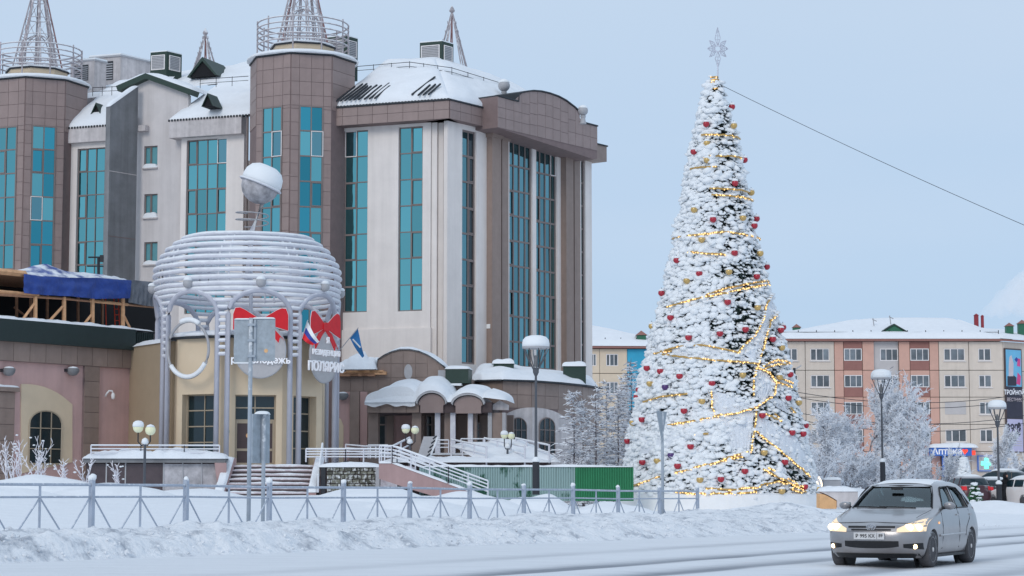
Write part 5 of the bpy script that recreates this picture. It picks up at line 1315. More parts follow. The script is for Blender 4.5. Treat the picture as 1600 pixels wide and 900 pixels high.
# ================================================================== green corrugated fence
gf = thing('corrugated_fence', W(820, 765, 92), 'green corrugated metal fence, mostly white with frost, behind the tall lamp', 'fence')
FGf = Fac(W(820, 745, 93), R(1.5))
def frost_mat():
    m = bpy.data.materials.new('frosted_green_sheet'); m.use_nodes = True; t = m.node_tree; b = t.nodes['Principled BSDF']; b.inputs['Roughness'].default_value = .6
    g = t.nodes.new('ShaderNodeNewGeometry'); mp = t.nodes.new('ShaderNodeMapping'); mp.inputs['Scale'].default_value = (.62, .62, .35)
    n = t.nodes.new('ShaderNodeTexNoise'); n.inputs['Scale'].default_value = 1.0; n.inputs['Detail'].default_value = 8; n.inputs['Roughness'].default_value = .62
    t.links.new(g.outputs['Position'], mp.inputs[0]); t.links.new(mp.outputs[0], n.inputs[0])
    sx = t.nodes.new('ShaderNodeSeparateXYZ'); t.links.new(g.outputs['Position'], sx.inputs[0])
    r = t.nodes.new('ShaderNodeValToRGB'); e = r.color_ramp.elements; e[0].position = .47; e[0].color = (.015, .10, .06, 1); e[1].position = .51; e[1].color = (.29, .41, .40, 1)
    t.links.new(n.outputs[0], r.inputs[0]); t.links.new(r.outputs[0], b.inputs['Base Color']); return m
M['frost_green'] = frost_mat()
x0, z0, x1, z1 = FGf.rect(655, 729, 990, 770); z0 = .8
npan = 11
for i in range(npan):
    a, c = x0+(x1-x0)*i/npan, x0+(x1-x0)*(i+1)/npan
    b = MB(); nr = 8; prof = []
    for k in range(nr):
        s = a+(c-a)*k/nr; d = (c-a)/nr
        prof += [(s, 0), (s+d*.28, 0), (s+d*.4, -.045), (s+d*.88, -.045)]
    prof.append((c-.004, 0))
    vs_ = [(x, y+(.012 if i % 2 else 0), z) for z in (z0, z1+.015*random.random()) for x, y in prof]; m_ = len(prof)
    b.add(vs_, [(k, k+1, m_+k+1, m_+k) for k in range(m_-1)], FGf.T); b.build('corrugated_sheet', 'frost_green' if i < npan-3 else 'fence_green', gf)
MB().box(x0, .02, z0, x1, .07, z1-.05, FGf.T).build('backing_rail', 'fence_green', gf)
snow_slab(FGf.T, x0-.05, x1+.05, -.1, .16, z1-.02, .09, 3, .6, 90, 5).build('top_snow', 'snow', gf, smooth=True)
# ================================================================== great decorated tree
TY = 98.0; TS = TY/FPX
PROF = [(118, 2), (130, 5), (150, 9), (170, 15), (190, 20), (215, 26), (260, 35), (300, 43), (380, 58), (450, 73), (520, 92), (600, 112), (680, 127), (740, 138), (772, 143)]
def hwv(v):
    for (a, c), (d, e) in zip(PROF, PROF[1:]):
        if a <= v <= d: return c+(e-c)*(v-a)/(d-a)
    return PROF[0][1] if v < PROF[0][0] else PROF[-1][1]
def tz(v): return W(1121, v, TY).z
TX = W(1121, 600, TY).x
def cone(u, v, out=0.0):
    h = hwv(v); x = max(-.999, min(.999, (u-1121.5)/h)); r = h*TS+out
    return Vector((TX+x*r, TY-math.sqrt(1-x*x)*r, tz(v)))
zb_ = tz(772)
tree = thing('christmas_tree', (TX, TY, zb_), 'huge snow laden Christmas tree with gold light garlands and baubles', 'tree')
M['needles'] = mat('fir_needles', (.05, .08, .075, 1), .7, .35, 6, spec=.2)
M['tree_core'] = mat('fir_core', (.045, .065, .062, 1), .9, .3, 6, spec=.1)
b = MB(); b.lathe([(.22, zb_-.6), (.2, zb_+3), (.08, tz(150))], 10, Matrix.Translation((TX, TY, 0))); b.build('trunk', 'wood_dark', tree)
b = MB(); b.lathe([(max(.02, hwv(v)*TS*.95-.05), tz(v)) for v in range(774, 122, -12)], 40, Matrix.Translation((TX, TY, 0))); b.build('inner_crown', 'tree_core', tree)
rs = random.Random(5)
g = MB(); s = MB()
H = tz(122)-zb_
# sample heights with density by circumference
tot = 0; layers = []
v = 770.0
while v > 124:
    r = hwv(v)*TS; layers.append((v, r)); v -= 3.7
for v, r in layers:
    n = max(6, int(2*PI*r/.115))
    for k in range(n):
        th = 2*PI*(k+rs.random()*.9)/n; vv = v+rs.uniform(-2.6, 2.6); rr_ = hwv(max(120, min(772, vv)))*TS
        sx, cy = math.sin(th), -math.cos(th)
        front = cy < .25
        if not front and rs.random() < .55: continue
        lump = noise.noise(Vector((sx*rr_*1.1, cy*rr_*1.1, vv*.035)))
        rad = rr_*(1+.0*lump)+.14*lump+rs.uniform(-.06, .08)
        p = Vector((TX+sx*rad, TY+cy*rad, tz(vv)))
        nrm = Vector((sx, cy, 0))
        cov = 1.06-.20*ss(-.25, .45, sx)+.25*lump-.08*ss(.2, .8, abs(math.sin(th*3+vv*.02)))+.35*noise.noise(Vector((sx*rr_*.5+9, cy*rr_*.5, vv*.014)))
        if vv < 330: cov += .04*ss(330, 250, vv)
        L = rs.uniform(.22, .36)
        d = (nrm*rs.uniform(.5, .95)+Vector((rs.uniform(-.5, .5)*cy, rs.uniform(-.5, .5)*sx, 0))+Vector((0, 0, rs.uniform(-.75, .05)))).normalized()
        side = d.cross(Vector((0, 0, 1))).normalized()
        up = side.cross(d)
        for q in range(4):
            a = rs.uniform(-.9, .9); dd = (d*math.cos(a)+side*math.sin(a)+up*rs.uniform(-.25, .2)).normalized(); l = L*rs.uniform(.7, 1.1); ww = rs.uniform(.022, .04)
            sd_ = dd.cross(up).normalized()*ww; m_ = p+dd*l*.5
            g.add([p-dd*.08, m_+sd_, p+dd*l, m_-sd_+up*.015], [(0, 1, 2, 3)])
        if rs.random() < cov:
            R_ = (rs.uniform(.045, .10) if rs.random() < .8-.22*ss(.2, -.5, sx) else rs.uniform(.10, .19))*(.85+.5*cov); c = p+d*L*.38+up*R_*.35+nrm*.02
            ax = d*R_*rs.uniform(1.0, 1.7); bx = side*R_*rs.uniform(.8, 1.3); cx = up*R_*rs.uniform(.45, .75)
            s.add([c+ax*x*rs.uniform(.8, 1.15)+bx*y*rs.uniform(.8, 1.15)+cx*z*rs.uniform(.8, 1.1) for x, y, z in ico], icf)
tag(g.build('needle_sprays', 'needles', tree), kind='stuff')
tag(s.build('snow_tufts', 'snow_soft', tree, smooth=True), kind='stuff')
# garlands: snow-filled net ribbons edged with gold lights
M['gold_light'] = emit('gold_fairy_light', (1.0, .62, .24, 1), 1.5)
M['gold_cord'] = mat('gold_tinsel_cord', (.55, .34, .10, 1), .4, .4, 25, metal=.3)
M['net'] = mat('snowy_net_ribbon', (.78, .81, .86, 1), .7, .09, 14, .5, 22)
def dens(P_, step=4):
    o = []
    for a, c in zip(P_, P_[1:]):
        n = max(1, int(math.hypot(c[0]-a[0], c[1]-a[1])/step))
        o += [(lerp(a[0], c[0], i/n), lerp(a[1], c[1], i/n)) for i in range(n)]
    return o+[P_[-1]]
NG = [0]
def garland(P_, lit=1.0, out=.37, thick=.045, snowy=.4):
    D = dens(P_); pts_ = [cone(u, v+rs.uniform(-.6, .6), min(out, .06+.45*hwv(v)*TS)+rs.uniform(-.03, .03)) for u, v in D]
    if len(pts_) < 2: return
    o = MB().tube(pts_, thick, 5).build('garland', 'gold_cord', tree)
    b = MB()
    for p, q in zip(pts_, pts_[1:]):
        for k in range(2):
            if rs.random() > lit*.8: continue
            c = p.lerp(q, (k+rs.random())/2)+Vector((rs.uniform(-.03, .03), -.05, rs.uniform(-.05, .03))); r = rs.uniform(.03, .045)
            b.add([c+Vector(x)*r for x in ((1,0,0),(-1,0,0),(0,1,0),(0,-1,0),(0,0,1),(0,0,-1))], [(0,2,4),(2,1,4),(1,3,4),(3,0,4),(2,0,5),(1,2,5),(3,1,5),(0,3,5)])
    if b.v: tag(b.build('fairy_lights', 'gold_light', o), kind='stuff')
    b = MB()
    for p in pts_:
        if rs.random() < snowy:
            c = p+Vector((0, .03, .07)); r = rs.uniform(.06, .11)
            b.add([c+Vector((x*r*1.5, y*r, z*r*.6)) for x, y, z in ico], icf)
    if b.v: tag(b.build('garland_snow', 'snow_soft', o, smooth=True), kind='stuff')
def ribbon(A_, B_, out=.25, n=40):
    def at(P_, t):
        k = t*(len(P_)-1); i = min(int(k), len(P_)-2); f = k-i; return lerp(P_[i][0], P_[i+1][0], f), lerp(P_[i][1], P_[i+1][1], f)
    b = MB()
    def fn(a, c):
        p, q = at(A_, a), at(B_, a); return cone(lerp(p[0], q[0], c), lerp(p[1], q[1], c), out+.10*noise.noise(Vector((a*14, c*6, A_[0][0])))+.03*math.sin(c*PI))
    b.grid(fn, n, 8); b.build('ribbon', 'net', tree, smooth=True)
for P_, lit in (([(1105,216),(1120,217),(1148,218)], .6), ([(1100,252),(1150,250)], .15), ([(1112,312),(1135,314),(1168,315)], .8), ([(1065,374),(1095,374),(1130,371),(1180,376)], .9), ([(1110,302),(1160,304)], .2),
                ([(1080,400),(1100,404),(1126,406)], .6), ([(1050,484),(1090,474),(1130,465),(1196,446)], 1), ([(1100,468),(1130,458),(1192,441)], .6), ([(1090,268),(1120,268)], .3),
                ([(1194,463),(1183,482),(1178,505),(1165,530),(1150,545),(1140,558)], .6), ([(1205,490),(1190,505),(1182,530),(1176,552),(1168,575),(1163,592)], .7), ([(1140,558),(1090,546),(1060,548),(1030,556)], .15), ([(1168,575),(1140,572),(1110,570),(1075,566),(1040,558)], .5),
                ([(1165,582),(1160,600),(1160,624)], .9), ([(1165,580),(1185,588),(1194,602),(1190,622),(1165,640),(1135,651),(1106,654),(1102,640),(1102,615)], .9), ([(1175,578),(1195,567),(1218,569)], .9), ([(1175,583),(1195,575),(1216,572)], .8),
                ([(1013,630),(1035,624),(1072,620)], .5), ([(1196,602),(1220,608)], .8), ([(1200,596),(1222,602)], .8), ([(1042,668),(1075,662),(1110,655)], .6), ([(1068,684),(1096,681)], .5), ([(1163,640),(1162,660),(1159,678),(1153,712)], .6),
                ([(1160,676),(1178,692),(1198,708),(1222,728),(1245,746)], .9), ([(1170,648),(1185,655),(1200,662)], .4), ([(1050,740),(1080,731),(1115,722),(1150,714)], .9), ([(1115,720),(1135,712),(1150,709)], .5),
                ([(995,759),(1015,752),(1030,745)], .6), ([(1050,769),(1075,771),(1105,771),(1140,770),(1160,768)], .9), ([(1090,763),(1125,765),(1160,762),(1175,754)], .6), ([(1170,734),(1195,748),(1215,758),(1234,768)], 1), ([(1178,732),(1205,748),(1236,764)], .8), ([(1175,757),(1192,752),(1205,757)], .6),
                ([(1117,121),(1127,121)], 1), ([(1114,130),(1129,131)], .8), ([(1118,126),(1126,125)], 1), ([(1112,140),(1131,141)], .5), ([(1033,556),(1052,554)], .6), ([(1215,640),(1224,648)], .5), ([(1190,650),(1200,660)], .6), ([(1230,770),(1210,764),(1222,758)], .7)):
    garland(P_, lit)
ribbon([(1030,545),(1070,542),(1110,545),(1140,558)], [(1028,562),(1070,567),(1110,570),(1168,575)])
ribbon([(1205,492),(1190,505),(1182,530),(1176,552),(1168,575)], [(1195,464),(1184,484),(1178,505),(1165,530),(1143,556)])
ribbon([(1103,616),(1125,622),(1150,632),(1162,640)], [(1103,652),(1120,653),(1140,650),(1162,642)]); ribbon([(1166,583),(1182,588),(1193,602)], [(1162,622),(1170,632),(1188,622)])
ribbon([(1045,668),(1080,662),(1110,657),(1160,645)], [(1010,690),(1060,688),(1110,684),(1158,678)]); ribbon([(1166,652),(1190,664),(1225,686),(1250,705)], [(1162,676),(1190,700),(1222,726),(1252,742)])
ribbon([(1110,664),(1130,660),(1158,655)], [(1118,700),(1135,705),(1152,712)]); ribbon([(1000,685),(1040,680),(1080,676)], [(990,715),(1030,706),(1070,690)]); ribbon([(1195,640),(1215,650)], [(1180,625),(1205,630)]); ribbon([(1070,390),(1120,394)], [(1068,402),(1118,404)])
ribbon([(1062,374),(1090,370),(1130,365),(1176,368)], [(1062,380),(1090,378),(1130,372),(1176,376)], .14)
# baubles
M['bauble_red'] = mat('red_bauble', (.42, .015, .035, 1), .25, .05, 3, spec=.6); M['bauble_gold'] = mat('gold_bauble', (.62, .42, .16, 1), .3, .1, 3, metal=.4); M['bauble_purple'] = mat('purple_bauble', (.08, .03, .16, 1), .25, .05, 3, spec=.6)
RED = [(1111,199),(1096,241),(1156,250),(1139,167),(1141,293),(1113,351),(1167,357),(1177,342),(1067,411),(1139,403),(1193,417),(1093,435),(1169,438),(1047,459),(1128,480),(1054,501),(1116,529),(1075,534),(1151,522),(1211,512),(1204,519),(1190,535),(1021,577),(1037,584),(1061,593),(1103,605),(1216,588),(1211,625),(1065,646),(1171,653),(1011,657),(990,689),(1072,700),(1215,678),(1234,679),(1240,666),(1009,723),(1054,729),(1144,737),(1202,723),(1111,749),(1232,760),(1010,610),(1007,621)]
GOLD = [(1139,200),(1109,257),(1166,301),(1091,334),(1151,347),(1098,382),(1175,400),(1131,433),(1077,445),(1169,487),(1204,547),(1145,592),(1089,632),(1000,661),(1172,709),(1028,721),(1083,750),(994,754),(1196,767),(1257,764),(1198,594),(1229,631),(1023,602),(1110,230),(1031,510)]
PUR = [(1042,609),(1046,713)]
def bauble_mesh(m, nm):
    b = MB(); ball(b, (0, 0, 0), .165, 12); me = bpy.data.meshes.new(nm); me.from_pydata(b.v, [], b.f); me.materials.append(M[m]); me.polygons.foreach_set('use_smooth', [True]*len(me.polygons)); return me
bm_ = {k: bauble_mesh(k, 'bauble') for k in ('bauble_red', 'bauble_gold', 'bauble_purple')}
b = MB(); b.lathe([(.14, .08), (.155, .12), (.11, .18), (.01, .21)], 10); cap_me = bpy.data.meshes.new('snow_cap'); cap_me.from_pydata(b.v, [], b.f); cap_me.materials.append(M['snow_soft']); cap_me.polygons.foreach_set('use_smooth', [True]*len(cap_me.polygons))
loop_me = bpy.data.meshes.new('hook'); b = MB().tube([(0, 0, .14), (0, .1, .26)], .015, 4); loop_me.from_pydata(b.v, [], b.f); loop_me.materials.append(M['black_metal'])
ORD = ['first', 'second', 'third', 'fourth', 'fifth', 'sixth', 'seventh', 'eighth', 'ninth', 'tenth', 'eleventh', 'twelfth', 'thirteenth', 'fourteenth']
BAND = [(0, 210, 'near the tip of the great tree'), (210, 320, 'high on the great tree'), (320, 420, 'above the middle of the great tree'), (420, 500, 'at the middle of the great tree'), (500, 560, 'just below the middle of the great tree'), (560, 640, 'on the bow tiers of the great tree'), (640, 705, 'low on the great tree below its bow'), (705, 900, 'on the bottom tier of the great tree')]
for lst, k, cn in ((RED, 'bauble_red', 'red'), (GOLD, 'bauble_gold', 'gold'), (PUR, 'bauble_purple', 'purple')):
    for v0, v1, where in BAND:
        row = sorted(q for q in lst if v0 <= q[1] < v1)
        for i, (u, v) in enumerate(row):
            lab = '%s bauble %s' % (cn, where) if len(row) == 1 else '%s %s bauble from left %s' % (ORD[i], cn, where)
            p = cone(u, v, .40); o = place('bauble', bm_[k], Matrix.Translation(p)); tag(o, lab, 'bauble', '%s baubles on the great tree' % cn)
            place('snow_cap', cap_me, Matrix.Translation(p), o); place('hook', loop_me, Matrix.Translation(p), o)
# star
st_ = thing('tree_star', W(1121.5, 124, TY), 'silver wire star on a slim spike at the tree top', 'star')
M['tinsel'] = mat('silver_tinsel', A(176, 186, 204), .4, .3, 20, metal=.2)
cs = W(1121.5, 76, TY)
MB().tube([W(1121.5, 124, TY), W(1121.5, 92, TY)], .05, 6, r1=.03).build('spike', 'tinsel', st_)
for k in range(8):
    a = PI/4*k; L = (1.05 if k == 2 else .95 if k == 6 else .5 if k % 2 == 0 else .58)*(1.0); ww = .13 if k % 2 == 0 else .1
    d = Vector((math.cos(a), 0, math.sin(a))); q = Vector((-math.sin(a), 0, math.cos(a)))
    o_, e_ = cs+d*.12, cs+d*L; m_ = cs+d*(.12+L*.38)
    b = MB(); b.tube([o_, m_+q*ww, e_], .022, 4); b.tube([o_, m_-q*ww, e_], .022, 4); b.tube([o_, m_+Vector((0, -.08, 0)), e_], .016, 4)
    for f in (.35, .55, .75): 
        c = o_.lerp(e_, f); wf = ww*(1-abs(f-.4)*1.5); b.tube([c+q*wf, c-q*wf], .014, 4)
    b.build('star_point', 'tinsel', st_)
MB().tube([cs+Vector((.16*math.cos(2*PI*i/16), 0, .16*math.sin(2*PI*i/16))) for i in range(16)], .03, 5, True).build('star_ring', 'tinsel', st_)
# platform under the tree
plf = thing('tree_platform', (TX, TY, .2), 'white snow covered round platform under the great tree', 'platform')
prx = 162*93.4/FPX
P_ = [(TX+prx*math.cos(2*PI*i/48), TY+prx*math.sin(2*PI*i/48)) for i in range(48)]
zp0, zp1 = .1, zb_-.02
for i in range(0, 48, 3):
    q = [P_[(i+k) % 48] for k in range(4)]; inn = [(TX+(x-TX)*.97, TY+(y-TY)*.97) for x, y in q][::-1]
    MB().prism(q+inn, zp0, zp1-.003).build('skirt_panel', 'white_plastic', plf)
b = MB(); b.lathe([(prx*.99, zp1-.05), (prx*1.005, zp1+.02), (prx*.97, zp1+.08), (prx*.8, zp1+.06), (.5, zp1)], 48, Matrix.Translation((TX, TY, 0))); b.build('platform_snow', 'snow', plf, smooth=True)
# cable from the tree top to the right
cab = MB().tube([W(1131, 135, TY).lerp(W(1131, 135, TY)+(W(1640, 352, 88)-W(1131, 135, TY))*1.9, i/24)-Vector((0, 0, 1.7*4*(i/24)*(1-i/24)*.28)) for i in range(25)], .012, 4)
tag(cab.build('overhead_cable', 'black_metal'), 'thin black cable running from the tree top across the sky', 'cable')
# ================================================================== street furniture
def bowl_lamp(u, Y, vt, vb, wpx, label):
    c = W(u, vb, Y); s_ = Y/FPX; r = wpx*s_/2; zt = W(u, vt, Y).z
    t = thing('street_lamp', c, label, 'street lamp', 'street lamps with snow filled dishes'); X = Matrix.Translation((c.x, c.y, 0))
    zr_ = zt-r*.95; zn = zr_-r*1.75
    b = MB(); b.lathe([(.085, c.z-.3), (.085, c.z+1.2), (.065, c.z+1.3), (.05, zn)], 10, X); b.build('pole', 'lamp_pole', t)
    b = MB(); b.lathe([(.16, c.z-.3), (.15, c.z+1.05), (.13, c.z+1.15)], 10, X); b.build('base', 'black_metal', t)
    b = MB(); b.lathe([(.17, c.z+1.1), (.18, c.z+1.2), (.06, c.z+1.32)], 10, X); b.build('base_snow', 'snow_soft', t, smooth=True)
    b = MB(); b.lathe([(.06, zn-.15), (.13, zn), (.13, zn+.14), (.16, zn+.2), (.05, zn+.24)], 10, X); b.build('collar', 'lamp_pole', t)
    for k in range(8):
        a = 2*PI*k/8+.2; MB().tube([(c.x+.1*math.cos(a), c.y+.1*math.sin(a), zn+.1), (c.x+r*.55*math.cos(a), c.y+r*.55*math.sin(a), zn+(zr_-zn)*.5), (c.x+r*.93*math.cos(a), c.y+r*.93*math.sin(a), zr_)], .022, 5).build('rib', 'lamp_pole', t)
    b = MB(); b.lathe([(.05, zn+.2), (.09, zn+.3), (.09, zr_-.5), (.05, zr_-.3)], 10, X); b.build('lamp_glass', 'concrete', t)
    b = MB(); b.lathe([(r*.96, zr_-.02), (r*1.0, zr_+.02), (r*1.0, zr_+.07), (r*.9, zr_+.1)], 24, X); b.build('dish', 'stucco', t)
    b = MB(); b.lathe([(r*.99, zr_+.05), (r*1.0, zr_+r*.35), (r*.95, zr_+r*.62), (r*.75, zr_+r*.84), (r*.4, zr_+r*.94), (.01, zr_+r*.97)], 24, X); b.build('snow_cap', 'snow_soft', t, smooth=True)
bowl_lamp(837.5, 88, 524, 762, 43, 'tall street lamp with a snow filled dish before the green fence')
bowl_lamp(1379.5, 118, 577, 752, 32, 'street lamp with a snow filled dish right behind the silver car')
bowl_lamp(1561.5, 110, 625, 789, 28.5, 'street lamp with a snow filled dish near the banner corner')
def globe_lamp(u, Y, gl, va, vb, r, label):
    c = W(u, vb, Y); t = thing('globe_lamp', c, label, 'street lamp', 'twin globe lamps'); s_ = Y/FPX; za = W(u, va, Y).z
    MB().tube([(c.x, c.y, c.z-.3), (c.x, c.y, za)], .055, 8).build('pole', 'lamp_pole', t)
    for i, (gu, gv) in enumerate(gl):
        g_ = W(gu, gv, Y); rr_ = r*s_; sg = -1 if gu < u else 1
        MB().tube([(c.x, c.y, za-.12), ((c.x+g_.x)/2, c.y, za-.16), (g_.x, c.y, za), (g_.x, c.y, g_.z-rr_*.9)], .03, 6).build('arm', 'black_metal', t, smooth=True)
        b = MB(); ball(b, g_, rr_, 16); b.build('globe', 'globe', t, smooth=True)
        if i == 0:
            b = MB(); b.lathe([(rr_*1.05, g_.z+rr_*.1), (rr_*1.08, g_.z+rr_*.5), (rr_*.95, g_.z+rr_*.95), (rr_*.55, g_.z+rr_*1.25), (.01, g_.z+rr_*1.32)], 14, Matrix.Translation((g_.x, g_.y, 0))); b.build('snow_cap', 'snow_soft', t, smooth=True)
        else:
            b = MB(); b.lathe([(rr_*.85, g_.z+rr_*.55), (rr_*.6, g_.z+rr_*.9), (.01, g_.z+rr_*1.1)], 12, Matrix.Translation((g_.x, g_.y, 0))); b.build('snow_cap', 'snow_soft', t, smooth=True)
    b = MB(); b.lathe([(.05, za-.12), (.16, za-.06), (.12, za+.1), (.02, za+.16)], 8, Matrix.Translation((c.x, c.y, 0))); b.build('hub_snow', 'snow_soft', t, smooth=True)
globe_lamp(225, 84, [(216, 668), (235, 672)], 690, 782, 8.3, 'twin globe lamp standing before the pink wing and terrace')
globe_lamp(640, 103, [(634, 671), (648.5, 672)], 690, 725, 6.3, 'twin globe lamp by the tipped ramp sheet')
globe_lamp(793, 106, [(788, 680), (799, 681)], 697, 722, 5.6, 'twin globe lamp right of the canopy before the arched windows')
# traffic signs seen from behind
sg = thing('road_sign', W(393, 805, 50), 'large square road sign seen from its grey frosted back', 'sign')
YS = 50; a, c = W(365, 566, YS), W(430, 498, YS); px_ = W(391, 600, YS).x
M['sign_back'] = mat('frosted_sign_back', A(138, 152, 166), .5, .18, 6, .25, 40, snow=.5, snow_lo=.75, snow_n=8)
MB().box(a.x, YS+.02, a.z, px_+.02, YS+.05, c.z-.02).build('panel', 'sign_back', sg); MB().box(px_+.024, YS+.02, a.z+.03, c.x, YS+.05, c.z).build('panel', 'sign_back', sg)
MB().tube([(px_, YS, .35), (px_, YS, c.z+.02)], .052, 10).build('post', 'galv', sg, smooth=True)
MB().box(px_+.07, YS-.015, a.z+.02, px_+.13, YS+.018, c.z-.02).build('stiffener', 'galv', sg)
for z in (a.z+.15, (a.z+c.z)/2, c.z-.15): MB().box(px_-.075, YS-.06, z-.03, px_+.12, YS+.016, z+.03).build('clamp', 'galv', sg)
for x0, x1, z in ((a.x, px_, c.z-.02), (px_+.02, c.x, c.z), (a.x, px_+.1, a.z-.03)): snow_slab(Matrix.Identity(4), x0, x1, YS-.02, YS+.07, z, .035, x0, .6, 24, 4).build('edge_snow', 'snow_soft', sg, smooth=True)
st2 = W(415.5, 548, YS); b = MB(); b.lathe([(.05, 0), (.05, .004)], 12, Matrix.Translation((st2.x, YS+.019, st2.z)) @ Matrix.Rotation(PI/2, 4, 'X')); b.build('sticker', 'plywood', sg)
s2 = thing('small_road_sign', W(411, 800, 52), 'narrow road sign turned edge on beside the square sign post', 'sign')
px2 = W(412, 700, 52).x; z0, z1 = W(410, 724, 52).z, W(410, 646, 52).z
MB().tube([(px2, 52, .35), (px2, 52, z1)], .05, 10).build('post', 'galv', s2, smooth=True)
T = Matrix.Translation((px2-.05, 52.06, 0)) @ Matrix.Rotation(R(62), 4, 'Z')
MB().box(-.42, 0, z0, .34, .03, z1-.02, T).build('panel', 'sign_back', s2); MB().box(-.05, -.05, z0, .05, -.005, z1-.02, T).build('bracket', 'galv', s2)
snow_slab(Matrix.Identity(4), px2-.23, px2+.13, 51.8, 52.3, z1-.02, .07, 3, .5, 16, 8).build('snow_cap', 'snow_soft', s2, smooth=True)
s3 = thing('triangular_road_sign', W(1035, 795, 69), 'triangular road sign seen nearly edge on before the great tree', 'sign')
px3 = W(1035, 700, 69.3); z1 = W(1035, 643, 69.3).z; z0 = W(1035, 690, 69.3).z
MB().tube([(px3.x, 69.3, .3), (px3.x, 69.3, z1-.03)], .05, 10).build('post', 'galv', s3, smooth=True)
T = Matrix.Translation((px3.x-.01, 69.22, 0)) @ Matrix.Rotation(R(68), 4, 'Z')
MB().slab([(0, z0), (.55, z1), (-.55, z1)], 0, .03, T).build('panel', 'sign_back', s3); MB().box(-.04, .03, z0+.3, .04, .07, z1-.1, T).build('bracket', 'galv', s3)
# lit half ring ornament and plywood sledge box right of the tree
M['warm_light'] = emit('warm_white_rope_light', (1, .78, .55, 1), 2.2)
hr = thing('light_arch', W(1266, 757, 103), 'lit half ring of warm rope light lying in the snow by the tree', 'light ornament')
c0_ = W(1262, 757, 103)
for rad, nm in ((.72, 'rope_light'), (.52, 'rope_light')):
    MB().tube([(c0_.x+rad*math.cos(a), 103, c0_.z-.1+rad*1.05*math.sin(a)) for a in [PI*i/20 for i in range(21)]], .03, 6).build(nm, 'warm_light', hr)
MB().slab([(c0_.x+.7*math.cos(a), c0_.z-.1+.72*math.sin(a)) for a in [PI*i/20 for i in range(21)]], 103.02, 103.1).build('backing', 'net', hr)
pw = thing('plywood_panel', W(1293, 795, 86), 'plywood box panel with a swooping snow covered edge right of the platform', 'panel')
FPw = Fac(W(1293, 780, 86), R(8))
cur = [(1281, 795), (1307, 795), (1307, 783), (1302, 780), (1296, 776.5), (1289, 773), (1281, 771)]
pslab(FPw, cur, 0, .5, 'plywood', 'panel', pw)
pslab(FPw, [(1307.5, 793), (1340, 793), (1340, 768), (1281, 768), (1289, 771.5), (1296, 775), (1302, 778.5), (1307.5, 782)], -.05, .5, 'frieze', 'swoop_board', pw)
sn = FPw.px(1281, 768); sn2 = FPw.px(1340, 768); snow_slab(FPw.T, sn[0], sn2[0], -.1, .55, sn[1], .2, 5, .5).build('snow_cap', 'snow', pw, smooth=True)
hb = thing('concrete_block', W(1300, 765, 100), 'grey block half buried in snow behind the plywood panel', 'block')
p = W(1301, 764, 100); MB().box(p.x-.45, p.y-.3, p.z-.4, p.x+.35, p.y+.3, p.z+.45).build('block', 'stucco', hb); snow_slab(Matrix.Identity(4), p.x-.5, p.x+.4, p.y-.35, p.y+.35, p.z+.44, .12, 8).build('snow_cap', 'snow', hb, smooth=True)
# ================================================================== apartment blocks behind
def apt_window(F, r, cols, parent, dark=None, fm='frame_white', vent=None):
    window(F, r, cols, 1, parent, fm, dark or 'grey_glass', .1, .075, openers={(0, 0)} if vent is None else set())
M['panel'] = mat('beige_panel', A(187, 182, 177), .85, .05, 1.2, rnd=.03, streak=.06); M['salmon'] = mat('salmon_panel', A(182, 150, 141), .85, .06, 1.2, rnd=.03); M['redbrown'] = mat('red_brown_panel', A(132, 97, 94), .85, .07, 1.2, rnd=.05); M['joint'] = mat('panel_joint', A(96, 88, 84), .9, .1, 2)
M['greypanel'] = mat('grey_panel', A(168, 170, 176), .85, .06, 1.2); M['cyan'] = mat('cyan_panel', A(50, 146, 184), .8, .08, 1.0, rnd=.04); M['cream_panel'] = mat('cream_panel', A(193, 183, 168), .85, .05, 1.2, rnd=.03)
apt = thing('apartment_block', W(1400, 745, 216), 'beige and salmon panel apartment block with a pharmacy at its foot', 'building')
FH = Fac(W(1400, 640, 210), R(0))
floors = [533.5, 578.5, 620.5, 663, 705.5, 752]      # slab lines
FZ = [FH.px(1400, v)[1] for v in floors]
cx = lambda u: FH.px(u, 620)[0]
MB().box(cx(1180), .5, 0, cx(1568), 12, FZ[0], FH.T).build('core', 'joint', apt)
cols_ = [(1180, 1213, 'panel'), (1213, 1259, 'panel'), (1259, 1304.5, 'panel'), (1304.5, 1319, 'salmon'), (1348.5, 1367, 'salmon'), (1405.5, 1423, 'salmon'), (1453.5, 1468, 'salmon'), (1468, 1515, 'panel'), (1515, 1568, 'panel')]
WIN = {1213: (1229, 1247, 2), 1259: (1267, 1297, 3), 1468: (1476, 1509, 3), 1515: (1530, 1550, 2)}
rowv = [(544.5, 563.5), (586, 605), (628, 647.5), (671, 690.5), (714, 733)]
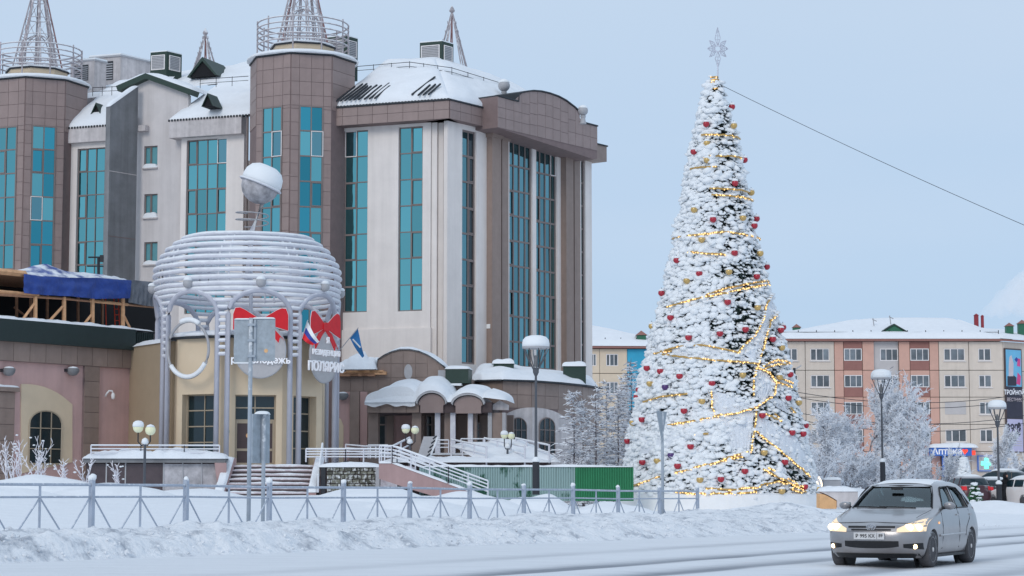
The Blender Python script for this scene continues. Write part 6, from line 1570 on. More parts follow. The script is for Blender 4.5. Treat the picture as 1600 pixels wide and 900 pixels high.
for fl in range(5):
    for u0, u1, m in cols_:
        holes = []; x0, x1, z1, z0 = cx(u0), cx(u1), FZ[fl], FZ[fl+1]
        if u0 in WIN:
            a, c, n = WIN[u0]; holes = [(cx(a), FH.px(1400, rowv[fl][1])[1], cx(c), FH.px(1400, rowv[fl][0])[1])]
        wall(FH, x0+.03, z0+.03, x1-.03, z1-.03, holes, .12, m, 'wall_panel', apt)
        for h in holes:
            if u0 == 1468 and fl == 2: MB().box(h[0], -.03, h[1], h[2], .03, h[3], FH.T).build('window_cover', 'greypanel', apt); continue
            apt_window(FH, h, n, apt)
            MB().box(h[0]-.1, -.16, h[1]-.08, h[2]+.1, .05, h[1]-.02, FH.T).build('sill', 'frame_white', apt)
    z1, z0 = FZ[fl], FZ[fl+1]
    for a, c, zone in ((1319, 1348.5, 'l'), (1367, 1405.5, 'c'), (1423, 1453.5, 'l')):
        x0, x1 = cx(a), cx(c); zw0, zw1 = FH.px(1400, rowv[fl][1])[1], FH.px(1400, rowv[fl][0])[1]
        if zone == 'l':
            MB().box(x0+.02, .02, z0+.02, x1-.02, .14, zw0-.02, FH.T).build('loggia_parapet', 'redbrown', apt)
            MB().box(x0+.02, .02, zw1, x1-.02, .14, z1-.02, FH.T).build('loggia_head', 'redbrown' if fl == 0 else 'salmon', apt)
            window(FH, (x0+.05, zw0, x1-.05, zw1), 3, 1, apt, 'frame_white', 'grey_glass', .08, .08)
        else:
            h = (cx(1377), zw0, cx(1405), zw1)
            wall(FH.off(-.25), x0, z0, x1, z1, [h], .1, 'greypanel', 'stair_panel', apt); window(FH.off(-.25), h, 3, 1, apt, 'frame_white', 'grey_glass', .05, .08)
# angled end with the banner
pe = FH.T @ Vector((cx(1568), 0, 0)); FK = Fac((pe.x, pe.y), R(38)); kx = lambda u: FK.px(u, 620)[0]
for fl in range(5): wall(FK, .02, FZ[fl+1]+.03, kx(1640), FZ[fl]-.03, [], .12, 'panel', 'wall_panel', apt)
MB().box(0, .12, 0, kx(1640), 8, FZ[0], FK.T).build('core', 'joint', apt)
ban = thing('banner', FK.T @ Vector((kx(1583), -.1, FK.px(1583, 706)[1])), 'tall advertising banner with 390 on the corner of the apartment block', 'banner')
b0, b1 = kx(1569.5), kx(1596); bz = lambda v: FK.px(1583, v)[1]
MB().box(b0, -.16, bz(707), b1, -.02, bz(545), FK.T).build('frame', 'dark_wall', ban)
M['b_lav'] = mat('banner_lavender', A(170, 172, 205), .6, .05, 1); M['b_blue'] = mat('banner_sky', A(100, 168, 208), .6, .12, .6); M['b_dark'] = mat('banner_dark', A(48, 50, 66), .6, .1, 1); M['b_skin'] = mat('banner_pale', A(186, 180, 190), .6, .1, 1); M['b_pink'] = mat('banner_pink', A(190, 70, 130), .6, .1, 1)
def bq(u0, v0, u1, v1, m, y=-.17, nm='print'): MB().box(kx(u0), y, bz(v1), kx(u1), -.02, bz(v0), FK.T).build(nm, m, ban)
bq(1571, 547, 1594.8, 604, 'b_blue'); bq(1571, 604.5, 1594.8, 654, 'b_dark'); bq(1571, 655, 1594.8, 705.5, 'b_lav')
bm2 = lambda pxs, m, y: MB().slab([FK.px(u, v) for u, v in pxs], y, -.1, FK.T).build('print', m, ban)
bm2([(1572, 603), (1586, 603), (1586, 590), (1581, 586), (1572, 588)], 'b_dark', -.18); bm2([(1574, 588), (1581, 588), (1581.5, 568), (1578, 555), (1575, 558), (1574, 572)], 'b_skin', -.19)
bm2([(1586, 600), (1592, 602), (1593, 588), (1588, 582)], 'b_pink', -.18); bm2([(1587, 572), (1592, 573), (1592, 561), (1588, 560)], 'b_pink', -.18); bm2([(1583, 562), (1586, 558), (1589, 562), (1586, 566)], 'flag_blue', -.18)
text('ТРОЙНОЙ', .66, FK.T @ Matrix.Translation(((b0+b1)/2, -.18, bz(614))), 'white_letter', ban, ext=.005, bold=.01)
text('ВЕСТНИК', .5, FK.T @ Matrix.Translation(((b0+b1)/2, -.18, bz(625))), 'b_skin', ban, ext=.005)
text('390', 1.25, FK.T @ Matrix.Translation((kx(1578.5), -.18, bz(670))), 'b_dark', ban, ext=.005, bold=.03)
bm2([(1590+3.6*math.cos(2*PI*i/20), 671+11*math.sin(2*PI*i/20)) for i in range(20)][::-1], 'b_dark', -.18); text('t2', .8, FK.T @ Matrix.Translation((kx(1590), -.19, bz(671))), 'b_lav', ban, ext=.005)
text('руб.', .4, FK.T @ Matrix.Translation((kx(1577.5), -.18, bz(680))), 'b_dark', ban, ext=.004)
for k in range(3): bq(1572.5, 689+k*3.4, 1593, 690+k*3.4, 'greypanel', -.178)
# roof
def hip_roof(F, xL, xR, z0, pk, over=.5, name='roof', parent=None, seed=1):
    """pk: (xa, xb, y, z) ridge"""
    xa_, xb_, y, z = pk; T = F.T
    V = [T @ Vector(p) for p in ((xL, -over, z0), (xR, -over, z0), (xb_, y, z), (xa_, y, z), (xR, 2*y, z0), (xL, 2*y, z0))]
    MB().add([p-Vector((0,0,.1)) for p in V], [(0,1,2,3), (1,4,2), (4,5,3,2), (5,0,3)]).build(name, 'redbrown', parent)
    snow_quad(V[0], V[1], V[2], V[3], 70, 14, .45, seed, .35, .15, 10).build('roof_snow', 'snow', parent, smooth=True)
    snow_quad(V[1], V[4], V[2]+Vector((.01,0,0)), V[2], 10, 14, .4, seed+1, .35, .15).build('roof_snow', 'snow', parent, smooth=True)
    snow_quad(V[5], V[0], V[3], V[3]+Vector((-.01,0,0)), 10, 14, .4, seed+2, .35, .15).build('roof_snow', 'snow', parent, smooth=True)
    MB().box(xL, -over, z0-.22, xR, -over+.25, z0-.04, T).build('eave_board', 'redbrown', parent)
FHb = FH.off(-7)
hip_roof(FH, cx(1180), cx(1572), FZ[0]+.25, (FHb.px(1352, 500)[0], FHb.px(1490, 500)[0], 7, FHb.px(1420, 501)[1]), .5, 'roof', apt, 3)
kL = kx(1640)
kz = FZ[0]+.25
MB().box(-.3, -.5, kz-.22, kL, -.25, kz-.04, FK.T).build('eave_board', 'redbrown', apt)
snow_quad(FK.T @ Vector((-.6, -.55, kz)), FK.T @ Vector((kL, -.55, kz)), FK.T @ Vector((kL, 7, kz+1.6)), FK.T @ Vector((.6, 6, kz+1.3)), 30, 14, .5, 4, .4, .2).build('roof_snow', 'snow', apt, smooth=True)
def roof_rail(F, u0, u1, v, y, n, parent):
    xa_, z = F.px(u0, v); xb_ = F.px(u1, v)[0]; b = MB()
    b.tube([F.T @ Vector((xa_, y, z+.5)), F.T @ Vector((xb_, y, z+.5))], .03, 4)
    for i in range(n): x = lerp(xa_, xb_, i/(n-1)); b.tube([F.T @ Vector((x, y, z-.2)), F.T @ Vector((x, y, z+.7))], .045, 4)
    b.build('snow_guard', 'black_metal', parent)
roof_rail(FH, 1220, 1562, 526, .5, 13, apt)
def stack(u, vb, vt, wpx, Y, m, parent, capm='redbrown', nm='chimney'):
    p = W(u, vb, Y); w_ = wpx*Y/FPX/2; z1 = W(u, vt, Y).z; o = MB().box(p.x-w_, p.y-w_, p.z-.6, p.x+w_, p.y+w_, z1).build(nm, m, parent)
    b = MB(); b.add([(p.x-w_*1.3, p.y-w_*1.3, z1), (p.x+w_*1.3, p.y-w_*1.3, z1), (p.x+w_*1.3, p.y+w_*1.3, z1), (p.x-w_*1.3, p.y+w_*1.3, z1), (p.x, p.y, z1+w_*1.1)], [(3,2,1,0),(0,1,4),(1,2,4),(2,3,4),(3,0,4)]); b.build('chimney_cap', capm, o)
M['chim_green'] = mat('green_chimney', A(42, 96, 78), .6, .1, 3); M['chim_red'] = mat('red_brick_flue', A(130, 52, 62), .8, .1, 3)
stack(1244.5, 521, 512, 11, 214, 'chim_green', apt); stack(1577, 521, 510, 11, 212, 'chim_green', apt); stack(1597, 518, 506, 12, 213, 'chim_green', apt)
for u, w_, vt in ((1525.5, 6, 493), (1535, 4, 494)): stack(u, 506, vt, w_, 219, 'chim_red', apt, 'chim_red', 'flue')
dm = W(1397, 519, 210.6); T = Matrix.Translation((dm.x, dm.y, dm.z))
MB().slab([(-1.1, 0), (1.1, 0), (0, .75)], 0, 2.5, T).build('dormer', 'chim_green', apt); MB().slab([(-1.35, -.02), (0, .72), (1.35, -.02), (1.3, .12), (0, .88), (-1.3, .12)][::-1], -.15, 2.5, T).build('dormer_roof', 'green_metal', apt)
for u, v0, v1 in ((1366, 497, 513), (1392, 493, 507)):
    MB().tube([W(u, v1, 213), W(u-2, v0, 213)], .05, 4).build('aerial', 'stucco', apt); MB().tube([W(u-3, v0+2, 213), W(u+4, v0+5, 213)], .05, 4).build('aerial', 'stucco', apt)
# pharmacy front
ph = thing('pharmacy_front', W(1494, 752, 208.5), 'blue pharmacy shopfront with lit sign and red heart', 'shopfront')
FPh = FH.off(1.2); hx = lambda u: FPh.px(u, 710)[0]; hz = lambda v: FPh.px(1490, v)[1]
M['sign_blue'] = emit('lit_blue_sign', (.02, .10, .38, 1), .5, (.03, .1, .35, 1)); M['heart'] = emit('lit_red_heart', (.9, .06, .03, 1), .8); M['green_cross'] = emit('lit_green_cross', (.15, .95, .6, 1), 1.3)
MB().box(hx(1455), 0, hz(712), hx(1518.5), 1.2, hz(699.5), FPh.T).build('sign_box', 'sign_blue', ph)
text('Аптека', .9, FPh.T @ Matrix.Translation((hx(1480), -.03, hz(705.5))), 'white_letter', ph, bold=.02)
hc = FPh.px(1507.5, 705.3); MB().slab([(hc[0]+.035*16*math.sin(t_)**3*.55, hc[1]+.02*(13*math.cos(t_)-5*math.cos(2*t_)-2*math.cos(3*t_)-math.cos(4*t_))) for t_ in [-2*PI*i/28 for i in range(28)]], -.06, 0, FPh.T).build('heart', 'heart', ph)
snow_slab(FPh.T, hx(1452), hx(1529), -.35, 1.3, hz(699.5), .5, 3, .3, 30, 8).build('sign_snow', 'snow', ph, smooth=True)
MB().box(hx(1455), .25, hz(699.5)-.1, hx(1527), 1.2, hz(699.5), FPh.T).build('awning', 'frieze', ph)
x0, x1, z0, z1 = hx(1474), hx(1512), hz(752), hz(713)
MB().box(x0, .8, z0, x1, 1.15, z1, FPh.T).build('shop_back', 'dark_wall', ph)
for q in ((x0, x0+.25), (x1-.25, x1), ((x0+x1)/2-.08, (x0+x1)/2+.08)): MB().box(q[0], .55, z0, q[1], .8, z1, FPh.T).build('mullion', 'sign_blue' if q[1]-q[0] > .2 else 'frame_white', ph)
for q in ((x0+.26, (x0+x1)/2-.09), ((x0+x1)/2+.09, x1-.26)): MB().box(q[0], .68, z0, q[1], .72, z1-.02, FPh.T).build('pane', 'grey_glass', ph)
MB().box(hx(1519.5), .1, hz(711), hx(1524.5), .4, hz(704), FPh.T).build('side_sign', 'heart', ph)
gc = thing('green_cross_sign', FH.T @ Vector((FH.px(1541, 735)[0], -.3, FH.px(1541, 736)[1])), 'lit green cross sign in a blue frame right of the pharmacy', 'sign')
q = FH.px(1541.5, 724, .3); MB().box(q[0]-.85, -.22, q[1]-.75, q[0]+.85, -.05, q[1]+.75, FH.T).build('back_panel', 'panel_frost', gc)
for a in ((-.9,-.8,-.8,.8),(.8,-.8,.9,.8),(-.8,-.8,.8,-.72),(-.8,.72,.8,.8)): MB().box(q[0]+a[0], -.27, q[1]+a[1], q[0]+a[2], -.05, q[1]+a[3], FH.T).build('frame', 'sign_blue', gc)
b = MB(); b.slab([(q[0]+x, q[1]+z) for x, z in ((-.2,-.55),(.2,-.55),(.2,-.2),(.55,-.2),(.55,.2),(.2,.2),(.2,.55),(-.2,.55),(-.2,.2),(-.55,.2),(-.55,-.2),(-.2,-.2))], -.3, -.2, FH.T); b.build('cross', 'green_cross', gc)
# second block, partly behind the office and the tree
ap2 = thing('cream_apartment_block', W(975, 745, 206), 'cream apartment block with a cyan end bay behind the frosted larches', 'building')
FJ = Fac(W(970, 600, 200), R(4)); jx = lambda u: FJ.px(u, 580)[0]; FZ2 = [FJ.px(960, v)[1] for v in (545, 583.5, 627, 671, 715, 752)]
MB().box(jx(880), .12, 0, jx(1050), 11, FZ2[0], FJ.T).build('core', 'joint', ap2)
for fl in range(5):
    vv = (553+fl*43.5, 572+fl*43.5)
    for u0, u1, m, wn in ((890, 937, 'cream_panel', (918, 932)), (937, 980, 'cream_panel', (947, 966)), (980, 1050, 'cyan', None)):
        holes = [(jx(wn[0]), FJ.px(960, vv[1])[1], jx(wn[1]), FJ.px(960, vv[0])[1])] if wn else []
        wall(FJ, jx(u0)+.02, FZ2[fl+1]+.03, jx(u1)-.02, FZ2[fl]-.03, holes, .12, m, 'wall_panel', ap2)
        for h in holes: apt_window(FJ, h, 3, ap2)
FJb = FJ.off(-6); hip_roof(FJ, jx(860), jx(1060), FZ2[0]+.25, (jx(862), FJb.px(925, 517)[0], 6, FJb.px(925, 513)[1]), .5, 'roof', ap2, 9)
roof_rail(FJ, 922, 1020, 538, .5, 5, ap2); stack(1002, 536, 524, 14, 201, 'chim_green', ap2)
stack(1026, 540, 520, 5, 203, 'black_metal', ap2)
# overhead wires in front of the apartments, street lamp mast
wr = thing('utility_mast', W(1242, 745, 190), 'thin utility mast with an arm left of the apartment block', 'mast')
MB().tube([W(1241, 745, 190), W(1241, 575, 190)], .13, 6).build('pole', 'black_metal', wr); MB().tube([W(1241, 578, 190), W(1252, 571, 190)], .06, 5).build('arm', 'stucco', wr)
for k, v in enumerate((612, 620, 644, 655)): MB().tube([W(1241, v, 190).lerp(W(1610, v+2+k, 200), i/12)-Vector((0,0,1.0*4*(i/12)*(1-i/12))) for i in range(13)], .03, 4).build('wire', 'black_metal', wr)
# ================================================================== frosted trees
M['frost'] = mat('hoar_frost_twig', (.84, .86, .90, 1), .8, .10, 3, spec=.1); M['bark'] = mat('frosted_bark', A(92, 88, 96), .85, .3, 5, snow=.8, snow_lo=.35, snow_n=6); M['twig_dark'] = mat('dark_twig', A(120, 122, 134), .85, .3, 5, snow=.7, snow_lo=.45, snow_n=5)
def tri_tube(b, p, q, r0, r1):
    d = (q-p); 
    if d.length < 1e-4: return
    d.normalize(); a = d.cross(Vector((.31, .22, .93))).normalized(); c = a.cross(d)
    o = len(b.v)
    for pt, r in ((p, r0), (q, r1)):
        for t_ in (0, 2.094, 4.189): b.v.append(tuple(pt+(a*math.cos(t_)+c*math.sin(t_))*r))
    for i in range(3): b.f.append((o+i, o+(i+1) % 3, o+3+(i+1) % 3, o+3+i)); b.mi.append(0)
def frost_tree(u, v, Y, h, spread, label, seed, kind='birch', name='frosted_tree', dens_=1.0):
    c = W(u, v, Y); c.z = hg(c.x, c.y)-.1; rn = random.Random(seed)
    t = thing(name, c, label, 'shrub' if kind == 'bush' else 'tree', 'frosted trees and shrubs on the square')
    tb = MB(); fb = MB(); db = MB()
    def twigs(p, d, L, n):
        for k in range(n):
            f = rn.uniform(.1, 1); o = p+d*L*f
            dd = (d*.6+Vector((rn.gauss(0, .55), rn.gauss(0, .55), rn.gauss(.05, .4)))).normalized(); l = rn.uniform(.25, .6)*(L/1.2)**.4
            m_ = o+dd*l*.55; e = m_+(dd+Vector((0, 0, -.35))).normalized()*l*.5
            tgt = fb if rn.random() < .93 else db
            r = rn.uniform(.015, .024)
            tri_tube(tgt, o, m_, r, r*.85); tri_tube(tgt, m_, e, r*.85, .008)
            for q in range(2):
                o2 = o.lerp(m_, rn.random()); d2 = (dd+Vector((rn.gauss(0, .7), rn.gauss(0, .7), rn.gauss(0, .5)))).normalized(); tri_tube(tgt, o2, o2+d2*l*.4, r*.8, .008)
    if kind in ('birch', 'bush'):
        def grow(p, d, L, r, lev):
            segs = 3; q = p
            for s_ in range(segs):
                d = (d+Vector((rn.gauss(0, .13), rn.gauss(0, .13), .05 if lev < 2 else -.02))).normalized(); e = q+d*L/segs
                tri_tube(tb if lev < 2 else (fb if rn.random() < .7 else db), q, e, r*(1-s_/segs*.45), r*(1-(s_+1)/segs*.45)); 
                if lev >= 1: twigs(q, d, L/segs, int((4 if lev == 1 else 5)*dens_))
                q = e
                if lev < 3 and (s_ > 0 or lev > 0 or kind == 'bush'):
                    for k in range(3 if lev == 0 else 2):
                        a = rn.uniform(0, 2*PI); w_ = rn.uniform(.3, .7)*spread
                        dd = (d*.75+Vector((math.cos(a)*w_, math.sin(a)*w_, rn.uniform(-.05, .35)))).normalized(); grow(q, dd, L*rn.uniform(.45, .62), r*.5, lev+1)
            twigs(q-d*.3, d, .5, int(4*dens_))
        if kind == 'birch': grow(c, Vector((rn.gauss(0, .05), rn.gauss(0, .05), 1)).normalized(), h*.78, .05+.009*h, 0)
        else:
            for k in range(5):
                a = 2*PI*k/5+rn.random(); grow(c+Vector((math.cos(a)*.3, math.sin(a)*.3, 0)), Vector((math.cos(a)*.45*spread, math.sin(a)*.45*spread, 1)).normalized(), h*.62, .05, 1)
    else:      # larch: straight trunk with tiers of level branches
        tri_tube(tb, c, c+Vector((0, 0, h)), .035+.008*h, .01)
        z = h*.06
        while z < h*.98:
            f = z/h; L = spread*(1-f)**.75*rn.uniform(.75, 1.15)+.12
            for k in range(rn.randint(4, 6)):
                a = rn.uniform(0, 2*PI); d = Vector((math.cos(a), math.sin(a), rn.uniform(-.12, .28))).normalized(); o = c+Vector((0, 0, z)); q = o
                l = L*rn.uniform(.6, 1.05); n = max(2, int(l/.3))
                for s_ in range(n):
                    e = q+(d+Vector((0, 0, -.04*s_))).normalized()*l/n; tri_tube(fb if rn.random() < .62 else db, q, e, .026, .02)
                    for w_ in range(int(3*dens_)):
                        o2 = q.lerp(e, rn.random()); d2 = (d+Vector((rn.gauss(0, .8), rn.gauss(0, .8), rn.gauss(-.1, .35)))).normalized(); tri_tube(fb if rn.random() < .68 else db, o2, o2+d2*rn.uniform(.14, .34), .026, .008)
                    q = e
            z += rn.uniform(.13, .24)
    tb.build('trunk', 'bark', t); tag(fb.build('frosted_twigs', 'frost', t), kind='stuff')
    if db.v: tag(db.build('dark_twigs', 'twig_dark', t), kind='stuff')
    return t
for i, (u, Y, vt, sp_r, lb) in enumerate(((897, 105, 606, 1.2, 'frosted larch nearest the brown curved annex'), (911, 108, 622, 1.0, 'small frosted larch second from the brown annex'), (931, 104, 598, 1.15, 'frosted larch third from the brown annex'), (948, 109, 592, 1.1, 'slim frosted larch before the cream apartment block'), (966, 105, 604, 1.2, 'bushy frosted larch before the cyan end bay'), (987, 110, 556, 1.3, 'tallest frosted larch, just left of the great tree'), (975, 113, 585, 1.2, 'frosted larch behind the others left of the great tree'))):
    c = W(u, 730, Y); frost_tree(u, 730, Y, W(u, vt, Y).z-hg(c.x, c.y), sp_r*1.35, lb, 20+i, 'larch', 'frosted_larch', 1.4)
for i, (u, Y, vt, sp_r, kd, lb) in enumerate(((1262, 122, 668, 1.0, 'bush', 'frosted bush at the right foot of the great tree'), (1290, 130, 665, 1.0, 'birch', 'frosted birch beneath the leftmost apartment windows'), (1318, 126, 680, 1.1, 'bush', 'broad frosted bush left of the middle lamp'), (1345, 133, 635, 1.0, 'birch', 'tall frosted birch left of the middle lamp'), (1372, 128, 685, 1.1, 'bush', 'low frosted bush behind the middle lamp pole'), (1407, 134, 622, 1.0, 'birch', 'tallest frosted birch right of the middle lamp'), (1426, 128, 660, .8, 'birch', 'frosted birch above the silver car roof'), (1455, 136, 688, .7, 'bush', 'frosted bush left of the pharmacy sign'), (1553, 140, 690, .5, 'birch', 'thin frosted birch before the green cross'), (1590, 150, 690, .8, 'bush', 'frosted bush below the tall banner'), (1390, 126, 682, 1.2, 'bush', 'dense frosted bush right of the middle lamp pole'), (1275, 140, 660, .9, 'birch', 'pale frosted birch behind the bush by the great tree'))):
    c = W(u, 740, Y); frost_tree(u, 740, Y, (W(u, vt, Y).z-hg(c.x, c.y))*.84, sp_r, lb, 60+i, kd, 'frosted_bush' if kd == 'bush' else 'frosted_birch', .95)
# bare frosted saplings in the planting bed at lower left
M['sap'] = mat('rimed_sapling', A(196, 202, 216), .8, .2, 6, spec=.1)
for i, (u, v, Y, hpx, lb) in enumerate(((12, 745, 86, 75, 'leaning rimed sapling at the left frame edge'), (32, 745, 85, 50, 'short rimed sapling near the left frame edge'), (57, 742, 87, 68, 'branched rimed sapling before the round headed window'), (66, 742, 86, 45, 'low rimed sapling before the round headed window'), (100, 750, 85, 38, 'rimed shrub right of the round headed window'), (133, 755, 84, 42, 'rimed shrub at the terrace corner'), (187, 758, 83, 40, 'rimed shrub before the dark terrace panels'), (20, 745, 88, 60, 'thin rimed sapling behind the left snow mound'))):
    c = W(u, v, Y); rn = random.Random(i+90); t = thing('rimed_sapling', c, lb, 'shrub', 'rimed saplings in the planting bed'); b = MB(); Hh = hpx*Y/FPX
    for k in range(4):
        d = Vector((rn.gauss(0, .28), rn.gauss(0, .2), 1)).normalized(); q = c+Vector((rn.gauss(0, .1), 0, -.2)); n = 6; L = Hh*rn.uniform(.6, 1.05)
        for s_ in range(n):
            d = (d+Vector((rn.gauss(0, .12), rn.gauss(0, .1), .05))).normalized(); e = q+d*L/n; tri_tube(b, q, e, .022-.002*s_, .02-.002*s_)
            for w_ in range(2):
                d2 = (d+Vector((rn.gauss(0, .7), rn.gauss(0, .5), .2))).normalized(); tri_tube(b, e, e+d2*rn.uniform(.12, .3), .017, .012)
            q = e
    b.build('stems', 'sap', t); 
    bs = MB()
    for k in range(5):
        p_ = c+Vector((rn.gauss(0, .25), rn.gauss(0, .15), rn.uniform(.2, .9)*Hh)); r = rn.uniform(.03, .06); bs.add([p_+Vector((x*r*1.4, y*r, z*r*.7)) for x, y, z in ico], icf)
    tag(bs.build('snow_clumps', 'snow_soft', t, smooth=True), kind='stuff')
# low hedge row behind the green fence
hd = thing('frosted_hedge', W(870, 715, 112), 'low reddish frosted hedge at the foot of the curved annex', 'hedge'); rn = random.Random(44); b = MB(); b2 = MB()
for k in range(2600):
    u = rn.uniform(850, 960); Y = rn.uniform(108, 112); p = W(u, 722, Y); p.z = hg(p.x, p.y)+.5+rn.uniform(-.2, .75); d = Vector((rn.gauss(0, 1), rn.gauss(0, 1), rn.gauss(.6, .6))).normalized()
    tri_tube(b if rn.random() < .5 else b2, p, p+d*rn.uniform(.15, .35), .022, .008)
M['hedge_red'] = mat('reddish_twigs', A(104, 76, 84), .85, .3, 5); tag(b.build('reddish_twigs', 'hedge_red', hd), kind='stuff'); tag(b2.build('frosted_twigs', 'frost', hd), kind='stuff')
# little decorated firs by the car park
def small_fir(u, v, Y, hpx, label, snowy, seed):
    c = W(u, v, Y); h = hpx*Y/FPX; rn = random.Random(seed); t = thing('small_fir', c, label, 'tree', 'small firs by the parked cars'); g = MB(); s = MB(); tk = MB()
    tri_tube(tk, c-Vector((0,0,.2)), c+Vector((0, 0, h)), .05, .01); tk.build('trunk', 'bark', t)
    for k in range(900):
        f = rn.random()**1.4; z = h*(.1+.9*f); r = h*(.22 if snowy > .3 else .3)*(1-f)+.03; a = rn.uniform(0, 2*PI); rr_ = r*rn.uniform(.4, 1); p = c+Vector((math.cos(a)*rr_, math.sin(a)*rr_, z)); d = Vector((math.cos(a), math.sin(a), rn.uniform(-.6, .2))).normalized()
        tri_tube(g, p, p+d*rn.uniform(.08, .2), .03, .005)
        if rn.random() < snowy: r_ = rn.uniform(.06, .13); s.add([p+d*.08+Vector((x*r_*1.3, y*r_*1.3, z_*r_*.6+.04)) for x, y, z_ in ico], icf)
    tag(g.build('needles', 'needles' if snowy > .3 else 'fir_green', t), kind='stuff')
    if s.v: tag(s.build('snow_tufts', 'snow_soft', t, smooth=True), kind='stuff')
    return t
M['fir_green'] = mat('green_fir_needles', A(52, 104, 72), .7, .3, 6)
small_fir(1507, 757, 112, 40, 'small snow covered fir before the pharmacy door', .6, 1); small_fir(1523.5, 790, 100, 33, 'little bright green fir beside the parked cars', .04, 2)
# ================================================================== cars
CT = [(.17,.16,4.05,.74,.50,.35),(.24,.07,4.12,.80,.55,.40),(.35,.02,4.17,.835,.60,.40),(.50,.0,4.18,.85,.62,.40),(.62,.02,4.17,.856,.62,.40),(.70,.06,4.15,.853,.62,.40),(.76,.14,4.13,.848,.62,.40),
      (.82,.34,4.11,.842,.60,.40),(.88,.62,4.09,.832,.55,.40),(.93,.90,4.07,.818,.50,.40),(.975,1.12,4.05,.80,.45,.38),(1.05,1.25,3.99,.768,.42,.35),(1.15,1.42,3.91,.728,.40,.33),(1.25,1.60,3.82,.685,.38,.30),
      (1.34,1.78,3.72,.64,.36,.28),(1.40,1.95,3.60,.59,.36,.28),(1.44,2.15,3.42,.52,.36,.28),(1.465,2.40,3.15,.40,.30,.25),(1.475,2.66,2.92,.15,.1,.1)]
NSE = 2.7
def cint(z, i):
    if z <= CT[0][0]: return CT[0][i]
    for a, c in zip(CT, CT[1:]):
        if z <= c[0]: return lerp(a[i], c[i], (z-a[0])/(c[0]-a[0]))
    return CT[-1][i]
def outline(z, ins=0, nf=13, ns=16, nr=9):
    xf, xr, w_, Lf, Lr = (cint(z, i) for i in range(1, 6)); xf += ins; xr -= ins; w_ -= ins
    P_ = []
    for i in range(nf):
        t_ = (i/nf); y = w_*math.sin(t_*PI/2)**.9; P_.append((xf+Lf*(1-(max(0, 1-(y/w_)**NSE))**(1/NSE)), y))
    for i in range(ns): P_.append((lerp(xf+Lf, xr-Lr, i/ns), w_))
    for i in range(nr+1):
        t_ = i/nr; y = w_*math.cos(t_*PI/2)**.9 if i < nr else 0; P_.append((xr-Lr+Lr*(max(0, 1-(y/w_)**NSE))**(1/NSE), y))
    return P_
def stack_mesh(zs, ins=0, sc3=(1, 1, 1)):
    b = MB(); n = None
    for z in zs:
        P_ = outline(z, ins); full = P_+[(x, -y) for x, y in P_[-2:0:-1]]; n = len(full); b.v += [(x*sc3[0], y*sc3[1], z*sc3[2]) for x, y in full]
    for i in range(len(zs)-1):
        for j in range(n): b.f.append((i*n+(j+1) % n, i*n+j, (i+1)*n+j, (i+1)*n+(j+1) % n)); b.mi.append(0)
    b.f += [tuple(range(n)), tuple(range(len(zs)*n-1, (len(zs)-1)*n-1, -1))]; b.mi += [0, 0]
    return b
def front_x(y, z):
    xf, _, w_, Lf, _ = (cint(z, i) for i in range(1, 6)); r = min(.999, abs(y)/w_); return xf+Lf*(1-(1-r**NSE)**(1/NSE))
def me_from(b, nm):
    me = bpy.data.meshes.new(nm); me.from_pydata(b.v, [], b.f); me.update(); return me
M['car_paint'] = mat('silver_beige_paint', A(134, 138, 146), .28, .05, 2.5, metal=.55, spec=.5, snow=.22, snow_lo=.62, snow_n=3)
_t = M['car_paint'].node_tree; _b = _t.nodes['Principled BSDF']; _b.inputs['Coat Weight'].default_value = .5; _b.inputs['Coat Roughness'].default_value = .08
_src = _b.inputs['Base Color'].links[0].from_socket; _g = _t.nodes.new('ShaderNodeNewGeometry'); _s = _t.nodes.new('ShaderNodeSeparateXYZ'); _t.links.new(_g.outputs['Position'], _s.inputs[0])
_n = _t.nodes.new('ShaderNodeTexNoise'); _n.inputs['Scale'].default_value = 5; _n.inputs['Detail'].default_value = 6; _t.links.new(_g.outputs['Position'], _n.inputs[0])
_a = _t.nodes.new('ShaderNodeMath'); _a.operation = 'MULTIPLY_ADD'; _a.inputs[1].default_value = .5; _t.links.new(_n.outputs[0], _a.inputs[0]); _t.links.new(_s.outputs['Z'], _a.inputs[2])
_m = _t.nodes.new('ShaderNodeMapRange'); _m.inputs[1].default_value = .45; _m.inputs[2].default_value = .85; _m.inputs[3].default_value = .75; _m.inputs[4].default_value = .0; _t.links.new(_a.outputs[0], _m.inputs[0])
_x = _t.nodes.new('ShaderNodeMixRGB'); _x.inputs[2].default_value = A(118, 118, 122); _t.links.new(_m.outputs[0], _x.inputs[0]); _t.links.new(_src, _x.inputs[1]); _t.links.new(_x.outputs[0], _b.inputs['Base Color'])   # road spray on the lower body
M['car_black'] = mat('black_car_plastic', (.015, .015, .017, 1), .5, .2, 8); M['tyre'] = mat('dusty_tyre', A(70, 72, 78), .9, .3, 10, snow=.5, snow_lo=.55, snow_n=12)
M['rim'] = mat('alloy_rim', A(186, 190, 196), .4, .1, 8, metal=.15); M['chrome'] = mat('chrome', (.6, .6, .62, 1), .15, 0, metal=1)
M['headlight'] = emit('lit_headlight', (1.0, .76, .42, 1), 4.0); M['lamp_clear'] = mat('clear_lamp_lens', A(196, 186, 168), .12, .15, 30, spec=.7); M['lamp_lit'] = emit('lit_lamp_lens', (1.0, .70, .38, 1), .55, A(196, 186, 168)); M['foglight'] = emit('lit_fog_lamp', (1.0, .72, .36, 1), 5.0); M['amber'] = emit('amber_repeater', (1.0, .5, .2, 1), .8)
M['seat'] = mat('dark_seat_fabric', (.03, .03, .035, 1), .9, .1, 10); M['plate'] = mat('white_plate', A(182, 188, 196), .4, .08, 8)
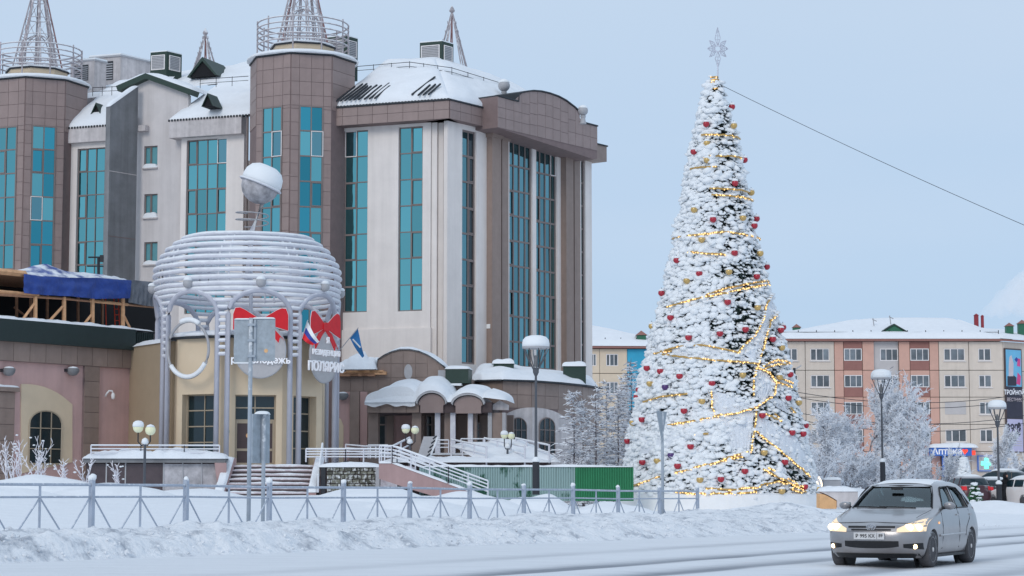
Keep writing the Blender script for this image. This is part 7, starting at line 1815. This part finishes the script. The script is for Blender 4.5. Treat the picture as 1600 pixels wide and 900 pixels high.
def car_glass():
    m = bpy.data.materials.new('tinted_car_glass'); m.use_nodes = True; t = m.node_tree; t.nodes.clear(); o = t.nodes.new('ShaderNodeOutputMaterial')
    tr_ = t.nodes.new('ShaderNodeBsdfTransparent'); tr_.inputs[0].default_value = (.50, .58, .58, 1); g = t.nodes.new('ShaderNodeBsdfGlossy'); g.inputs['Roughness'].default_value = .03; g.inputs[0].default_value = (.8, .9, .92, 1)
    f = t.nodes.new('ShaderNodeFresnel'); f.inputs[0].default_value = 1.5; mr = t.nodes.new('ShaderNodeMapRange'); mr.inputs[3].default_value = .09; mr.inputs[4].default_value = 1; t.links.new(f.outputs[0], mr.inputs[0])
    mx = t.nodes.new('ShaderNodeMixShader'); t.links.new(mr.outputs[0], mx.inputs[0]); t.links.new(tr_.outputs[0], mx.inputs[1]); t.links.new(g.outputs[0], mx.inputs[2]); t.links.new(mx.outputs[0], o.inputs[0]); return m
M['car_glass'] = car_glass()
def boolean(base, cutters, op='DIFFERENCE'):
    o = bpy.data.objects.new('tmp', base); col.objects.link(o); cs_ = []
    for me in cutters:
        c = bpy.data.objects.new('cut', me); col.objects.link(c); cs_.append(c)
        md = o.modifiers.new('b', 'BOOLEAN'); md.operation = op; md.object = c; md.solver = 'EXACT'
    dg = bpy.context.evaluated_depsgraph_get(); me = bpy.data.meshes.new_from_object(o.evaluated_get(dg))
    for x in [o]+cs_: bpy.data.objects.remove(x)
    return me
def cyl_y(x, z, r, y0, y1, n=40):
    b = MB(); b.v = [(x+r*math.cos(2*PI*i/n), y, z+r*math.sin(2*PI*i/n)) for y in (y0, y1) for i in range(n)]
    b.f = [tuple(range(n)), tuple(range(2*n-1, n-1, -1))]+[(i, n+i, n+(i+1) % n, (i+1) % n) for i in range(n)]; return b
CZ = sorted({.17,.2,.24,.29,.35,.42,.5,.56,.62,.66,.70,.73,.76,.79,.82,.85,.88,.905,.93,.955,.975,1.0,1.05,1.1,1.15,1.2,1.25,1.3,1.34,1.37,1.40,1.42,1.44,1.455,1.465,1.475})
CA = R(26.5); co = W(1361, 884, 34.3); CM = Matrix.Translation((co.x, co.y, .005)) @ Matrix.Rotation(PI/2-CA, 4, 'Z')
car = tag(place('hatchback_car', None, CM), 'silver hatchback car with lit headlights driving on the snowy road', 'car')
def cbuild(b, nm, m, parent=None, smooth=False):
    b.v = [tuple(CM @ Vector(p)) for p in b.v]; return b.build(nm, m, parent or car, smooth)
side_w = [[(1.62,.99),(2.50,.99),(2.50,1.36),(2.02,1.345),(1.83,1.22)], [(2.60,.99),(3.36,1.0),(3.26,1.22),(3.08,1.34),(2.60,1.365)], [(3.43,1.02),(3.62,1.06),(3.40,1.22),(3.34,1.24)]]
cut = [me_from(stack_mesh([z for z in CZ if .5 <= z <= 1.40], .075), 'cav')]
for P_ in side_w: cut.append(me_from(MB().slab(P_, -1.2, 1.2), 'sw'))
def yz_prism(P_, x0, x1):
    n = len(P_); b = MB(); b.add([(x0, y, z) for y, z in P_]+[(x1, y, z) for y, z in P_], [tuple(range(n-1, -1, -1)), tuple(range(n, 2*n))]+[(i, (i+1) % n, n+(i+1) % n, n+i) for i in range(n)]); return b
cut.append(me_from(yz_prism([(-.69, 1.0), (.69, 1.0), (.60, 1.22), (.52, 1.355), (-.52, 1.355), (-.60, 1.22)], .8, 2.25), 'ws'))
cut.append(me_from(yz_prism([(-.58, 1.03), (.58, 1.03), (.50, 1.33), (-.50, 1.33)], 3.45, 4.4), 'rw'))
for x in (.80, 3.40):
    for s_ in (-1, 1): cut.append(me_from(cyl_y(x, .305, .345, min(s_*.60, s_*1.1), max(s_*.60, s_*1.1)), 'arch'))
bm_me = boolean(me_from(stack_mesh(CZ), 'body'), cut)
bm_me.materials.clear(); bm_me.materials.append(M['car_paint'])
for p in bm_me.polygons: p.use_smooth = True
try: bm_me.set_sharp_from_angle(angle=R(35))
except Exception: pass
bo = place('body', bm_me, CM.copy(), car)
cbuild(stack_mesh([.965,1.0,1.05,1.1,1.15,1.2,1.25,1.3,1.34,1.37,1.385], .035), 'glazing', 'car_glass', smooth=True)
# black window trim
for P_ in side_w[:2]:
    for s_ in (-1, 1):
        Q = [(x, s_*(cint(z, 3)+.004), z) for x, z in P_]; cbuild(MB().tube(Q, .014, 5, True), 'window_trim', 'car_black')
ws = [(front_x(y, z)-.004, y, z) for y, z in ((-.70, .99), (-.61, 1.22), (-.53, 1.36), (0, 1.372), (.53, 1.36), (.61, 1.22), (.70, .99))]; cbuild(MB().tube(ws, .014, 5), 'windscreen_trim', 'car_black')
def patch(y0, y1, zl, zh, m, nm, off=.006, n=10, k=4, parent=None):
    b = MB()
    def fn(a, c):
        y = lerp(y0, y1, a); z = lerp(zl(a) if callable(zl) else zl, zh(a) if callable(zh) else zh, c); return (front_x(y, z)-off, y, z)
    b.grid(fn, n, k); b.f = [f[::-1] for f in b.f] if y1 > y0 else b.f; return cbuild(b, nm, m, parent, True)
gr = patch(-.43, .43, .615, .722, 'car_paint', 'grille', .010)
for ya, yb, za, zc in ((-.40, -.085, .672, .704), (.085, .40, .672, .704), (-.34, .34, .628, .654)): patch(ya, yb, za, zc, 'car_black', 'grille_slot', .016, parent=gr)
# emblem: three ovals
e0 = front_x(0, .68)-.03
for ry, rz, dz in ((.075, .05, 0), (.028, .048, 0), (.052, .02, .018)): cbuild(MB().tube([(e0, ry*math.cos(2*PI*i/20), .682+dz+rz*math.sin(2*PI*i/20)) for i in range(20)], .008, 5, True), 'emblem', 'chrome')
patch(-.46, .46, lambda a: .335+.03*abs(2*a-1)**3, .455, 'car_black', 'lower_intake')
for z in (.37, .395, .42): patch(-.42, .42, z-.004, z+.004, 'seat', 'intake_slat', .01)
pl_b = MB().box(-.012, -.26, 0, .012, .26, .112, Matrix.Translation((front_x(0, .52)-.022, .02, .482))); po = cbuild(pl_b, 'number_plate', 'plate')
fx = front_x(0, .52)-.036
text('Р 995 КХ', .082, CM @ Matrix.Translation((fx, .085, .535)) @ Matrix.Rotation(-PI/2, 4, 'Z'), 'car_black', po, 'plate_number', .001, .0012)
text('89', .072, CM @ Matrix.Translation((fx, -.18, .543)) @ Matrix.Rotation(-PI/2, 4, 'Z'), 'car_black', po, 'plate_number', .001, .001)
cbuild(MB().box(fx-.001, -.116, .488, fx+.002, -.112, .588), 'plate_divider', 'car_black', po)
for s_ in (-1, 1):
    hl = patch(s_*.43, s_*.835, lambda a: .60+.015*a, lambda a: .66+.17*min(1, a*1.15), 'lamp_lit', 'headlight', .008, 10, 6)
    for y, r in ((.61, .072), (.735, .072)):
        b = MB(); ball(b, (0, 0, 0), r, 12); b.v = [(x*.35+front_x(y, .675)-.004, yy*1.1+s_*y, z*.85+.678) for x, yy, z in b.v]; cbuild(b, 'bulb', 'headlight', hl, True)
    fg = patch(s_*.53, s_*.80, lambda a: .315+.03*(1-a), lambda a: .405+.02*a, 'car_black', 'fog_recess', .006)
    b = MB(); ball(b, (0, 0, 0), .04, 12); b.v = [(x*.5+front_x(.70, .365)-.012, yy+s_*.70, z+.365) for x, yy, z in b.v]; cbuild(b, 'fog_lamp', 'foglight', fg, True)
    b = MB(); b.box(-.03, -.004, -.018, .03, .006, .018, Matrix.Translation((1.17, s_*(cint(.74, 3)+.006), .745))); cbuild(b, 'side_repeater', 'amber')
    # mirror
    mb = MB(); ball(mb, (0, 0, 0), 1, 14); mb.v = [(1.60+x*.075-.02*(z > 0)*z, s_*(.925)+y*.105, 1.03+z*.068) for x, y, z in mb.v]; mo = cbuild(mb, 'mirror', 'car_paint', None, True)
    cbuild(MB().tube([(1.62, s_*.77, .985), (1.62, s_*.87, 1.0)], .028, 6), 'mirror_stalk', 'car_black', mo); b = MB(); b.box(1.655, s_*.925-.085, .975, 1.672, s_*.925+.085, 1.085); cbuild(b, 'mirror_glass', 'car_glass', mo)
    for x in (2.48, 3.40):
        cbuild(MB().box(x-.11, s_*(cint(.86, 3)+.0)-.012, .855, x+.04, s_*(cint(.86, 3)+.0)+.022, .882), 'door_handle', 'car_paint')
    for xs_l in ([(1.42, z) for z in (.30, .5, .7, .9, .985)], [(2.55, z) for z in (.30, .5, .7, .9, .985)], [(3.33, .96), (3.28, .8), (3.05, .66), (2.98, .5)]): cbuild(MB().tube([(x, s_*(cint(z, 3)+.001), z) for x, z in xs_l], .006, 4), 'door_seam', 'car_black')
    cbuild(MB().tube([(x, s_*(cint(.53, 3)+.004), .53+.02*(x-1.2)/2) for x in (1.2, 2, 2.9)], .022, 6), 'side_moulding', 'car_paint')
    cbuild(MB().box(1.2, s_*.76-.05, .17, 3.02, s_*.76+.05, .215), 'sill', 'car_black')
    b = MB()
    for i in range(9): pass
    tl = MB(); 
    def fnr(a, c): z = lerp(.80, 1.0, c); y = lerp(.55, .80, a); xr = cint(z, 2); w_ = cint(z, 3); L_ = cint(z, 5); return (xr-L_+L_*(max(0, 1-(y/w_)**NSE))**(1/NSE)+.006, s_*y, z)
    tl.grid(fnr, 8, 5); cbuild(tl, 'tail_light', 'flag_red', None, True)
    # wheels
    for x in (.80, 3.40):
        T = Matrix.Translation((x, s_*.745, .305)) @ Matrix.Rotation(-s_*PI/2, 4, 'X')
        b = MB(); b.lathe([(.205, -.09), (.285, -.1), (.305, -.07), (.308, 0), (.305, .07), (.285, .1), (.205, .09)], 32, T); wo = cbuild(b, 'wheel', 'tyre', None, True)
        b = MB(); b.lathe([(.20, .055), (.212, .092), (.195, .085), (.18, .04), (.05, .035)], 28, T); cbuild(b, 'rim', 'rim', wo, True)
        b = MB()
        for k in range(6):
            a = 2*PI*k/6+.2
            for da in (-.13, .13): b.add([(.03*math.cos(a+1.2), .03*math.sin(a+1.2), .085), (.03*math.cos(a-1.2), .03*math.sin(a-1.2), .085), (.197*math.cos(a+da-.06), .197*math.sin(a+da-.06), .08), (.197*math.cos(a+da+.06), .197*math.sin(a+da+.06), .08)], [(0, 1, 2, 3)], T)
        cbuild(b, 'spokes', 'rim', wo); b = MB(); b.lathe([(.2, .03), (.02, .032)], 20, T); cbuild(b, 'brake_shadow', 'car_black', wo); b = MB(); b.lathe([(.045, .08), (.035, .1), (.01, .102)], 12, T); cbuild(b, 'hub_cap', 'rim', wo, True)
        cbuild(cyl_y(x, .305, .33, min(s_*.58, s_*.605), max(s_*.58, s_*.605)), 'wheel_well', 'car_black')
cbuild(MB().box(.5, -.62, .2, 3.7, .62, .34), 'underbody', 'car_black')
patch(-.74, .74, .17, .245, 'car_black', 'front_lip', .01, 16)
# bonnet shut line and snow dust
cbuild(MB().tube([(front_x(y, .745+.02*(1-abs(y)/.7))-.003, y, .745+.02*(1-abs(y)/.7)) for y in [(-.72+1.44*i/20) for i in range(21)]], .005, 4), 'bonnet_seam', 'car_black')
for s_ in (-1, 1): cbuild(MB().tube([(lerp(.45, 1.08, i/8), s_*lerp(.66, .74, i/8), z_) for i, z_ in enumerate([.835, .855, .872, .888, .902, .915, .93, .945, .962])], .004, 4), 'bonnet_seam', 'car_black')
for y0, y1 in ((-.45, .18), (.05, .62)): cbuild(MB().tube([(front_x(y0, 1.0)-.02, y0, .995), (front_x(lerp(y0, y1, .5), 1.015)-.025, lerp(y0, y1, .5), 1.01), (front_x(y1, 1.02)-.03, y1, 1.015)], .01, 5), 'wiper', 'car_black')
sb = MB()
def fnro(a, c):
    x = lerp(2.0, 3.45, a); y = lerp(-.5, .5, c); z = 1.475-.035*abs(y/.5)**2.5-.05*max(0, (2.45-x)/.45)**1.6-.04*max(0, (x-3.05)/.4)**1.6; e = (1-abs(2*a-1)**6)*(1-abs(2*c-1)**6); return (x, y, z-.004+.022*max(0, e)**.5*(1+.4*noise.noise(Vector((x*3, y*3, 1)))))
sb.grid(fnro, 20, 14); cbuild(sb, 'roof_snow', 'snow_soft', None, True)
# interior
for y in (-.36, .36):
    st3 = MB(); st3.box(1.95, y-.24, .45, 2.45, y+.24, .62); st3.box(2.38, y-.24, .55, 2.55, y+.24, 1.1); st3.box(2.44, y-.12, 1.12, 2.54, y+.12, 1.28); cbuild(st3, 'seat', 'seat')
cbuild(MB().box(3.05, -.6, .5, 3.25, .6, 1.08), 'rear_seat', 'seat'); cbuild(MB().box(1.25, -.66, .62, 1.62, .66, .965), 'dashboard', 'seat')
cbuild(MB().tube([(1.78+.06*math.sin(a), -.36+.18*math.cos(a), .93+.17*math.sin(a)) for a in [2*PI*i/20 for i in range(20)]], .015, 6, True), 'steering_wheel', 'car_black'); cbuild(MB().box(1.62, -.1, 1.30, 1.66, .1, 1.345), 'interior_mirror', 'car_black')
# people as one skinned surface
def skin_person(name, joints, edges_, m, parent=None):
    me = bpy.data.meshes.new(name); me.from_pydata([j[0] for j in joints], edges_, []); o = bpy.data.objects.new('tmp', me); col.objects.link(o)
    o.modifiers.new('s', 'SKIN'); sd_ = o.modifiers.new('u', 'SUBSURF'); sd_.levels = 2; sd_.render_levels = 2
    for i, j in enumerate(joints): me.skin_vertices[0].data[i].radius = (j[1], j[1]*(j[2] if len(j) > 2 else 1))
    me.skin_vertices[0].data[0].use_root = True
    dg = bpy.context.evaluated_depsgraph_get(); r = bpy.data.meshes.new_from_object(o.evaluated_get(dg)); bpy.data.objects.remove(o); r.materials.clear(); r.materials.append(M[m]); r.polygons.foreach_set('use_smooth', [True]*len(r.polygons)); return r
M['coat'] = mat('black_coat', (.013, .014, .018, 1), .85, .2, 6); M['skin'] = mat('skin', A(150, 118, 106), .6, .05, 5)
dj = [((2.25, -.36, .62), .17, .8), ((2.32, -.36, .85), .17, .75), ((2.33, -.36, 1.02), .16, .7), ((2.30, -.36, 1.12), .06), ((2.28, -.36, 1.2), .085), ((2.26, -.36, 1.29), .085), ((2.30, -.56, 1.0), .06), ((2.12, -.6, .85), .05), ((1.86, -.5, .95), .04), ((2.30, -.16, 1.0), .06), ((2.12, -.12, .85), .05), ((1.86, -.22, .95), .04)]
dme = skin_person('person', dj, [(0,1),(1,2),(2,3),(3,4),(4,5),(2,6),(6,7),(7,8),(2,9),(9,10),(10,11)], 'coat')
tag(place('person', dme, CM.copy()), 'driver in dark clothes behind the wheel of the silver car', 'person')
# ---- parked cars
def parked(u, v, Y, rz, m, label, sc3=(1, 1, 1), snow=True, tail='flag_red'):
    p = W(u, v, Y); Tm = Matrix.Translation((p.x, p.y, p.z)) @ Matrix.Rotation(rz, 4, 'Z') @ Matrix.Translation((-2.1*sc3[0], 0, 0))
    t = tag(place('parked_car', None, Matrix.Translation(p)), label, 'car', 'cars parked at the square')
    def pb(b, nm, mm, par=None, sm=False):
        b.v = [tuple(Tm @ Vector(q)) for q in b.v]; return b.build(nm, mm, par or t, sm)
    S = lambda b: (setattr(b, 'v', [(x*sc3[0], y*sc3[1], z*sc3[2]) for x, y, z in b.v]), b)[1]
    me = boolean(me_from(S(stack_mesh(CZ)), 'body'), [me_from(S(cyl_y(x, .305, .345, min(s_*.6, s_*1.1), max(s_*.6, s_*1.1), 24)), 'arch') for x in (.8, 3.4) for s_ in (-1, 1)])
    me.materials.clear(); me.materials.append(M[m]); me.polygons.foreach_set('use_smooth', [True]*len(me.polygons))
    try: me.set_sharp_from_angle(angle=R(35))
    except Exception: pass
    place('body', me, Tm.copy(), t)
    pb(S(stack_mesh([1.0, 1.05, 1.1, 1.15, 1.2, 1.25, 1.3, 1.34], -.006)), 'windows', 'dark_glass', None, True)
    for s_ in (-1, 1):
        for x in (2.55, 3.4): pb(S(MB().tube([(x-.02, s_*(cint(1.0, 3)+.008), .98), (x-.06, s_*(cint(1.34, 3)+.01), 1.35)], .035, 6)), 'pillar', m)
        for x in (.8, 3.4):
            T = Matrix.Translation((x, s_*.745, .305)) @ Matrix.Rotation(-s_*PI/2, 4, 'X'); b = MB(); b.lathe([(.2, -.09), (.3, -.09), (.308, 0), (.3, .09), (.2, .09)], 20, T); wo = pb(S(b), 'wheel', 'tyre', None, True); b = MB(); b.lathe([(.2, .06), (.2, .085), (.05, .08)], 16, T); pb(S(b), 'rim', 'rim', wo)
        tl = MB()
        def fnr(a, c): z = lerp(.76, .95, c); y = lerp(.60, .82, a); xr = cint(z, 2); w_ = cint(z, 3); L_ = cint(z, 5); return (xr-L_+L_*(max(0, 1-(y/w_)**NSE))**(1/NSE)+.012, s_*y, z)
        tl.grid(fnr, 8, 4); pb(S(tl), 'tail_light', tail, None, True)
        hl_ = MB(); hl_.grid(lambda a, c: (front_x(lerp(.47, .82, a), lerp(.62, .78, c))-.01, s_*lerp(.47, .82, a), lerp(.62, .78, c)), 8, 4); pb(S(hl_), 'headlight', 'lamp_clear', None, True)
    b = MB(); b.box(4.17, -.26, .5, 4.195, .26, .62); pb(S(b), 'number_plate', 'plate')
    if snow:
        b = MB()
        def fns(a, c):
            x = lerp(1.95, 3.5, a); y = lerp(-.56, .56, c); e = max(0, (1-abs(2*a-1)**6)*(1-abs(2*c-1)**6))**.5; return (x, y, 1.475-.06*abs(y/.5)**2.5-.06*max(0, (2.45-x)/.45)**1.6-.06*max(0, (x-3.05)/.4)**1.6+.07*e)
        b.grid(fns, 16, 12); pb(S(b), 'roof_snow', 'snow_soft', None, True)
    return t
M['paint_dark'] = mat('dark_grey_car_paint', A(60, 62, 70), .3, .1, 2, metal=.3, snow=.6, snow_lo=.55, snow_n=2); M['paint_black'] = mat('black_car_paint', A(34, 36, 42), .3, .1, 2, snow=.5, snow_lo=.6, snow_n=2); M['paint_white'] = mat('white_car_paint', A(206, 208, 214), .35, .05, 2, snow=.6, snow_lo=.4, snow_n=2); M['paint_wine'] = mat('dark_wine_car_paint', A(70, 50, 58), .3, .1, 2, metal=.3, snow=.5, snow_lo=.55, snow_n=2)
parked(1506, 790, 112, R(-80), 'paint_wine', 'dark wine red parked car right behind the silver hatchback', (1, 1, 1.1))
parked(1543, 787, 118, R(-76), 'paint_dark', 'dark grey parked car with red tail lights left of the person')
parked(1556, 778, 132, R(-35), 'paint_black', 'tall black parked car behind the dark grey one', (1.1, 1.06, 1.22))
parked(1596, 794, 112, R(-68), 'paint_white', 'white parked car at the right edge of the frame', (1.05, 1.03, 1.15))
parked(1612, 772, 134, R(-12), 'paint_white', 'white van-like parked car under the banner at the frame edge', (1.1, 1.08, 1.35))
# person in black by the lamp
pp_ = W(1572, 791, 112); pz = hg(pp_.x, pp_.y); s1 = 1.0
sj = [((0,0,.95), .15, .85), ((0,0,1.15), .145, .8), ((0,0,1.38), .16, .72), ((0,0,1.5), .06), ((.01,-.02,1.58), .095), ((.01,-.03,1.70), .09), ((-.1,0,.85), .1), ((-.11,.02,.48), .075), ((-.11,.0,.1), .055), ((-.11,-.12,.05), .05), ((.1,0,.85), .1), ((.11,-.05,.48), .075), ((.11,.06,.1), .055), ((.11,-.06,.05), .05), ((-.21,0,1.38), .075), ((-.27,0,1.12), .065), ((-.24,-.08,.88), .05), ((.21,0,1.38), .075), ((.27,0,1.12), .065), ((.24,-.08,.88), .05)]
pme = skin_person('person', sj, [(0,1),(1,2),(2,3),(3,4),(4,5),(0,6),(6,7),(7,8),(8,9),(0,10),(10,11),(11,12),(12,13),(2,14),(14,15),(15,16),(2,17),(17,18),(18,19)], 'coat')
PM = Matrix.Translation((pp_.x, pp_.y, pp_.z)) @ Matrix.Rotation(R(25), 4, 'Z'); po_ = tag(place('person', pme, PM), 'person in a long black coat and hood standing behind the lamp post', 'person')
b = MB(); b.lathe([(.33, .30), (.29, .6), (.22, .95), (.19, 1.2)], 16, PM @ Matrix.Diagonal((1, .75, 1, 1))); b.build('coat_skirt', 'coat', po_, smooth=True)
b = MB(); b.lathe([(.13, 1.48), (.145, 1.6), (.13, 1.72), (.07, 1.82), (.01, 1.86)], 14, PM); b.build('hood', 'coat', po_, smooth=True)
b = MB(); ball(b, (.01, -.09, 1.63), .075, 10, 1.2, PM); b.build('face', 'skin', po_, smooth=True)
# far smoke plume
def smoke():
    m = bpy.data.materials.new('pale_smoke'); m.use_nodes = True; t = m.node_tree; t.nodes.clear(); o = t.nodes.new('ShaderNodeOutputMaterial'); v = t.nodes.new('ShaderNodeVolumePrincipled'); v.inputs['Color'].default_value = (1, .99, .99, 1); v.inputs['Density'].default_value = .16; v.inputs['Anisotropy'].default_value = .0
    t.links.new(v.outputs[0], o.inputs['Volume']); return m
M['smoke'] = smoke(); b = MB()
pts_ = [W(1532, 490, 420), W(1545, 484, 420), W(1562, 476, 420), W(1580, 464, 420), W(1605, 455, 420), W(1640, 446, 420), W(1690, 438, 420)]; rad = [.4, 1.6, 2.6, 3.6, 4.6, 5.6, 6.5]
P2 = []; R2 = []
for i in range(36):
    k = i/35*(len(pts_)-1); j = min(int(k), len(pts_)-2); P2.append(pts_[j].lerp(pts_[j+1], k-j)); R2.append(lerp(rad[j], rad[j+1], k-j))
for i, (p, r) in enumerate(zip(P2, R2)):
    for k in range(14):
        a = 2*PI*k/14; q = r*(1+.45*noise.noise(Vector((i*.35, math.cos(a)*1.5, math.sin(a)*1.5)))); b.v.append((p.x+.3*r*noise.noise(Vector((i*.4, k, 1))), p.y+math.cos(a)*q, p.z+math.sin(a)*q))
b.f = [(i*14+k, i*14+(k+1) % 14, (i+1)*14+(k+1) % 14, (i+1)*14+k) for i in range(35) for k in range(14)]+[tuple(range(13, -1, -1)), tuple(35*14+k for k in range(14))]; b.mi = [0]*len(b.f)
tag(b.build('smoke_plume', 'smoke', smooth=True), 'pale smoke plume drifting behind the apartment roof', 'smoke', kind='stuff')
